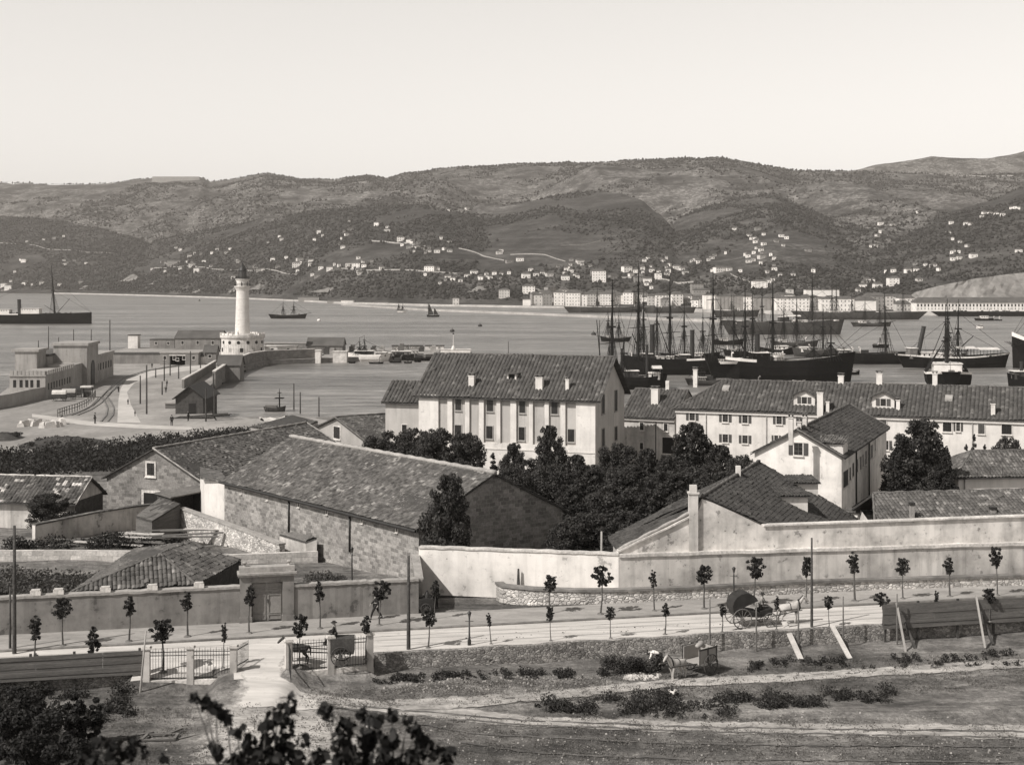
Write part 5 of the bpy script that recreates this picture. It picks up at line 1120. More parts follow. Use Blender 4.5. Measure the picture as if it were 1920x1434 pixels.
q = G(1236, 1258); person('man in a white shirt bending down beside the pale horse', tuple(q), math.pi*.9, 'bend', 'brim', 'cloth_white', 'cloth_dark', True)
# brush pile left of the tip cart
q = G(1190, 1262); T = thing('brush_pile', 'dark heap of brushwood against the retaining wall beside the tip cart', 'brush pile', q); cl = [((rng.normal()*.95, rng.normal()*.3, abs(rng.normal())*.4+.2), .5) for _ in range(14)]
m = MB()
for i in range(70): c = cl[i % 14][0]; d = Vector((rng.normal(), rng.normal()*.5, abs(rng.normal())*.6+.2)); m.tube([c, Vector(c)+d*.7], [.025, .008], 4)
m.build('sticks', 'bark', T); link('twigs', leafcloud('twigs', cl, 3500, .12, 'weed'), T)
# walkers
p = W(705, 1160, 12.81); person('man in a long dark coat striding along the pavement behind a young tree', tuple(p), math.pi, 'walk', 'brim', 'cloth_dark', 'cloth_dark', True, s=1.03)
p = W(818, 1141, 12.81); person('man in a dark hat standing at the corner beside the dark handcart', tuple(p), 2.6, 'stand', 'brim', 'cloth_dark', 'cloth_dark', True)
p = W(798, 1147, 12.81); T = thing('handcart', 'dark handcart with a small pointed load at the end of the yard wall', 'handcart', p, .1)
MB().box(-.5, -.35, .3, .5, .35, .95).build('box', 'canopy', T); MB().lathe([(.22, 0), (.16, .25), (.01, .5)], (.1, 0, .951), 8).build('load', 'canopy', T); m = MB(); m.bar((-.5, -.3, .8), (-.95, -.3, 1.0), .05); m.bar((-.5, .3, .8), (-.95, .3, 1.0), .05); m.build('handle', 'wood_dark', T)
for sy in (-.42, .42): wheel(T, (0, sy, .32), .32)
# ------------------------------------------------------------------ sea
t = NT('sea_water'); c = t.coord('Object', (.35, 1, 1)); c2 = t.coord('Object', (.04, .14, 1)); cL = t.coord('Object', (.0022, .012, 1))
n1 = t.noise(c, .8, 5, .6); n2 = t.noise(c2, 1.2, 5, .6); nL = t.noise(cL, 1.5, 4, .55)
h = t.math('ADD', t.math('MULTIPLY', n1, .35), t.math('MULTIPLY', n2, 2.2))
v = t.math('MULTIPLY', t.math('MULTIPLY', t.ramp(n2, .35, .65, .5, 1.5), t.ramp(n1, .35, .65, .65, 1.35)), t.ramp(nL, .38, .62, .68, 1.34)); v = t.math('MULTIPLY', v, .15)
MT['water'] = t.out(v, .30, h, .8, 1.4, spec=.32)
m = MB(); m.face([(-9000, 150, 0), (9000, 150, 0), (9000, 9000, 0), (-9000, 9000, 0)]); struct(m.build('sea', 'water', fix=False))
# ------------------------------------------------------------------ quay platform
def Q(l, z=2.0): return [tuple(W(x, y, z))[:2] for x, y in l]
left = [(-300, 300), (-210, 330), (-176, 405), (-150, 452), (-148, 520), (-140, 575), (-132, 640), (-110, 668)]
outl = [(-320, 236), (-330, 330)]+Q([(-60, 752), (0, 738), (22, 722), (60, 700), (150, 676), (205, 660), (238, 652), (330, 648), (420, 646)])
outl += Q([(500, 652), (600, 655), (700, 652), (770, 653), (882, 655), (885, 661), (800, 664), (700, 668), (590, 672), (505, 675), (440, 690), (408, 712), (380, 732), (392, 752), (398, 775), (404, 788), (470, 785), (560, 778), (640, 792), (760, 800)])+[(-20, 300), (24, 268), (40, 240), (300, 225), (300, 195), (-320, 195)]
m = MB(); m.prism(outl, -4, 1.98); q = m.build('quay', 'quay_stone', fix=False)
struct(q); q.data.materials.append(MT['quayg'])
for p in q.data.polygons:
    if abs(p.normal.z) > .9: p.material_index = 1
def qstrip(name, up, lo, mt, z, n=40):
    xs = np.linspace(0, 1, n); cu = lambda l, t_: (float(np.interp(t_, np.linspace(0, 1, len(l)), [q[0] for q in l])), float(np.interp(t_, np.linspace(0, 1, len(l)), [q[1] for q in l])))
    U = Q([cu(up, t_) for t_ in xs]); Lo = Q([cu(lo, t_) for t_ in xs]); return struct(strip(name, U, Lo, mt, z-2, follow=2.0))
qstrip('road', [(60, 776), (110, 782), (160, 789), (260, 796), (360, 800)], [(60, 782), (110, 790), (160, 797), (260, 803), (360, 806)], 'roadq', 2.004)
qstrip('road', [(220, 792), (222, 750), (226, 728), (240, 708), (280, 695), (340, 688), (385, 684)], [(264, 792), (246, 760), (238, 735), (252, 718), (290, 704), (345, 696), (400, 690)], 'roadq', 2.008)
# rails
def rail(pts, off, label):
    m = MB(); P = [W(x, y, 2.06) for x, y in pts]; R_ = []
    for i in range(len(P)-1):
        for k in range(6): R_.append(P[i].lerp(P[i+1], k/6))
    R_.append(P[-1])
    for s in (-off, off):
        L_ = []
        for i, p in enumerate(R_):
            d = (R_[min(i+1, len(R_)-1)]-R_[max(i-1, 0)]).normalized(); L_.append(p+Vector((-d.y, d.x, 0))*s)
        for a, b in zip(L_, L_[1:]): m.bar(a, b, .22, .14)
    for i in range(0, len(R_), 1):
        p = R_[i]; d = (R_[min(i+1, len(R_)-1)]-R_[max(i-1, 0)]).normalized(); nn = Vector((-d.y, d.x, 0)); m.bar(p-nn*1.2-Vector((0, 0, .06)), p+nn*1.2-Vector((0, 0, .06)), .25, .05)
    struct(m.build('rail_track', 'metal'))
rail([(140, 778), (165, 768), (185, 755), (200, 740), (215, 722), (240, 706), (280, 694), (340, 684)], .75, '')
rail([(196, 790), (206, 778), (208, 765), (202, 752), (196, 744), (205, 734), (222, 720)], .75, '')
# ------------------------------------------------------------------ lighthouse
p = W(454.6, 665, 2.0); T = thing('lighthouse', 'white lighthouse with lantern and gallery on a round battlemented base', 'lighthouse', p)
m = MB(); m.lathe([(9.1, 0), (9.0, 6.8), (9.35, 7.3), (9.6, 7.7), (9.6, 8.6)], n=48)
m.build('base_drum', 'white_old', T)
m = MB()
for i in range(26):
    a = 6.283*i/26
    if i % 4 == 3: continue
    m = MB(); q = [(9.0*math.cos(a+s), 9.0*math.sin(a+s)) for s in (-.1, .1)]+[(9.6*math.cos(a+s), 9.6*math.sin(a+s)) for s in (.1, -.1)]; m.prism(q, 8.601, 9.5); m.build('merlon', 'white_shop', T)
for i in range(14):
    a = 6.283*(i+.5)/14; d = Vector((math.cos(a), math.sin(a), 0)); c = Vector((0, 0, 5.6))+d*8.98; m = MB(); m.tube([c, c+d*.14], .72, 12); m.build('porthole', 'dark', T)
for i in range(11):
    a = 6.283*(i+.5)/11; d = Vector((math.cos(a), math.sin(a), 0)); tt = Vector((-d.y, d.x, 0)); c = Vector((0, 0, 2.4))+d*9.0; m = MB(); m.bar(c-d*.05, c+d*.12, 1.3, 1.7); m.build('window', 'grey_pl' if i % 2 else 'dark', T)
m = MB(); m.lathe([(3.25, 7.9), (3.1, 12), (2.6, 27.6), (2.75, 28.0), (3.0, 28.6), (3.55, 29.4), (3.55, 29.7)], n=36); m.build('tower', 'white_shop', T, smooth=False)
m = MB()
for z in (12, 15, 18, 21, 24): m.lathe([(3.1-.5*(z-12)/15.6+.04, z), (3.1-.5*(z-12)/15.6+.04, z+.2)], n=36)
m.build('band', 'cornice', T); MB().lathe([(2.75, 29.701), (2.75, 32.3), (3.1, 32.4), (3.1, 32.7)], n=30).build('watch_room', 'white_shop', T)
m = MB()
for r_, z0 in ((3.45, 29.7), (3.0, 32.7)):
    for k in range(28): a = 6.283*k/28; m.tube([(r_*math.cos(a), r_*math.sin(a), z0), (r_*math.cos(a), r_*math.sin(a), z0+1.1)], .05, 4)
    P = [(r_*math.cos(6.283*k/28), r_*math.sin(6.283*k/28), z0+1.1) for k in range(29)]; m.tube(P, .07, 4, cap=False); m.tube([(x, y, z-.5) for x, y, z in P], .05, 4, cap=False)
m.build('gallery_railing', 'iron', T)
for k in range(12):
    a = 6.283*k/12; m = MB(); d = Vector((math.cos(a), math.sin(a), 0)); m.bar(d*2.8+Vector((0, 0, 29.7)), d*2.8+Vector((0, 0, 31.6)), .7, .12); m.build('watch_window', 'dark', T) if k % 2 else None
l = MB().lathe([(1.7, 32.7), (1.7, 36.2)], n=12).build('lantern', 'lamp_glass', T); m = MB()
for k in range(12): a = 6.283*k/12; m.tube([(1.73*math.cos(a), 1.73*math.sin(a), 32.7), (1.73*math.cos(a), 1.73*math.sin(a), 36.2)], .07, 4)
m.lathe([(1.85, 36.21), (1.9, 36.5), (1.5, 37.6), (.8, 38.4), (.3, 38.8), (.35, 39.3), (.12, 39.6), (.05, 41.2)], n=16); m.build('dome', 'iron', T, smooth=False)
person('figure standing on the round gallery of the lighthouse base', tuple(p+Vector((-.3, -8.2, 8.62))), 0, s=1.15)
# ------------------------------------------------------------------ harbour walls and sheds
def pxwall(name, label, pxs, z0, z1, th, mt, cap='cap_pale', group=None): return wallrun(name, label, Q(pxs), th, z0, z1, mt, cap, .3, .15, group)
pxwall('breakwater_wall', 'dark curved sea wall bending round the basin below the lighthouse', [(404, 718), (437, 694), (470, 680), (500, 675), (590, 671)], -1, 5.6, .9, 'quay_stone')
pxwall('quay_wall', 'low dark wall running down the quay towards the boat shed', [(345, 728), (372, 712), (405, 690)], 0, 4.6, .6, 'harb')
def block(name, label, x0, x1, ytop, ybase, depth, mt, rmt='hill_roof', rise=0, z=2.0, group=None, cat='building', wins=0, ridge='x', wm='dark', dy=0, eo=.4):
    a = W(x0, ybase, z); b = Vector(((x1-960)/F*(a.y+dy), a.y+dy, z)); ze = H-(ytop-HZ)/F*a.y
    Bb = Bld(name, label, cat, a, b, z, ze, depth, group); Bb.walls(mt, rise, ridge)
    if rise:
        s = Bb; L, Wd, h = s.L, s.W, s.h
        f = (lambda x, y, zz: (x, y, zz)) if ridge == 'x' else (lambda x, y, zz: (s.L-y, x, zz))
        if ridge == 'y': L, Wd = Wd, L
        k = rise/(Wd/2); m = MB()
        for sg in (0, 1):
            y0 = -eo if not sg else Wd+eo; q = [f(-eo, y0, h-eo*k), f(L+eo, y0, h-eo*k), f(L+eo, Wd/2, h+rise), f(-eo, Wd/2, h+rise)]; q = q if not sg else [q[1], q[0], q[3], q[2]]
            m.hexa([Vector(v) for v in q]+[Vector(v)+Vector((0, 0, .22)) for v in q])
        m.build('roof', rmt, Bb.T)
    else: MB().box(-eo*.5, -eo*.5, Bb.h+.001, Bb.L+eo*.5, Bb.W+eo*.5, Bb.h+.35).build('roof', rmt, Bb.T)
    for i in range(wins):
        Bb.window('front', Bb.L*(i+.5)/wins, Bb.h*.45, min(1.1, Bb.L/wins*.4), Bb.h*.3, bars=False, pane=wm, fw=.1)
    return Bb
block('harbour_building', 'grey harbour building with a hipped roof left of the lighthouse', 328, 413, 634, 655, 16, 'harb', 'hill_roof', 3.2, wins=3)
block('harbour_shed', 'low grey shed joined to the left of the harbour building', 281, 327, 637, 653, 10, 'harb', wins=2)
block('pier_turret', 'small square pale turret at the seaward end of the harbour sheds', 240, 258, 629, 653, 5, 'white_shop', 'wood_dark')
block('harbour_shed', 'long flat roofed dark shed behind the tram yard', 190, 300, 664, 682, 8, 'harb', 'wood_dark', group=None, wins=0)
block('harbour_shed', 'flat roofed shed with an open dark bay right of the tram yard', 300, 372, 662, 684, 7, 'harb', 'cap', wins=4)
block('white_gate_house', 'white gate lodge with a flat roof before the lighthouse road', 318, 347, 667, 684, 5, 'white_shop', 'cap_pale', wins=1)
block('harbour_hut', 'small pale hut beside the lighthouse road', 362, 381, 668, 683, 4, 'white_shop', 'hill_roof', 1.0, wins=1)
block('harbour_hut', 'grey hut with a pyramid roof left of the lighthouse base', 382, 405, 660, 680, 6, 'harb', 'hill_roof', 2.5, wins=1)
block('boathouse', 'grey boathouse with a pitched roof below the lighthouse base', 408, 450, 684, 704, 7, 'harb', 'hill_roof', 3.0)
block('white_shed', 'low white shed right of the lighthouse base', 496, 555, 650, 662, 7, 'white_shop', 'cap_pale', wins=2)
block('sea_wall_shed', 'long low grey wall behind the white shed', 496, 600, 644, 652, 3, 'harb', 'cap')
block('mole_shed', 'shed with a wide hipped roof on the mole right of the lighthouse', 575, 642, 648, 661, 12, 'harb', 'hill_roof', 3.2, wins=0)
block('mole_bastion', 'white stone corner block at the end of the dark sea wall', 591, 601, 658, 672, 4, 'white_shop', 'cap_pale')
block('mole_bastion', 'second pale stone block left of the moored white boat', 624, 650, 660, 671, 5, 'cap_pale', 'cap_pale')
for i, (x0, x1) in enumerate(((735, 765), (768, 792), (797, 832))): block('bathing_shed', 'low dark bathing shed on the outer mole, %s of three' % ordn(i, 3), x0, x1, 649, 655, 4, 'cap_pale' if i == 2 else 'harb', 'wood_dark', group='bathing sheds on the outer mole', wins=2)
T = block('mole_beacon_base', 'flat white landing at the end of the outer mole', 826, 882, 656, 661, 4, 'white_shop', 'cap_pale'); p = W(850, 656, 4.5)
T = thing('beacon', 'slim white beacon with a ball on the end of the outer mole', 'beacon', p); MB().lathe([(1.0, 0), (.6, 1.5), (.14, 1.8), (.1, 6.5)], n=8).build('shaft', 'white_shop', T); MB().lathe([(.05, 6.5), (.45, 6.9), (.05, 7.4)], n=8).build('ball', 'iron', T)
# castle-like quay building
a, b = W(18, 748, 2.0), W(85, 748, 2.0); T = thing('fort_building', 'long battlemented quay building with a tall gate tower and terraces', 'building', a, 0)
Lx = (b-a).length; r1 = W(210, 705, 2.0)-a; dirv = (W(210, 705, 2.0)-b); Ld = dirv.length; dn = dirv.normalized()
def along(s, w, z): return (Lx*(w)+dn.x*s, dn.y*s, z)
def fb(name, s0, s1, w0, w1, z1, mt, z0=-1): m = MB(); m.hexa([along(s0, w0, z0), along(s0, w1, z0), along(s1, w1, z0), along(s1, w0, z0), along(s0, w0, z1), along(s0, w1, z1), along(s1, w1, z1), along(s1, w0, z1)]); return m.build(name, mt, T)
fb('front_block', 0, Ld*.38, 0, 1, 6.2, 'fort'); fb('cornice', -.3, Ld*.38, -.02, 1.02, 6.6, 'cap', 6.201)
m = MB()
for k in range(9): m.hexa([along(-.2, k/9+.01, 6.601), along(-.2, k/9+.1, 6.601), along(.4, k/9+.1, 6.601), along(.4, k/9+.01, 6.601), along(-.2, k/9+.01, 7.7), along(-.2, k/9+.1, 7.7), along(.4, k/9+.1, 7.7), along(.4, k/9+.01, 7.7)])
for k in range(14): s0 = Ld*.38*k/14; m.hexa([along(s0+.2, .96, 6.601), along(s0+1.9, .96, 6.601), along(s0+1.9, 1.01, 6.601), along(s0+.2, 1.01, 6.601), along(s0+.2, .96, 7.6), along(s0+1.9, .96, 7.6), along(s0+1.9, 1.01, 7.6), along(s0+.2, 1.01, 7.6)])
m.build('battlement', 'fort', T)
for k, w in enumerate((.14, .32, .48, .62, .8)):
    x = Lx*w; MB().box(x-.4, -.06, 3.2, x+.4, .05, 5.2).build('window', 'dark', T)
MB().box(Lx*.55, -.08, 0, Lx*.65, .05, 2.9).build('door', 'wood_dark', T)
fb('rear_block', Ld*.38, Ld*.5, .2, 1, 7.2, 'fort'); fb('gate_tower', Ld*.5, Ld*.68, .1, 1.15, 12.4, 'fort'); fb('tower_cap', Ld*.495, Ld*.685, .05, 1.2, 13.2, 'cap', 12.401)
fb('end_block', Ld*.681, Ld, .2, 1.05, 8.0, 'fort'); fb('end_cornice', Ld*.681, Ld*1.005, .15, 1.08, 8.7, 'cap', 8.001); fb('rear_tower', Ld*.3, Ld*.42, -.6, .05, 11.5, 'fort'); fb('rear_tower_cap', Ld*.295, Ld*.425, -.7, .12, 12.2, 'cap', 11.501)
fb('rear_hall', Ld*.42, Ld*.8, -.6, .1, 9.5, 'grey_pl'); fb('hall_roof', Ld*.42, Ld*.8, -.65, .15, 10.2, 'hill_roof', 9.501)
m = MB(); c0 = Vector(along(Ld*.59, 1.155, 0)); nn = Vector((dn.y, -dn.x, 0)); P = [c0-dn*3+Vector((0, 0, 0)), c0+dn*3]; ar = [c0+dn*(-2.6)]+[c0+dn*2.6*-math.cos(R(a_))+Vector((0, 0, 5+2.6*math.sin(R(a_)))) for a_ in range(0, 181, 20)]+[c0+dn*2.6]
m.mesh([q-nn*.3 for q in ar]+[q+nn*.12 for q in ar], [tuple(range(len(ar))), tuple(range(len(ar), 2*len(ar)))[::-1]]+[(i, (i+1) % len(ar), len(ar)+(i+1) % len(ar), len(ar)+i) for i in range(len(ar))]); m.build('archway', 'dark', T)
for k in range(9): s0 = Ld*.02+k*Ld*.035; c0 = Vector(along(s0+1.2, 1.005, 3.2)); MB().bar(c0, c0+dn*.9, .12, 1.8).build('side_window', 'wood_dark', T)
for k in range(6): s0 = Ld*.72+k*Ld*.045; c0 = Vector(along(s0, 1.055, 4.6)); MB().bar(c0, c0+dn*1.3, .12, 2.2).build('side_window', 'wood_dark', T)
pxwall('terrace_wall', 'dark low wall in front of the battlemented building at the left edge', [(-60, 776), (20, 762), (60, 752), (84, 748)], 0, 5, .5, 'grey_pl', 'cap')
# boat shed and clutter near the basin
Bs = block('boat_shed', 'dark gabled boat shed on the basin edge', 329, 381, 745, 776, 16, 'wood_dark', 'canopy', 2.6, ridge='y', eo=.7); Bs.box(MB(), 'front', 3.2, 5.0, 0, 2.6, .001, .06).build('door', 'dark', Bs.T)
block('boat_shed_annex', 'low timber annex left of the dark boat shed', 310, 330, 757, 766, 8, 'wood', 'cap')
p = W(385, 783, 2); T = thing('slipway', 'heap of dark spars and ladders sloping beside the boat shed', 'timber heap', p); m = MB()
for i in range(14): m.bar((-7+i*.4, -2+i*.25, .1+.1*(i % 4)), (1.5+i*.35, -3+i*.3, .5+.25*(i % 3)), .22)
m.build('spars', 'wood_dark', T)
# railing by the tram line
m = MB(); P = [W(x, y, 2.0) for x, y in ((108, 782), (125, 776), (145, 770), (162, 762), (175, 750), (180, 742))]; o = P[0].copy(); T = thing('tram_railing', 'open post and rail fence curving beside the tram tracks', 'fence', o); pts = []
for i in range(len(P)-1):
    for k in range(4): pts.append(P[i].lerp(P[i+1], k/4)-o)
for q in pts: MB().bar(q, q+Vector((0, 0, 1.9)), .2).build('post', 'wood', T)
m = MB()
for z in (1.8, 1.0):
    for a, b in zip(pts, pts[1:]): m.bar(a+Vector((0, 0, z)), b+Vector((0, 0, z)), .14)
m.build('rails', 'wood', T)
# wagons and kiosk
for i, (px, py, w, lab, mt) in enumerate(((111, 752, 3.6, 'canvas covered wagon with a pale hood at the foot of the battlemented building', 'canvas_pale'), (129, 749, 3.6, 'second covered wagon standing beside the pale hooded one', 'grey_pl'), (142, 745, 3.0, 'low dark wagon nearest the quay kiosk', 'canopy'))):
    p = W(px, py, 2.0); T = thing('wagon', lab, 'wagon', p, .15, 'wagons beside the battlemented building'); MB().box(-w/2, -1, .7, w/2, 1, 1.9).build('body', 'wood_dark', T); m = MB(); pr = [(1.1*math.cos(R(a)), 1.9+1.1*math.sin(R(a))) for a in range(0, 181, 30)]
    n = len(pr); m.mesh([(-w/2, y, z) for y, z in pr]+[(w/2, y, z) for y, z in pr], [tuple(range(n)), tuple(range(n, 2*n))[::-1]]+[(k, k+1, n+k+1, n+k) for k in range(n-1)]); m.build('hood', mt, T)
    for sx in (-1, 1):
        for sy in (-1.05, 1.05): wheel(T, (sx*w*.33, sy, .6), .6, n=8)
p = W(163, 745, 2.0); T = thing('kiosk', 'small open kiosk with a pale flat roof by the tram railing', 'kiosk', p)
for sx in (-1, 1):
    for sy in (-1, 1): MB().box(sx*1.2-.1, sy*1-.1, 0, sx*1.2+.1, sy*1+.1, 2.8).build('post', 'wood_dark', T)
MB().box(-1.5, -1.3, 2.801, 1.5, 1.3, 3.2).build('roof', 'canvas_pale', T); MB().box(-1.0, .2, 0, 1.0, .9, 1.5).build('counter', 'wood_dark', T)
# poles on the quay
qp = [(72, 638, 668), (91, 612, 665), (110, 632, 665), (138, 615, 660), (171, 610, 655), (165, 632, 655), (206, 600, 705), (263, 704, 757), (275, 684, 776), (292, 690, 708), (308, 670, 714), (319, 668, 704), (335, 684, 710), (357, 658, 704), (376, 668, 698), (386, 728, 790), (402, 730, 782), (400, 700, 725), (304, 715, 740)]
for i, (px, pt, pb) in enumerate(qp):
    Y = min(F*33/(pb-HZ), 620); p = Vector(((px-960)/F*Y, Y, 2)); h = (pb-pt)/F*Y; o = MB().tube([(0, 0, -.5), (0, 0, h*.5), (0, 0, h)], [.22, .2, .15], 6).build('quay_pole', 'wood_dark', None, tuple(p)); tag(o, 'tall thin dark pole on the left quay, %s of nineteen' % ordn(sorted(range(19), key=lambda k: qp[k][0]).index(i), 19), 'pole', 'poles on the left quay')
# people on the quay
for i, (px, pb, lab, s) in enumerate(((178, 794, 'person standing alone on the chalky quay road near the field edge', 1.45), (222, 735, 'person walking beside the tram tracks', 1.2), (322, 798, 'person left of two on the quay road by the hedge', 1.4), (353, 789, 'person right of two on the quay road by the hedge', 1.4), (313, 724, 'person in a small knot of people by the quay wall', 1.2), (311, 736, 'person below the small knot of people by the quay wall', 1.2), (240, 758, 'person sitting low on the open quay', .9), (253, 780, 'person crouching on the open quay below the poles', .8), (285, 690, 'person far along the lighthouse road', 1.1), (116, 792, 'person behind the row of white stone blocks', 1.1))):
    p = W(px, pb, 2.0); person(lab, tuple(p), i, s=s, group='people on the left quay')
# white stones
r = random.Random(2)
for i in range(12):
    px = 36+i*7+r.random()*3; p = W(px, 795+r.random()*7-abs(6-i)*.3, 2.0); m = MB(); s = .8+r.random()*.9; m.hexa([(-s, -.7, -.1), (s, -.6, -.1), (s*.9, .7, -.1), (-s*.9, .6, -.1), (-s*.7, -.5, s*.8), (s*.6, -.4, s), (s*.5, .5, s*.8), (-s*.6, .4, s*.9)])
    o = m.build('stone_block', 'stonewhite', None, tuple(p)); o.rotation_euler = (0, 0, r.random()*3); tag(o, 'rough white stone block on the quay ground, %s of twelve' % ordn(i, 12), 'stone block', 'white stone blocks at the left quay')
def mound(px, py, rx, ry, h, label):
    p = W(px, py, 2.0); m = MB(); n = 14; K = 6; vs = []
    for j in range(K+1):
        for i in range(n): a = 6.283*i/n; s = 1-j/K; vs.append((rx*s*math.cos(a)*(1+.2*r.random()), ry*s*math.sin(a)*(1+.2*r.random()), h*math.sin(1.57*j/K)*(.85+.3*r.random())-.1))
    m.mesh(vs, [(j*n+i, j*n+(i+1) % n, (j+1)*n+(i+1) % n, (j+1)*n+i) for j in range(K) for i in range(n)]); T = thing('earth_mound', label, 'mound', p); m.build('earth', 'bank', T, smooth=True, fix=False)
    cl = [((rx*(r.random()-.5)*1.3, ry*(r.random()-.5)*1.3, h*.5), .9) for _ in range(18)]; link('scrub', leafcloud('scrub', cl, 1800, .35, 'leaf_dark', .5), T)
mound(118, 832, 8, 9, 1.4, 'scrubby dark mound of earth on the left quay ground'); mound(5, 822, 4, 5, 1.3, 'dark scrubby mound at the left edge of the quay ground')

p = W(512, 800, 6.0); vs = []; n = 9
for j in range(n):
    for i in range(n): vs.append(((i/8-.5)*5+.3*math.sin(j), (j/8-.5)*4, 1.2+.9*fnoise(i*.7, j*.7, .8, 2)+.9*abs(i/8-.5)))
m = MB(); m.mesh(vs, [(j*n+i, j*n+i+1, (j+1)*n+i+1, (j+1)*n+i) for j in range(n-1) for i in range(n-1)]); tag(m.build('tarpaulin', 'canvas_pale', None, tuple(p), smooth=True, fix=False), 'pale crumpled tarpaulin spread beside the dark shed roof above the warehouses', 'tarpaulin')
# ------------------------------------------------------------------ ships
def ship(name, label, cat, pl, pr, pyw, pdeck, d=1, yaw=0, B=None, mt='hull_black', masts=(), funnels=(), houses=(), sprit=0, spanker=False, boats=(), stripe=None, sheer=1.2, bowrake=.06, rig=True, group=None, z=0, spars='mast', derr=(), awn=()):
    """pl..pr: hull ends in photo columns, pyw: waterline row, pdeck: deck row amidships; d=1 bow to the right"""
    Y = (H-z)*F/(pyw-HZ); pc = (pl+pr)/2; k = F/Y; L = (pr-pl)/k/max(.25, math.cos(yaw)); fb = (pyw-pdeck)/k; B = B or L*.15
    T = thing(name, label, cat, ((pc-960)/k, Y, z), (0 if d > 0 else math.pi)+yaw*d, group)
    lx = lambda px: (px-pc)/k*d/max(.25, math.cos(yaw)); hz_ = lambda py: (pyw-py)/k
    m = MB(); ns = 24; rows = []
    for i in range(ns+1):
        s = i/ns; x = -L/2+L*s
        w = B/2*(min(1, (s/.16))**.5 if s < .16 else (max(0, (1-s)/.34))**.62 if s > .66 else 1); w = max(w, .04 if s > .5 else B*.22)
        top = fb+sheer*((2*s-1)**2)*(1.25 if s > .5 else .8)
        xr = L*bowrake*(s > .66)*((s-.66)/.34)**2; xs = -L*.035*(s < .1)*(1-s/.1)
        row = []
        for j, (wz, ww) in enumerate(((-.15, .55), (0, .80), (.35, .95), (.7, 1.0), (1.0, 1.0 if s < .8 else 1.06))):
            zz = wz*top if wz > 0 else wz*6
            under = 1-(.5*(1-s/.16) if s < .16 else 0)*(1-max(wz, 0))*1.6
            row.append((x+xr*max(wz, 0)+xs*max(wz, 0)*2, w*ww*max(.05, under), zz))
        rows.append(row)
    nj = 5; V_ = []
    for row in rows: V_ += [(x, y, zz) for x, y, zz in row]+[(x, -y, zz) for x, y, zz in row]
    f = []
    for i in range(ns):
        for j in range(nj-1):
            a, b = i*10+j, (i+1)*10+j; f += [(a, b, b+1, a+1), (a+5, a+6, b+6, b+5)]
    f += [tuple(range(0, 5))+tuple(range(9, 4, -1)), tuple(range(ns*10+4, ns*10-1, -1))+tuple(range(ns*10+5, ns*10+10))]
    m.mesh(V_, f); hull = m.build('hull', mt, T, smooth=False)
    m = MB(); dk = [(r_[4][0], r_[4][1]*.96, r_[4][2]-.55) for r_ in rows]+[(r_[4][0], -r_[4][1]*.96, r_[4][2]-.55) for r_ in rows][::-1]; m.face(dk); m.build('deck', 'deck', T, fix=False)
    if stripe:
        for sg in (1, -1):
            m = MB()
            for i in range(ns):
                if not (stripe[0] <= i/ns <= stripe[1]): continue
                a, b = rows[i][4], rows[i+1][4]; a2, b2 = rows[i][3], rows[i+1][3]; e = .03*sg; q = .5
                P = [Vector((a[0], sg*a[1]+e, a[2]+.02)), Vector((b[0], sg*b[1]+e, b[2]+.02)), Vector((b[0], sg*(b[1]*.5+b2[1]*.5)+e, b[2]*.62+b2[2]*.38)), Vector((a[0], sg*(a[1]*.5+a2[1]*.5)+e, a[2]*.62+a2[2]*.38))]
                m.face(P)
            m.build('bulwark_stripe', stripe[2] if len(stripe) > 2 else 'hull_white', T, fix=False)
    dz = fb-.5
    for (x0, x1, py, mt2) in houses:
        a, b = sorted((lx(x0), lx(x1))); hh = hz_(py); w = B*.32; m = MB().box(a, -w, dz-.3, b, w, hh-.15); h_ = m.build('deckhouse', mt2, T); MB().box(a-.3, -w-.3, hh-.149, b+.3, w+.3, hh).build('house_roof', 'hull_white' if mt2 != 'canvas_pale' else 'canvas_pale', h_)
        if b-a > 3:
            for sg in (-1, 1):
                for q in range(int((b-a)/2)): xx = a+1+q*2; MB().box(xx-.3, sg*w-.03, hh-1.3, xx+.3, sg*w+.03, hh-.6).build('cabin_window', 'dark', h_)
    for (px, pt, wpx, rk) in funnels:
        x = lx(px); h = hz_(pt); r_ = wpx/k/2; m = MB().tube([(x, 0, dz), (x-rk*h*d*d, 0, h)], [r_, r_*.96], 14); fn_ = m.build('funnel', 'iron', T, smooth=False); MB().tube([(x-rk*h, 0, h+.001), (x-rk*h*1.01, 0, h+.3)], [r_*1.08, r_*1.08], 14).build('funnel_rim', 'iron', fn_)
        m = MB()
        for sg in (-1, 1): m.tube([(x-rk*h*.8, sg*r_*.8, h*.85), (x-2, sg*B*.45, dz)], .04, 3); m.tube([(x-rk*h*.8, sg*r_*.8, h*.85), (x+2.5, sg*B*.45, dz)], .04, 3)
        m.build('funnel_stay', 'rope', fn_)
    tops = []
    for q in masts:
        px, pt, yards = q[:3]; rk = q[3] if len(q) > 3 else .0; x = lx(px); h = hz_(pt); r_ = max(.22, h*.0145)
        m = MB().tube([(x, 0, dz-.5), (x-rk*h*.5, 0, h*.55), (x-rk*h*.8, 0, h*.8), (x-rk*h, 0, h)], [r_, r_*.85, r_*.5, r_*.2], 6)
        ms = m.build('mast', spars, T); x_ = lambda zz: x-rk*zz
        MB().box(x_(h*.56)-1.1, -1.2, h*.56, x_(h*.56)+1.1, 1.2, h*.57+.15).build('mast_top', spars, ms); MB().box(x_(h*.8)-.5, -.6, h*.8, x_(h*.8)+.5, .6, h*.805+.1).build('crosstree', spars, ms)
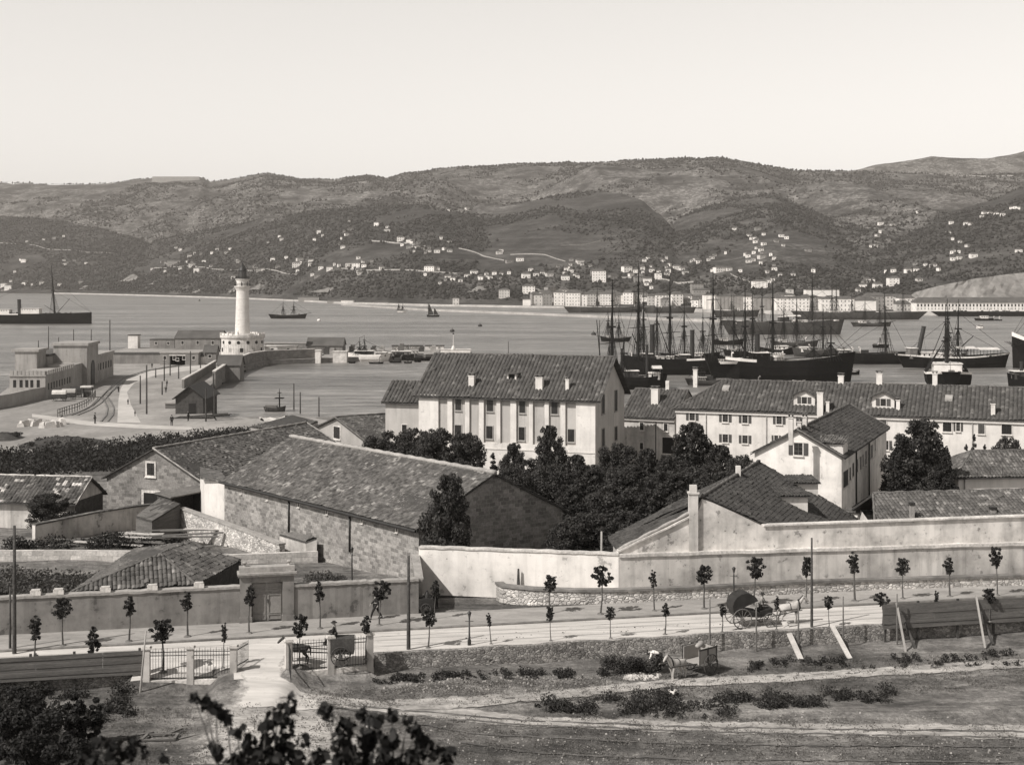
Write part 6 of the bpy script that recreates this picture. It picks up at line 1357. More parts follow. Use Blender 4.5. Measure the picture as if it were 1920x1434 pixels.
        for j in range(yards):
            zz = h*(.42+.16*j); hl = min(B*1.25, h*.3)*(1-.2*j); a = 1.1; MB().tube([(x_(zz)-hl*math.cos(a), -hl*math.sin(a), zz), (x_(zz), 0, zz+.1), (x_(zz)+hl*math.cos(a), hl*math.sin(a), zz)], [.07, .17, .07], 5).build('yard', spars, ms)
        if rig:
            m = MB()
            for sg in (-1, 1):
                for j in range(6): m.tube([(x-2.6+j*1.0, sg*B*.48, dz+.3), (x_(h*.56), sg*.5, h*.56)], .09, 3, cap=False)
                m.tube([(x-1.5, sg*B*.48, dz+.3), (x_(h*.8), 0, h*.8)], .08, 3, cap=False)
                for z_ in range(1, 9): u = z_/10; m.tube([(x-2.4*(1-u)+x_(0)*0, sg*(B*.48*(1-u)+.5*u), dz+.3+(h*.56-dz)*u), (x+2.0*(1-u), sg*(B*.48*(1-u)+.5*u), dz+.3+(h*.56-dz)*u)], .035, 3, cap=False)
            m.build('shrouds', 'rope', ms)
        tops.append((x_(h*.8), h*.8, x, h))
    tops.sort()
    if tops and rig:
        m = MB(); bow = L/2+L*bowrake+sprit*.9; m.tube([(tops[-1][0], 0, tops[-1][1]), (bow, 0, fb+sheer+sprit*.2)], .075, 3, cap=False); m.tube([(tops[0][0], 0, tops[0][1]), (-L/2, 0, fb+1)], .07, 3, cap=False)
        m.tube([(tops[-1][0], 0, tops[-1][1]*.72), (L/2, 0, fb+sheer)], .075, 3, cap=False)
        for a, b in zip(tops, tops[1:]): m.tube([(a[0], 0, a[1]), (b[2], 0, dz+3)], .07, 3, cap=False); m.tube([(a[0], 0, a[3]*.97), (b[0], 0, b[3]*.97)], .055, 3, cap=False)
        m.build('stays', 'rope', T)
    if sprit: MB().tube([(L/2, 0, fb+sheer*.8), (L/2+L*bowrake+sprit, 0, fb+sheer+sprit*.28)], [.3, .1], 6).build('bowsprit', spars, T)
    for (x0, y0, x1, y1) in derr: MB().tube([(lx(x0), 0, hz_(y0)), (lx(x1), B*.1, hz_(y1))], [.22, .14], 6).build('boom', spars, T)
    for (x0, x1, py) in boats:
        a, b = sorted((lx(x0), lx(x1))); w = 1.0; zz = hz_(py); m = MB(); n = 8; V_ = []
        for i in range(n+1):
            s = i/n; ww = w*math.sin(math.pi*min(.97, max(.03, s)))**.6; x = a+(b-a)*s; V_ += [(x, -B*.42-ww, zz), (x, -B*.42-ww*.6, zz-.8), (x, -B*.42+ww*.6, zz-.8), (x, -B*.42+ww, zz)]
        m.mesh(V_, [(i*4+j, i*4+(j+1) % 4, i*4+4+(j+1) % 4, i*4+4+j) for i in range(n) for j in range(4)]+[(0, 1, 2, 3), (n*4+3, n*4+2, n*4+1, n*4)]); m.build('lifeboat', 'hull_white', T)
    for (x0, x1, py) in awn:
        a, b = sorted((lx(x0), lx(x1))); zz = hz_(py); m = MB(); m.hexa([(a, -B*.4, zz), (b, -B*.4, zz), (b, B*.4, zz), (a, B*.4, zz), (a, -.1, zz+.8), (b, -.1, zz+.8), (b, .1, zz+.8), (a, .1, zz+.8)]); m.build('awning', 'canvas_pale', T)
        m = MB()
        for q in range(7):
            for sg in (-1, 1): m.tube([(a+(b-a)*q/6, sg*B*.39, dz), (a+(b-a)*q/6, sg*B*.39, zz)], .07, 4)
        m.build('awning_post', spars, T)
    rr = random.Random(int(pl))                # winches, hatches, ventilators on deck
    for q in range(int(L/4)):
        x = -L*.42+L*.84*rr.random(); s_ = .5+rr.random()*1.1; y = (rr.random()-.5)*B*.5; MB().box(x-s_, y-s_*.6, dz, x+s_, y+s_*.6, dz+.7+rr.random()*1.2).build('hatch', 'deck' if rr.random() < .6 else 'iron', T)
        if rr.random() < .4: MB().tube([(x+s_+.3, y, dz), (x+s_+.3, y, dz+2.6), (x+s_+.9, y, dz+3)], [.22, .22, .4], 6).build('ventilator', 'deck' if rr.random() < .5 else 'hull_white', T)
    return T
ship('steamer', 'black steamer with one mast and a white bridge at the left edge', 'ship', -75, 172, 607, 588, 1, B=11, sheer=.8, bowrake=.0, masts=((103, 497, 0, .06),), funnels=((37, 562, 7, .03),), houses=((42, 76, 578, 'hull_white'), (-60, 20, 580, 'hull_white')), derr=((108, 588, 82, 572), (108, 586, 130, 560)), stripe=(.0, .45))
ship('brigantine', 'dark two masted brigantine lying at anchor right of the lighthouse', 'sailing ship', 508, 572, 597, 591, 1, B=6.5, masts=((531, 560, 1), (551, 559, 2)), sprit=4, sheer=1.2)
ship('ketch', 'small two masted boat under the far shore left of the sail boat', 'sailing boat', 745, 761, 586, 583, 1, B=3.5, masts=((748, 560, 0), (755, 566, 0)), sheer=.4, mt='hull_white', sprit=1)
T = ship('sailboat', 'small boat under two dark sails in the middle of the bay', 'sailing boat', 801, 823, 594, 591, -1, B=3.5, masts=((803, 568, 0), (814, 577, 0)), sheer=.4, rig=False)
k = F/(35*F/72); 
def sail(T, pts, mt='canvas'):
    m = MB(); n = len(pts); m.mesh([(x, .0, z) for x, z in pts]+[(x, .08, z) for x, z in pts], [tuple(range(n)), tuple(range(n, 2*n))[::-1]]+[(i, (i+1) % n, n+(i+1) % n, n+i) for i in range(n)]); m.build('sail', mt, T, fix=False)
sail(T, [(4.4, 1.8), (4.2, 12), (3.0, 11), (-.6, 2.2)]); sail(T, [(-1, 1.8), (-1, 8), (-2.2, 7), (-4.9, 2)])
# the middle fleet
ship('clipper_steamer', 'long grey hulled ship with clipper bow lying across the middle of the harbour', 'ship', 1366, 1575, 627, 604, 1, B=11, mt='hull_grey', masts=((1429, 536, 2), (1523, 505, 2)), houses=((1460, 1478, 594, 'hull_grey'), (1483, 1512, 600, 'hull_white'), (1378, 1390, 601, 'hull_white')), awn=((1471, 1500, 593),), boats=((1484, 1496, 599), (1560, 1570, 599)), sprit=5, sheer=1.6, bowrake=.04)
ship('screw_steamer', 'black steamer with two tall funnels and two rigged masts in the nearest row', 'ship', 1176, 1350, 702, 672, -1, B=9, masts=((1197, 493, 3), (1256, 516, 2)), funnels=((1223, 610, 9.5, 0), (1298, 620, 8.5, 0)), houses=((1204, 1222, 662, 'hull_grey'), (1230, 1262, 667, 'hull_white'), (1275, 1292, 664, 'hull_grey')), boats=((1277, 1318, 668), (1207, 1240, 676)), derr=((1254, 660, 1232, 601), (1194, 645, 1185, 625)), stripe=(.05, .35), sheer=1.0)
ship('coaster', 'low black coaster with a thin flared funnel beside the storehouse gable', 'ship', 1150, 1246, 729, 706, 1, B=8, masts=((1148, 524, 1), (1170, 612, 0)), funnels=((1213, 648, 5, 0), (1166, 655, 5, 0)), houses=((1172, 1196, 694, 'hull_grey'), (1216, 1236, 698, 'hull_white')), sheer=.8, awn=((1222, 1240, 690),), derr=((1125, 668, 1119, 600),))
ship('black_steamer', 'big black steamer with a bluff overhanging bow and thick funnel nearest the barracks roof', 'ship', 1338, 1594, 716, 674, 1, B=13, masts=((1337, 508, 3), (1397, 533, 1), (1449, 520, 2), (1526, 606, 0), (1558, 588, 0)), funnels=((1420, 627, 9.5, 0),), houses=((1408, 1440, 660, 'hull_black'), (1448, 1466, 662, 'hull_white'), (1345, 1392, 672, 'hull_white')), boats=((1445, 1464, 664), (1346, 1390, 676)), derr=((1395, 655, 1372, 612),), stripe=(.06, .25), sheer=2.2, bowrake=.04)
ship('paddle_steamer', 'small steamer with white upperworks behind the funnel of the big black one', 'ship', 1426, 1488, 664, 655, 1, B=8, houses=((1448, 1476, 648, 'hull_white'),), sheer=1.6, sprit=2, mt='hull_black')
ship('hulk', 'black hulk with a single rigged mast right of the big black steamer', 'ship', 1572, 1702, 682, 662, -1, B=9, masts=((1661, 549, 2, -.02),), houses=((1572, 1592, 655, 'deck'),), sheer=.8)
ship('white_decked_steamer', 'black steamer with raked funnel, white deck edge and two awnings at the right', 'ship', 1694, 1884, 689, 668, 1, B=10, masts=((1795, 561, 1, -.02), (1779, 575, 0, 0)), funnels=((1720, 613, 8.5, -.16),), houses=((1702, 1716, 652, 'deck'), (1724, 1748, 660, 'hull_white'), (1760, 1780, 662, 'hull_white')), awn=((1792, 1826, 653), (1832, 1870, 655)), derr=((1797, 655, 1827, 630),), stripe=(.0, 1.0), sheer=1.3, bowrake=.05)
ship('stern_view_steamer', 'black steamer seen end on with white rail and tall funnel above the barracks roof', 'ship', 1753, 1797, 727, 697, 1, yaw=1.35, B=13.5, masts=((1772, 560, 1), (1782, 575, 0)), funnels=((1774, 644, 7.5, 0),), houses=((1768, 1782, 680, 'hull_white'),), stripe=(.0, 1.0), sheer=1.4)
ship('moored_ship', 'black ship with a white bow band cut by the right edge', 'ship', 1899, 2010, 690, 640, -1, B=11, masts=((1903, 618, 0), (1960, 520, 1)), stripe=(.55, 1.0), sheer=3, bowrake=.02)
ship('tug', 'dark tug cut by the lower right water edge', 'tug', 1892, 1960, 731, 706, -1, B=8, funnels=((1915, 680, 6, 0),), houses=((1898, 1925, 695, 'hull_grey'),), sheer=1)
ship('launch', 'small dark steam launch between the big ships and the far grey ship', 'launch', 1637, 1665, 652, 647, -1, B=3.5, funnels=((1650, 634, 2, 0),), houses=((1648, 1660, 644, 'hull_black'),), sheer=.3)
ship('launch', 'pale hooded launch off the long quay at the right', 'launch', 1829, 1862, 601, 597, 1, B=5, houses=((1838, 1852, 592, 'hull_white'),), sheer=.3); ship('barge', 'flat dark barge beside the pale hooded launch', 'barge', 1850, 1878, 601, 599, 1, B=5, sheer=.1)
ship('launch', 'tiny white launch below the pale hooded one', 'launch', 1831, 1844, 616, 612, -1, B=3, houses=((1838, 1842, 609, 'hull_black'),), sheer=.3, mt='hull_white')
ship('moored_ship', 'long dark hull moored before the big white warehouses', 'ship', 1496, 1722, 599, 586, -1, B=12, mt='hull_grey', masts=((1560, 520, 1), (1568, 524, 1), (1597, 540, 0), (1693, 530, 0)), houses=((1600, 1640, 582, 'hull_grey'), (1556, 1575, 583, 'hull_white')), sheer=1.2)
ship('moored_ship', 'dark hull lying along the far quay left of the tall masts', 'ship', 1066, 1200, 586, 576, 1, B=11, mt='hull_grey', masts=((1120, 530, 0),), sheer=.8); ship('moored_ship', 'dark hull lying along the far quay between the tall masts', 'ship', 1210, 1300, 587, 577, 1, B=11, mt='hull_grey', sheer=.8)
ship('moored_ship', 'grey hull with slanting cranes lying before the pale harbour halls', 'ship', 1342, 1420, 594, 583, 1, B=11, mt='hull_grey', sheer=.8, masts=((1372, 545, 0),))
ship('barge', 'long low black hull standing in for the quay wall at the far right', 'barge', 1760, 1960, 593, 584, 1, B=10, sheer=.1, bowrake=.01)  # barge hull added in place of the dark quay wall face
ship('moored_barque', 'dark barque hull half hidden behind the two funnelled steamer', 'ship', 1245, 1345, 682, 666, 1, B=9, masts=((1283, 560, 2), (1318, 575, 1)), houses=((1300, 1318, 661, 'hull_white'),), boats=((1262, 1276, 664),), sheer=1.2, sprit=3)
ship('moored_ship', 'low grey hull lying behind the big black steamer bow', 'ship', 1490, 1580, 668, 656, -1, B=9, mt='hull_grey', masts=((1543, 570, 1),), houses=((1500, 1516, 650, 'hull_white'),), sheer=1)
ship('rowing_boat', 'white ship boat floating under the side of the big black steamer', 'boat', 1484, 1512, 718, 713, 1, B=2.4, mt='hull_white', sheer=.3); ship('rowing_boat', 'boat with a white gunwale under the overhanging bow of the big black steamer', 'boat', 1590, 1611, 702, 696, 1, B=2.4, mt='hull_black', stripe=(0, 1), sheer=.6)
ship('lighter', 'grey lighter with a canvas heap between the coaster and the big black steamer', 'barge', 1290, 1368, 722, 712, 1, B=6, mt='hull_grey', houses=((1300, 1322, 706, 'canvas_pale'),), masts=((1316, 680, 0),), sheer=.6)
ship('lighter', 'pale open lighter moored before the stern of the big black steamer', 'barge', 1402, 1450, 726, 720, 1, B=5, mt='hull_white', sheer=.4)
for i, (l_, r_, w_, dk_, ms_, mt_, d_) in enumerate(((1186, 1250, 676, 667, ((1207, 540, 1), (1232, 556, 0)), 'hull_grey', 1), (1360, 1440, 668, 659, ((1376, 552, 1), (1411, 545, 2)), 'hull_black', -1), (1450, 1530, 650, 642, ((1470, 560, 0), (1494, 552, 1)), 'hull_grey', 1), (1600, 1668, 612, 606, ((1622, 556, 1), (1650, 562, 0)), 'hull_grey', 1), (1128, 1180, 640, 634, ((1140, 572, 0), (1160, 580, 1)), 'hull_black', -1), (1340, 1392, 646, 639, ((1352, 560, 1),), 'hull_black', 1))):
    ship('schooner', 'small two masted vessel among the moored fleet, %s' % ordn([1, 3, 4, 5, 0, 2][i], 6), 'sailing ship', l_, r_, w_, dk_, d_, B=6, masts=ms_, mt=mt_, sprit=3, sheer=1, houses=((l_+10, l_+24, dk_-5, 'hull_white'),), group='small vessels among the moored fleet')
# boats of the basin
ship('white_boat', 'white cabin boat moored at the mole right of the lighthouse', 'boat', 653, 728, 677, 664, -1, B=8, mt='hull_white', masts=((674, 632, 0), (683, 628, 0)), houses=((666, 700, 657, 'hull_grey'), (706, 724, 660, 'hull_grey')), sheer=.8)
ship('dark_lighter', 'dark lighter tied behind the white cabin boat', 'boat', 731, 790, 675, 664, -1, B=6, sheer=.2, houses=((735, 770, 658, 'deck'),)); ship('dark_lighter', 'low dark lighter at the inner end of the mole boats', 'boat', 770, 806, 676, 670, -1, B=5, sheer=.2)
ship('rowing_boat', 'dark rowing boat left of two below the white cabin boat', 'rowing boat', 693, 718, 682, 679.5, 1, B=2.2, sheer=.2); ship('rowing_boat', 'dark rowing boat right of two below the white cabin boat', 'rowing boat', 731, 751, 680, 677.5, 1, B=2, sheer=.2)
ship('sailing_dinghy', 'small boat with a bare mast at the near edge of the basin', 'boat', 497, 534, 771, 764, 1, B=2.2, masts=((524, 728, 0),), sheer=.4, rig=False, mt='hull_grey'); ship('rowing_boat', 'dark rowing boat alone below the quay wall', 'rowing boat', 377, 394, 733, 729, 1, B=2, sheer=.2)
for i, (px, pt, pb) in enumerate(((551, 719, 768), (563, 735, 775), (598, 744, 790), (1124, 600, 700), (825, 650, 668), (953, 640, 668))):
    p = W(px, pb, .0); o = MB().tube([(0, 0, -2), (0, 0, (pb-pt)/F*p.y)], [.22, .14], 6).build('mooring_pole', 'wood_dark', None, tuple(p)); tag(o, 'dark mooring pole standing in the basin, %s of six' % ordn(sorted([551, 563, 598, 1124, 825, 953]).index(px), 6), 'mooring pole', 'mooring poles in the basin')
for i, (px, py, lab, mt) in enumerate(((598, 602, 'pale round buoy right of the brigantine', 'hull_white'), (900, 612, 'dark buoy in the open bay right of the sail boat', 'iron'), (848, 622, 'small dark buoy above the outer mole', 'iron'), (1113, 628, 'dark buoy left of the tall masts', 'iron'), (374, 564, 'tiny dark buoy under the far shore left of the lighthouse', 'iron'))):
    p = W(px, py, .0); T = thing('buoy', lab, 'buoy', p); MB().lathe([(.4, -.5), (1.5, .1), (1.6, .9), (.9, 1.6), (.2, 1.8)], n=12).build('float', mt, T, smooth=True); MB().tube([(0, 0, 1.7), (0, 0, 2.7)], .12, 5).build('ring', 'iron', T)

for i, (px, py, w) in enumerate(((602, 675, 14), (640, 676, 16), (660, 681, 12), (765, 681, 14), (783, 679, 12), (470, 686, 12), (455, 697, 12), (420, 712, 14), (412, 720, 12))):
    ship('rowing_boat', 'dark rowing boat tied along the inner side of the mole, %s' % ordn(sorted([602, 640, 660, 765, 783, 470, 455, 420, 412]).index(px), 9), 'rowing boat', px-w/2, px+w/2, py, py-2.2, 1 if i % 2 else -1, B=2, sheer=.25, rig=False, masts=((px, py-16, 0),) if i % 3 == 0 else (), group='rowing boats tied along the mole')
rb = random.Random(8)
for i, (px, py) in enumerate(((604, 662), (612, 664), (622, 661), (660, 659), (700, 657), (716, 658), (752, 659), (790, 659), (812, 660), (560, 664), (540, 661), (470, 668))):
    p = W(px, py, 2.0); h = 1.2+rb.random()*1.6; m = MB(); m.box(-1.2, -.8, 0, 1.2, .8, h); m.box(-.5, -.9, h+.001, 1.3, .6, h+.8); tag(m.build('crate_pile', ('wood', 'wood_dark', 'cap')[i % 3], None, tuple(p)), 'pile of crates on the mole right of the lighthouse, %s' % ordn(sorted([604, 612, 622, 660, 700, 716, 752, 790, 812, 560, 540, 470]).index(px), 12), 'crates', 'crate piles on the mole')
# ------------------------------------------------------------------ far shore and hills
NX, NY = 620, 330
PXS = np.linspace(-260, 2180, NX)
def I(x, a): return np.interp(x, [q[0] for q in a], [q[1] for q in a])
shore = [(-300, 3500), (0, 3350), (140, 3150), (300, 2750), (440, 2430), (640, 1950), (800, 1790), (1000, 1680), (1200, 1620), (1330, 1450), (1500, 1370), (1720, 1345), (1920, 1340), (2200, 1340)]
layers = [  # crest row, crest distance, power, roughness
 ([(-300, 345), (0, 343), (90, 345), (180, 345), (240, 339), (285, 334), (380, 334), (392, 341), (430, 336), (470, 330), (500, 325), (530, 330), (560, 337), (620, 338), (690, 328), (725, 334), (760, 326), (830, 316), (930, 310), (1040, 306), (1120, 306), (1190, 300), (1300, 297), (1345, 296), (1390, 303), (1440, 312), (1500, 321), (1590, 321), (1620, 322), (1700, 325), (1800, 330), (1920, 326), (2200, 320)], [(-300, 5600), (400, 5200), (1000, 4600), (1500, 4200), (1700, 4300), (2200, 4300)], 1.15, 1.0),
 ([(1400, 470), (1560, 340), (1592, 322), (1640, 309), (1700, 300), (1745, 293), (1800, 295), (1860, 296), (1900, 288), (1940, 278), (2200, 250)], [(1400, 5200), (2200, 5200)], 2.2, .7),
 ([(-300, 395), (0, 405), (100, 412), (200, 432), (270, 452), (300, 470), (400, 560)], [(-300, 4400), (0, 4300), (300, 3900), (420, 3200)], .9, .5),
 ([(200, 560), (260, 480), (290, 452), (400, 428), (500, 410), (600, 394), (680, 388), (780, 384), (830, 392), (880, 402), (950, 430), (1100, 520)], [(200, 3900), (500, 3500), (800, 3000), (1100, 2500)], .85, .5),
 ([(820, 430), (870, 398), (930, 388), (1000, 376), (1060, 364), (1120, 357), (1165, 362), (1205, 376), (1250, 415), (1300, 480), (1345, 560)], [(820, 3300), (1100, 3200), (1290, 2600)], .8, .45),
 ([(700, 480), (800, 470), (900, 455), (1000, 452), (1100, 460), (1160, 480), (1230, 520)], [(700, 2600), (1230, 2200)], .9, .4),
 ([(1200, 560), (1235, 450), (1270, 410), (1320, 388), (1400, 370), (1450, 362), (1500, 385), (1560, 412), (1610, 435), (1645, 450), (1680, 520)], [(1200, 2900), (1450, 3200), (1680, 2500)], .85, .5),
 ([(1560, 560), (1600, 505), (1640, 452), (1700, 428), (1780, 398), (1850, 378), (1920, 350), (2000, 330), (2200, 300)], [(1560, 2500), (1900, 2700), (2200, 2800)], .85, .5),
 ([(1560, 575), (1640, 548), (1740, 520), (1830, 500), (1920, 475), (2050, 440), (2200, 420)], [(1560, 1800), (1920, 1950), (2200, 1950)], .75, .3),
]
def fbm(a, b, octs, seed):
    out = np.zeros_like(a); amp = 1; tot = 0
    rs = np.random.default_rng(seed)
    for o in range(octs):
        n = 64; g = rs.random((n, n)); x = a*(2**o); y = b*(2**o); xi = np.floor(x).astype(int); yi = np.floor(y).astype(int); fx = x-xi; fy = y-yi; fx = fx*fx*(3-2*fx); fy = fy*fy*(3-2*fy)
        q = lambda i, j: g[i % n, j % n]
        out += amp*((q(xi, yi)*(1-fx)+q(xi+1, yi)*fx)*(1-fy)+(q(xi, yi+1)*(1-fx)+q(xi+1, yi+1)*fx)*fy); tot += amp; amp *= .52
    return out/tot*2-1
tone_l = [.052, .068, .030, .032, .040, .035, .038, .032, .029]; rock_l = [1, 1.2, .15, .2, .2, .1, .45, .2, 0]; wood_l = [.6, .5, .9, .8, .6, .75, .65, .8, .8]
def far_z(PX, YY, ids=False):
    """height of the far land at view column PX and distance YY (arrays)"""
    X = (PX-960)/F*YY; Ys = I(PX, shore); s_in = np.clip((YY-Ys)/1.0, 0, 1); z = np.full_like(YY, -4.0); wid = np.full(YY.shape, 5)
    base = 2.2+np.clip((YY-Ys-60)/400, 0, 1)*6; z = np.where(YY > Ys, base, z)
    ridged = 1-np.abs(fbm(X/520+7, YY/900+3, 4, 5)); soft = fbm(X/260, YY/260, 5, 8); fine = fbm(X/60, YY/60, 3, 9)
    for li, (cr, cd, pw, ro) in enumerate(layers):
        x0, x1 = cr[0][0], cr[-1][0]; c = I(PX, cr); D = I(PX, cd); zc = H-(c-HZ)/F*D; st = Ys+60+(90 if li < 8 else 60)*np.clip((PX-900)/150, .4, 1.6)
        if li == 1: st = np.full_like(Ys, 3900.)
        s = np.clip((YY-st)/(D-st), 0, 1); hgt = zc*s**pw
        back = np.clip((YY-D)/900, 0, 1); hgt = np.where(YY > D, zc*(1-.45*back**1.3), hgt)
        env = np.clip(np.sin(np.pi*np.clip(s, 0, 1))*1.1, 0, 1)
        hgt = hgt+env*ro*(80*(ridged-.75)*zc/200+18*soft*zc/200)+ro*4.5*fine*np.clip(s*3, 0, 1)
        ins = (PX >= x0) & (PX <= x1); hgt = np.where(ins & (YY > st), hgt, -5); wid = np.where(hgt > z, li, wid); z = np.maximum(z, hgt)
    return (z, wid) if ids else z
Yr = np.concatenate([np.linspace(1080, 2000, 110), np.linspace(2010, 5300, 190), np.linspace(5330, 7000, 30)])
PXg, YYg = np.meshgrid(PXS, Yr); Zg, IDg = far_z(PXg, YYg, True); Xg = (PXg-960)/F*YYg
me = bpy.data.meshes.new('hills'); V_ = np.stack([Xg, YYg, Zg], -1).reshape(-1, 3); ny, nx = PXg.shape
idx = np.arange(ny*nx).reshape(ny, nx); fa = np.stack([idx[:-1, :-1], idx[:-1, 1:], idx[1:, 1:], idx[1:, :-1]], -1).reshape(-1, 4)
me.vertices.add(len(V_)); me.vertices.foreach_set('co', V_.ravel()); me.loops.add(fa.size); me.loops.foreach_set('vertex_index', fa.ravel().astype(np.int32)); me.polygons.add(len(fa)); me.polygons.foreach_set('loop_start', np.arange(0, fa.size, 4, dtype=np.int32)); me.update(calc_edges=True); me.polygons.foreach_set('use_smooth', [True]*len(fa))
def blur(a, n=2):
    for _ in range(n):
        a = (a+np.roll(a, 1, 0)+np.roll(a, -1, 0)+np.roll(a, 1, 1)+np.roll(a, -1, 1))/5
    return a
for nm, tb in (('tone', tone_l), ('rock', rock_l)):
    me.attributes.new(nm, 'FLOAT', 'POINT').data.foreach_set('value', blur(np.array(tb)[IDg]).ravel().astype(np.float32))
t = NT('karst_hillside'); ga = t.n.new('ShaderNodeAttribute'); ga.attribute_name = 'tone'; gr = t.n.new('ShaderNodeAttribute'); gr.attribute_name = 'rock'; c = t.coord('Object'); cs = t.coord('Object', (1, 1, 3)); gm = t.n.new('ShaderNodeSeparateXYZ'); t.link(t.tc.outputs['Object'], gm.inputs[0]); zz = gm.outputs[2]
nA = t.noise(c, .0016, 5, .6); nB = t.noise(cs, .012, 6, .68); nC = t.noise(cs, .045, 5, .75)
rock = t.math('MULTIPLY', t.math('MULTIPLY', gr.outputs['Fac'], t.ramp(nB, .42, .58, 0, 1)), t.ramp(t.noise(cs, .09, 6, .8), .47, .56, 0, 1))
sc_ = t.math('MULTIPLY', t.math('MULTIPLY', ga.outputs['Fac'], t.ramp(nB, .36, .64, .62, 1.3)), t.ramp(nA, .35, .65, .8, 1.25))
fld = t.math('MULTIPLY', t.ramp(t.noise(t.coord('Object', (1, 1, 1)), .008, 3, .5), .55, .6, 0, .03), t.ramp(zz, 20, 170, 1, 0))
tz = t.ramp(t.noise(t.coord('Object', (.12, .12, 4.5)), .05, 5, .65), .42, .58, .78, 1.3); sc_ = t.math('MULTIPLY', t.math('MULTIPLY', sc_, tz), t.ramp(nC, .32, .68, .68, 1.28))
v = t.math('ADD', t.math('ADD', sc_, fld), t.math('MULTIPLY', rock, .13))
me.materials.append(t.out(v, .95, t.math('ADD', nB, t.math('MULTIPLY', nC, .5)), .8, 6)); struct(link('hills', me))
Ztab = Zg
def hit_far(px, py):
    """first far-land point seen at a pixel"""
    yy = np.arange(1150, 5600, 6.0); z = far_z(np.full_like(yy, px), yy); r_ = H-(py-HZ)/F*yy; k = np.argmax(z >= r_)
    if z[k] < r_[k]: return None
    return Vector(((px-960)/F*yy[k], yy[k], z[k]))
def gfar(x, y): return float(far_z(np.array([x/y*F+960.]), np.array([float(y)]))[0])
# woodland: small clumps over the slopes and along the skyline
N = 110000; px = rng.uniform(-120, 2040, N); u = rng.random(N); Ys = I(px, shore); YYt = Ys+120+(4900-Ys)*u**1.2; zt, wi = far_z(px, YYt, True); X = (px-960)/F*YYt
dens = fbm(X/210+3, YYt/260, 5, 21); keep = (dens > .22-.62*np.array(wood_l)[wi]+.12*rng.random(N)-.06) & (zt > 3); px, YYt, zt, X = px[keep], YYt[keep], zt[keep], X[keep]
sky_px = np.concatenate([rng.uniform(-50, 1980, 1500), rng.uniform(450, 1300, 900)]); cd = I(sky_px, layers[0][1])-10*rng.random(len(sky_px)); zs = far_z(sky_px, cd); X = np.concatenate([X, (sky_px-960)/F*cd]); YYt = np.concatenate([YYt, cd]); zt = np.concatenate([zt, zs])
n = len(X); s = (1.1+2.3*rng.random(n)**3)*(YYt/2600)**.4; s[-len(sky_px):] *= .95
oct_ = np.array([(1, 0, 0), (0, 1, 0), (-1, 0, 0), (0, -1, 0), (0, 0, 1.1), (0, 0, -.7)]); jr = 1+.35*rng.normal(size=(n, 6, 1)); V_ = (oct_[None]*s[:, None, None]*jr+np.stack([X, YYt, zt+s*.45], -1)[:, None, :]).reshape(-1, 3)
ft = np.array([(0, 1, 4), (1, 2, 4), (2, 3, 4), (3, 0, 4), (1, 0, 5), (2, 1, 5), (3, 2, 5), (0, 3, 5)]); fa = (ft[None]+6*np.arange(n)[:, None, None]).reshape(-1, 3)
me = bpy.data.meshes.new('hill_woodland'); me.vertices.add(len(V_)); me.vertices.foreach_set('co', V_.ravel()); me.loops.add(fa.size); me.loops.foreach_set('vertex_index', fa.ravel().astype(np.int32)); me.polygons.add(len(fa)); me.polygons.foreach_set('loop_start', np.arange(0, fa.size, 3, dtype=np.int32)); me.update(calc_edges=True); me.materials.append(MT['far_leaf'])
tag(link('hill_woodland', me), 'scattered trees and scrub over the far hills', 'woodland', kind='stuff')
# far beach, mole and quay
def fstrip(name, pxs, w, mt, z=2.6):
    P = [Vector(((x-960)/F*(I(x, shore)+o), I(x, shore)+o, z)) for x, o in pxs]; m = MB()
    for a, b in zip(P, P[1:]): m.hexa([a+Vector((0, -w, -4)), b+Vector((0, -w, -4)), b+Vector((0, w, -4)), a+Vector((0, w, -4)), a+Vector((0, -w*.6, 0)), b+Vector((0, -w*.6, 0)), b+Vector((0, w, 0)), a+Vector((0, w, 0))])
    return struct(m.build(name, mt, fix=False))
fstrip('shore', [(100+i*30, -8) for i in range(40)], 9, 'far_quay', 2.4); fstrip('quay', [(1290+i*40, -6) for i in range(20)], 14, 'far_quay', 3.2)
m = MB(); P = [W(640, 572.5, .0), W(800, 583, 0), W(980, 590, 0), W(1150, 597, 0), W(1300, 603, 0), W(1360, 604, 0)]
for a, b in zip(P, P[1:]): m.hexa([a+Vector((0, -3, -2)), b+Vector((0, -3, -2)), b+Vector((0, 5, -2)), a+Vector((0, 5, -2)), a+Vector((0, -2, 2.2)), b+Vector((0, -2, 2.2)), b+Vector((0, 5, 2.2)), a+Vector((0, 5, 2.2))])
tag(m.build('far_mole', 'far_quay', fix=False), 'long low pale mole slanting across the bay below the far shore', 'mole')
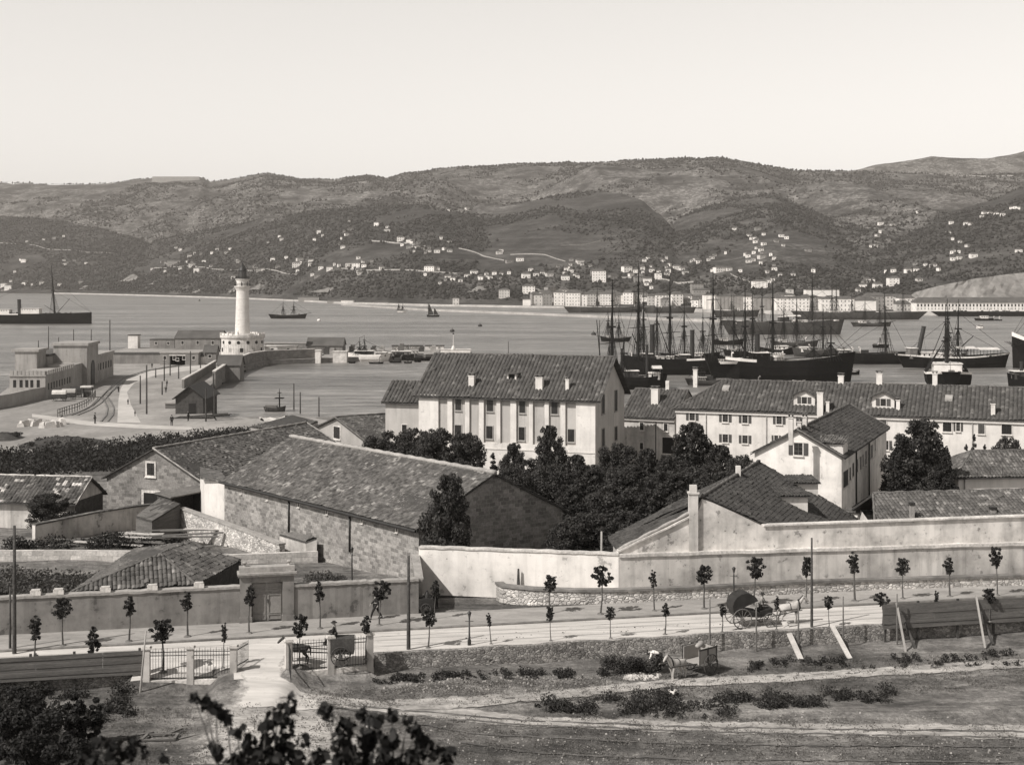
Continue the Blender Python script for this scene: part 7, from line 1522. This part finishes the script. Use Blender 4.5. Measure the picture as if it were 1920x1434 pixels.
# roads and terrace walls on the slopes
def hill_road(name, label, pxs, w, mt='far_quay', wall=True):
    P = [hit_far(x, y) for x, y in pxs]; P = [p for p in P if p]; m = MB()
    R_ = []
    for a, b in zip(P, P[1:]):
        if abs(a.y-b.y) > 500: continue
        n_ = max(2, int((b-a).length/14))
        for i in range(n_):
            p, q = a.lerp(b, i/n_), a.lerp(b, (i+1)/n_); p.z = gfar(p.x, p.y); q.z = gfar(q.x, q.y); m.hexa([p+Vector((0, -1, -4)), q+Vector((0, -1, -4)), q+Vector((0, 3, -4)), p+Vector((0, 3, -4)), p+Vector((0, -1, w)), q+Vector((0, -1, w)), q+Vector((0, 3, w)), p+Vector((0, 3, w))])
    if m.f: tag(m.build(name, mt, fix=False), label, 'wall')
hr = [('pale road wall running across the slope above the left shore', [(0, 456), (30, 459)], 1.5), ('thin pale terrace wall above the left bay', [(55, 459), (85, 468), (140, 471), (218, 477)], 1.5), ('pale coast road wall behind the lighthouse', [(285, 505), (400, 506), (480, 508), (560, 515)], 1.6), ('terrace wall left of the hill houses in the centre', [(692, 453), (760, 457), (800, 463)], 2.2),
 ('long pale road wall behind the sail boat', [(640, 505), (720, 508), (800, 511), (870, 515)], 1.8), ('thin path climbing right of the centre', [(1068, 461), (1140, 448)], 1.3), ('steep path climbing from the white church house', [(1106, 491), (1150, 470), (1198, 444)], 1.4), ('pale road wall above the harbour town', [(1120, 520), (1180, 522), (1240, 525), (1300, 530)], 2),
 ('winding pale road across the middle slope', [(860, 467), (900, 478), (945, 490)], 1.5), ('upper winding road across the middle slope', [(957, 479), (1020, 478), (1060, 492)], 1.4), ('slanting field wall on the right slope', [(1370, 515), (1410, 532)], 1.5), ('zigzag road above the right wharf', [(1480, 528), (1530, 520), (1600, 515)], 1.4), ('thin road line high on the right spur', [(1600, 322), (1700, 325), (1800, 330), (1900, 331)], 3)]
for lab, pts, w in hr: hill_road('hill_road_wall', lab, pts, w)
# houses on the slopes
MT['hill_house3'] = plain('distant_ochre_plaster', .55, ((.15, .15),))
def far_house(p, w, d, h, rz, rise, label, group, wm, big=0, sink=1.5):
    T = thing('hill_house' if not big else 'harbour_house', label, 'house', (p.x, p.y, p.z-.3), rz, group); m = MB().box(-w/2, -d/2, -sink-3, w/2, d/2, h); m.build('wall', wm, T)
    m = MB(); e = .5
    if rise: m.mesh([(-w/2-e, -d/2-e, h+.01), (w/2+e, -d/2-e, h+.01), (w/2+e, d/2+e, h+.01), (-w/2-e, d/2+e, h+.01), (-w/2+d*.3, 0, h+rise), (w/2-d*.3, 0, h+rise)], [(3, 2, 1, 0), (0, 1, 5, 4), (1, 2, 5), (2, 3, 4, 5), (3, 0, 4)])
    else: m.box(-w/2-e, -d/2-e, h+.01, w/2+e, d/2+e, h+.6)
    m.build('roof', 'hill_roof', T)
    nf = max(1, int(h/3.2)); nw = max(1, int(w/3.4))
    m = MB(); tot = 0
    for f_ in range(nf):
        for k in range(nw): x = -w/2+w*(k+.5)/nw; z0 = 1+f_*h/nf; m.box(x-.5, -d/2-.08, z0, x+.5, -d/2+.02, z0+min(1.6, h/nf*.5))
    if big:
        ws = (w > 0) and not any(q in label for q in ('windowless', 'shed', 'ribbed'))
        if 'ribbed' in label:
            for k in range(int(w/4)): x = -w/2+w*(k+.5)/int(w/4); MB().box(x-.35, -d/2-.5, -sink, x+.35, -d/2-.001, h-.5).build('buttress', wm, T)
        for f_ in range(nf):
            for k in range(nw): x = -w/2+w*(k+.5)/nw; z0 = 1+f_*h/nf; (MB().box(x-.42, -d/2-.08, z0, x+.42, -d/2+.02, z0+min(1.5, h/nf*.45)).build('window', 'shutter', T) if tot < 100 and ws else None); tot += 1
    elif w > 4: m.build('windows', 'shutter', T)
    return T
clusters = [  # name, [(px,py,width px)], text
 ('above the far left shore', [(45, 490, 10), (120, 488, 7), (128, 491, 6), (140, 488, 6), (28, 509, 5), (20, 526, 6), (46, 532, 8), (8, 535, 12), (16, 540, 14), (78, 531, 9), (112, 534, 8), (152, 529, 9), (82, 448, 5), (103, 446, 8)]),
 ('on the slope behind the lighthouse', [(305, 490, 8), (328, 494, 28), (352, 490, 6), (360, 498, 12), (371, 507, 14), (383, 490, 8), (396, 499, 7), (448, 491, 9), (365, 474, 5), (330, 464, 6), (398, 473, 6), (408, 467, 7), (425, 473, 8), (487, 506, 12), (521, 500, 10), (512, 486, 9), (310, 508, 5), (413, 517, 4)]),
 ('on the spur right of the lighthouse', [(562, 488, 13), (556, 499, 16), (585, 490, 12), (582, 496, 8), (602, 502, 10), (618, 505, 12), (595, 518, 12), (528, 448, 7), (503, 455, 5), (600, 435, 10), (605, 441, 5), (636, 458, 6), (655, 430, 7), (640, 447, 4), (537, 482, 7)]),
 ('on the hillside left of the centre', [(655, 498, 14), (668, 499, 16), (683, 498, 10), (675, 513, 12), (692, 511, 6), (672, 483, 8), (698, 489, 6), (707, 421, 10), (726, 433, 12), (751, 450, 14), (768, 453, 12), (786, 455, 10), (768, 463, 12), (782, 462, 9), (803, 465, 10), (827, 447, 6), (843, 454, 7), (820, 472, 12), (843, 471, 10), (650, 440, 8)]),
 ('on the middle slope above the sail boat', [(806, 507, 20), (820, 505, 10), (889, 512, 14), (877, 518, 12), (902, 520, 10), (912, 514, 8), (927, 513, 9), (940, 515, 8), (840, 521, 12), (855, 519, 10), (868, 395, 10), (841, 394, 4), (936, 474, 12), (955, 491, 14), (975, 488, 14), (986, 519, 16), (1006, 515, 12), (1030, 516, 14), (1046, 500, 6), (1065, 503, 8)]),
 ('on the slope above the grey harbour town', [(1089, 492, 14), (1060, 522, 16), (1119, 514, 26), (1150, 520, 18), (1175, 508, 18), (1192, 509, 10), (1205, 503, 8), (1222, 508, 10), (1235, 512, 8), (1199, 526, 22), (1214, 528, 16), (1253, 508, 10), (1268, 503, 14), (1285, 512, 12), (1240, 487, 7)]),
 ('on the slope right of the tall masts', [(1378, 430, 10), (1405, 441, 10), (1410, 447, 8), (1416, 454, 8), (1432, 458, 9), (1421, 429, 12), (1420, 465, 8), (1398, 477, 8), (1428, 482, 14), (1404, 490, 12), (1340, 478, 8), (1452, 484, 8), (1348, 508, 20), (1366, 506, 12), (1388, 508, 8), (1452, 505, 10), (1465, 443, 10), (1456, 452, 8), (1515, 470, 12), (1305, 487, 10), (1310, 491, 10), (1416, 531, 14), (1440, 528, 12), (1487, 516, 8), (1525, 508, 8)]),
 ('in the valley and on the right spur', [(1645, 441, 8), (1650, 434, 5), (1673, 421, 8), (1665, 450, 8), (1642, 461, 6), (1632, 463, 5), (1722, 397, 8), (1845, 400, 8), (1856, 400, 8), (1868, 402, 10), (1880, 403, 8), (1903, 389, 8), (1811, 420, 9), (1800, 453, 6), (1786, 448, 5), (1787, 487, 10), (1825, 481, 14), (1910, 472, 12), (1702, 509, 12), (1718, 507, 10), (1675, 509, 10), (1660, 509, 5), (1678, 523, 14), (1723, 525, 12), (1735, 498, 8), (1746, 498, 6), (1626, 527, 12), (1618, 537, 14), (1645, 538, 16), (1637, 527, 8), (1798, 472, 6)]),
]
extra = {0: 8, 1: 14, 2: 12, 3: 18, 4: 18, 5: 26, 6: 26, 7: 18}
hr_ = random.Random(12)
for ci, (cn, L_) in enumerate(clusters):
    base = list(L_)
    for _ in range(extra[ci]):
        q = hr_.choice(base); L_.append((q[0]+hr_.gauss(0, 16), min(545, q[1]+hr_.gauss(0, 7)), 4+6*hr_.random()))
for cn, L_ in clusters:
    L2 = sorted(L_); n = len(L2)
    for i, (px, py, w) in enumerate(L2):
        p = hit_far(px, py+2.5)
        if p is None: p = hit_far(px, py+8)
        if p is None: continue
        k = F/p.y; wm = w/k*.95; h = min(10, max(4, wm*.5)); rr = rng.random()
        far_house(p, wm, max(6, min(10, wm*.8)), h*(.8+.4*rr), rng.normal()*.25, 1.6+rr, '%s house %s, %s' % ('small' if w < 10 else 'white' if rr > .25 else 'greyish', cn, ordn(i, n)), 'houses '+cn, ('hill_house', 'hill_house2', 'hill_house3')[0 if rr > .45 else 2 if rr > .2 else 1])
# harbour town on the far quay: (x0, x1, top row, base row, plaster, roof rise, label)
town = [(1001, 1017, 553, 572, 0, 2, 'narrow pale house at the left end of the far harbour front'), (1018, 1035, 550, 572, 1, 2, 'grey house second in the far harbour front'), (1038, 1058, 548, 572, 0, 3, 'pale gabled hall in the far harbour front'), (1060, 1088, 549, 573, 0, 4, 'bright pedimented hall in the far harbour front'), (1090, 1100, 552, 573, 0, 2, 'slim white house beside the pedimented hall'),
 (1101, 1134, 547, 570, 1, 2, 'wide grey block right of the pedimented hall'), (1138, 1162, 548, 570, 1, 2, 'grey storied block above the far dark hull'), (1164, 1190, 553, 571, 0, 2, 'white flat block behind the first tall mast'), (1192, 1214, 549, 570, 1, 2, 'grey block right of the first tall mast'), (1255, 1292, 556, 572, 0, 2, 'low pale shed between the tall masts'), (1295, 1318, 532, 570, 1, 0, 'tall grey block left of the big warehouses'),
 (1318, 1343, 553, 584, 0, 1, 'white annex of the ribbed grey warehouse'), (1343, 1396, 555, 584, 1, 1, 'ribbed grey warehouse behind the rigging'), (1396, 1410, 556, 584, 0, 1, 'narrow white house between the two grey warehouses'), (1411, 1446, 558, 584, 1, 1, 'second ribbed grey warehouse behind the rigging'), (1452, 1516, 559, 583, 0, 2, 'long white house with rows of windows behind the grey ship'),
 (1508, 1572, 543, 575, 0, 0, 'big white windowless warehouse, tallest in the far town'), (1516, 1533, 556, 582, 1, 2, 'small grey turret house before the tall white warehouse'), (1536, 1600, 560, 583, 0, 1, 'broad white warehouse with a porch behind the long dark hull'), (1600, 1640, 563, 583, 0, 4, 'gabled white shed behind the long dark hull'), (1640, 1670, 556, 580, 0, 1, 'white block at the right end of the warehouses'), (1672, 1692, 566, 580, 1, 3, 'grey gabled shed left of the long wharf building'),
 (980, 995, 561, 573, 0, 1, 'small pale shed at the bare end of the far quay'), (849, 861, 559, 572, 0, 1, 'white square house alone on the far quay'), (700, 730, 566, 572, 1, 1, 'low grey shed at the far left quay'), (640, 664, 563, 571, 0, 1, 'pale shed near the far left quay'), (560, 600, 557, 563, 1, 1, 'low grey shed on the beach right of the lighthouse'), (614, 655, 563, 571, 1, 1, 'flat shed on the beach beside the pale one'), (935, 956, 543, 558, 0, 2, 'pale gabled house above the far quay'), (1475, 1486, 542, 555, 0, 1, 'white house above the long windowed one'), (1410, 1438, 527, 540, 0, 2, 'white villa above the ribbed warehouses'), (1664, 1684, 521, 536, 0, 1, 'tall white villa above the right wharf'), (1110, 1136, 508, 528, 0, 2, 'tall villa with dark shutters above the pedimented hall'), (1298, 1330, 543, 556, 1, 2, 'long roofed grey house above the rigging'), (1228, 1240, 512, 524, 0, 1, 'white cube villa above the tall masts')]
for (x0, x1, t_, b_, pl_, rise, lab) in town:
    Y = max(float(I((x0+x1)/2, shore))+12, 32.5*F/(b_-HZ))
    if b_ < 562: p = hit_far((x0+x1)/2, b_); p = p or Vector((0, Y, 4)); Y = p.y; z0 = H-(b_-HZ)/F*Y
    else: z0 = H-(b_-HZ)/F*Y
    k = F/Y; p = Vector((((x0+x1)/2-960)/k, Y, max(2, z0))); far_house(p, (x1-x0)/k*.97, 14, (H-(t_-HZ)/k)-max(2, z0)+.3, 0, rise, lab, 'buildings of the far harbour town', ('hill_house2' if pl_ else ('hill_house', 'hill_house3')[int(x0) % 2]), big=1, sink=6)
for i in range(70):                                     # small houses packed behind the harbour front
    q = 990+i*10.2+hr_.random()*8; Yq_ = float(I(q, shore))+60+hr_.random()*120; wq = 8+hr_.random()*9; p = Vector(((q-960)/F*Yq_, Yq_, 3)); hq = 7+hr_.random()*8
    p.z = gfar(p.x, Yq_); far_house(p, wq, 9, hq, hr_.gauss(0, .2), 1.5+hr_.random()*2, '%s house packed behind the far harbour front, %s' % (('tall' if hq > 11 else 'low'), ordn(i, 70)), 'houses packed behind the far harbour front', ('hill_house', 'hill_house2', 'hill_house3')[i % 3])
# long wharf building at the right
Y = 1375; k = F/Y; T = thing('wharf_building', 'very long white wharf warehouse with one row of windows at the right edge', 'warehouse', ((1718-960)/k, Y, 3), 0); Lw = 300/k; h = (583-566)/k
MB().box(0, 0, -2, Lw, 18, h).build('wall', 'hill_house', T); MB().mesh([(-1, -1, h+.01), (Lw+1, -1, h+.01), (Lw+1, 19, h+.01), (-1, 19, h+.01), (4, 9, h+5), (Lw-4, 9, h+5)], [(3, 2, 1, 0), (0, 1, 5, 4), (1, 2, 5), (2, 3, 4, 5), (3, 0, 4)]); m = MB(); m.mesh([(-1, -1, h+.01), (Lw+1, -1, h+.01), (Lw+1, 19, h+.01), (-1, 19, h+.01), (4, 9, h+4.5), (Lw-4, 9, h+4.5)], [(3, 2, 1, 0), (0, 1, 5, 4), (1, 2, 5), (2, 3, 4, 5), (3, 0, 4)]); m.build('roof', 'hill_roof', T)
for i in range(46): x = Lw*(i+.5)/46; MB().box(x-.7, -.1, h*.5, x+.7, .05, h*.78).build('window', 'dark', T)
for i in range(46): x = Lw*(i+.5)/46; MB().box(x-.35, -.1, h*.18, x+.35, .05, h*.36).build('window', 'shutter', T)
# pale cut slope behind it
m = MB(); P = [(1690, 562), (1716, 548), (1760, 536), (1830, 522), (1900, 513), (2000, 505)]; Y = 1420
top = [A(x, y, Y+40+25*math.sin(i*2)) for i, (x, y) in enumerate(P)]; bot = [Vector((p.x, Y-5, 2)) for p in top]
for i in range(len(P)-1):
    K = 8
    for j in range(K):
        for q in range(8):
            f = lambda u, v: (bot[i].lerp(bot[i+1], u)).lerp(top[i].lerp(top[i+1], u), v)+Vector((0, 5*fnoise(i*3+u*3, v*5, 1.3, 4), 0)); m.face([f(q/8, j/K), f((q+1)/8, j/K), f((q+1)/8, (j+1)/K), f(q/8, (j+1)/K)])
MT['cutm'] = plain('cut_clay_slope', .2, ((.02, .3), (.15, .25)), stretch=(1, 1, .4)); struct(m.build('cut_slope', 'cutm', smooth=False))
# pale crags above the left bay
for i, (px, py, w, h) in enumerate(((248, 526, 26, 12), (290, 532, 10, 7), (372, 547, 14, 5), (440, 545, 12, 8), (487, 541, 22, 10), (620, 545, 40, 8), (900, 545, 26, 10), (1000, 545, 30, 8), (160, 540, 14, 6))):
    p = hit_far(px, py)
    if not p: continue
    k = F/p.y; m = MB(); n = 9; vs = []
    for j in range(5):
        for a in range(n): u = a/(n-1)-.5; vs.append((u*w/k*2*(1-.5*j/4), -6+j*3.2+3*fnoise(a, j, .9, i), (j/4)*h/k*1.1*math.sqrt(max(0, 1-(2*u)**2))+2.5*fnoise(a, j, 1.7, i+3)-2.5))
    m.mesh(vs, [(j*n+a, j*n+a+1, (j+1)*n+a+1, (j+1)*n+a) for j in range(4) for a in range(n-1)]); o = m.build('cliff', 'cutm', None, tuple(p), fix=False); struct(o)
# fort on the left skyline
p = A(335, 337, 5150); T = thing('hill_fort', 'long flat topped fort wall on the left skyline of the hills', 'fort', (p.x, p.y, p.z-8)); MB().hexa([(-95, -20, -10), (90, -20, -10), (90, 40, -10), (-95, 40, -10), (-92, -16, 18), (76, -16, 18), (76, 36, 18), (-92, 36, 18)]).build('rampart', 'hill_house2', T)
# ------------------------------------------------------------------ air
m = MB().box(-3600, -40, -6, 3600, 7050, 520); hz = m.build('haze', None)
hm = bpy.data.materials.new('haze'); hm.use_nodes = True; nt = hm.node_tree; nt.nodes.clear(); o_ = nt.nodes.new('ShaderNodeOutputMaterial'); pv = nt.nodes.new('ShaderNodeVolumePrincipled')
pv.inputs['Color'].default_value = (.92, .86, .80, 1); pv.inputs['Density'].default_value = .000055; pv.inputs['Anisotropy'].default_value = .0; nt.links.new(pv.outputs[0], o_.inputs[1]); hz.data.materials.append(hm); hz['kind'] = 'stuff'; hz['label'] = 'thin haze over the bay'; hz['category'] = 'haze'
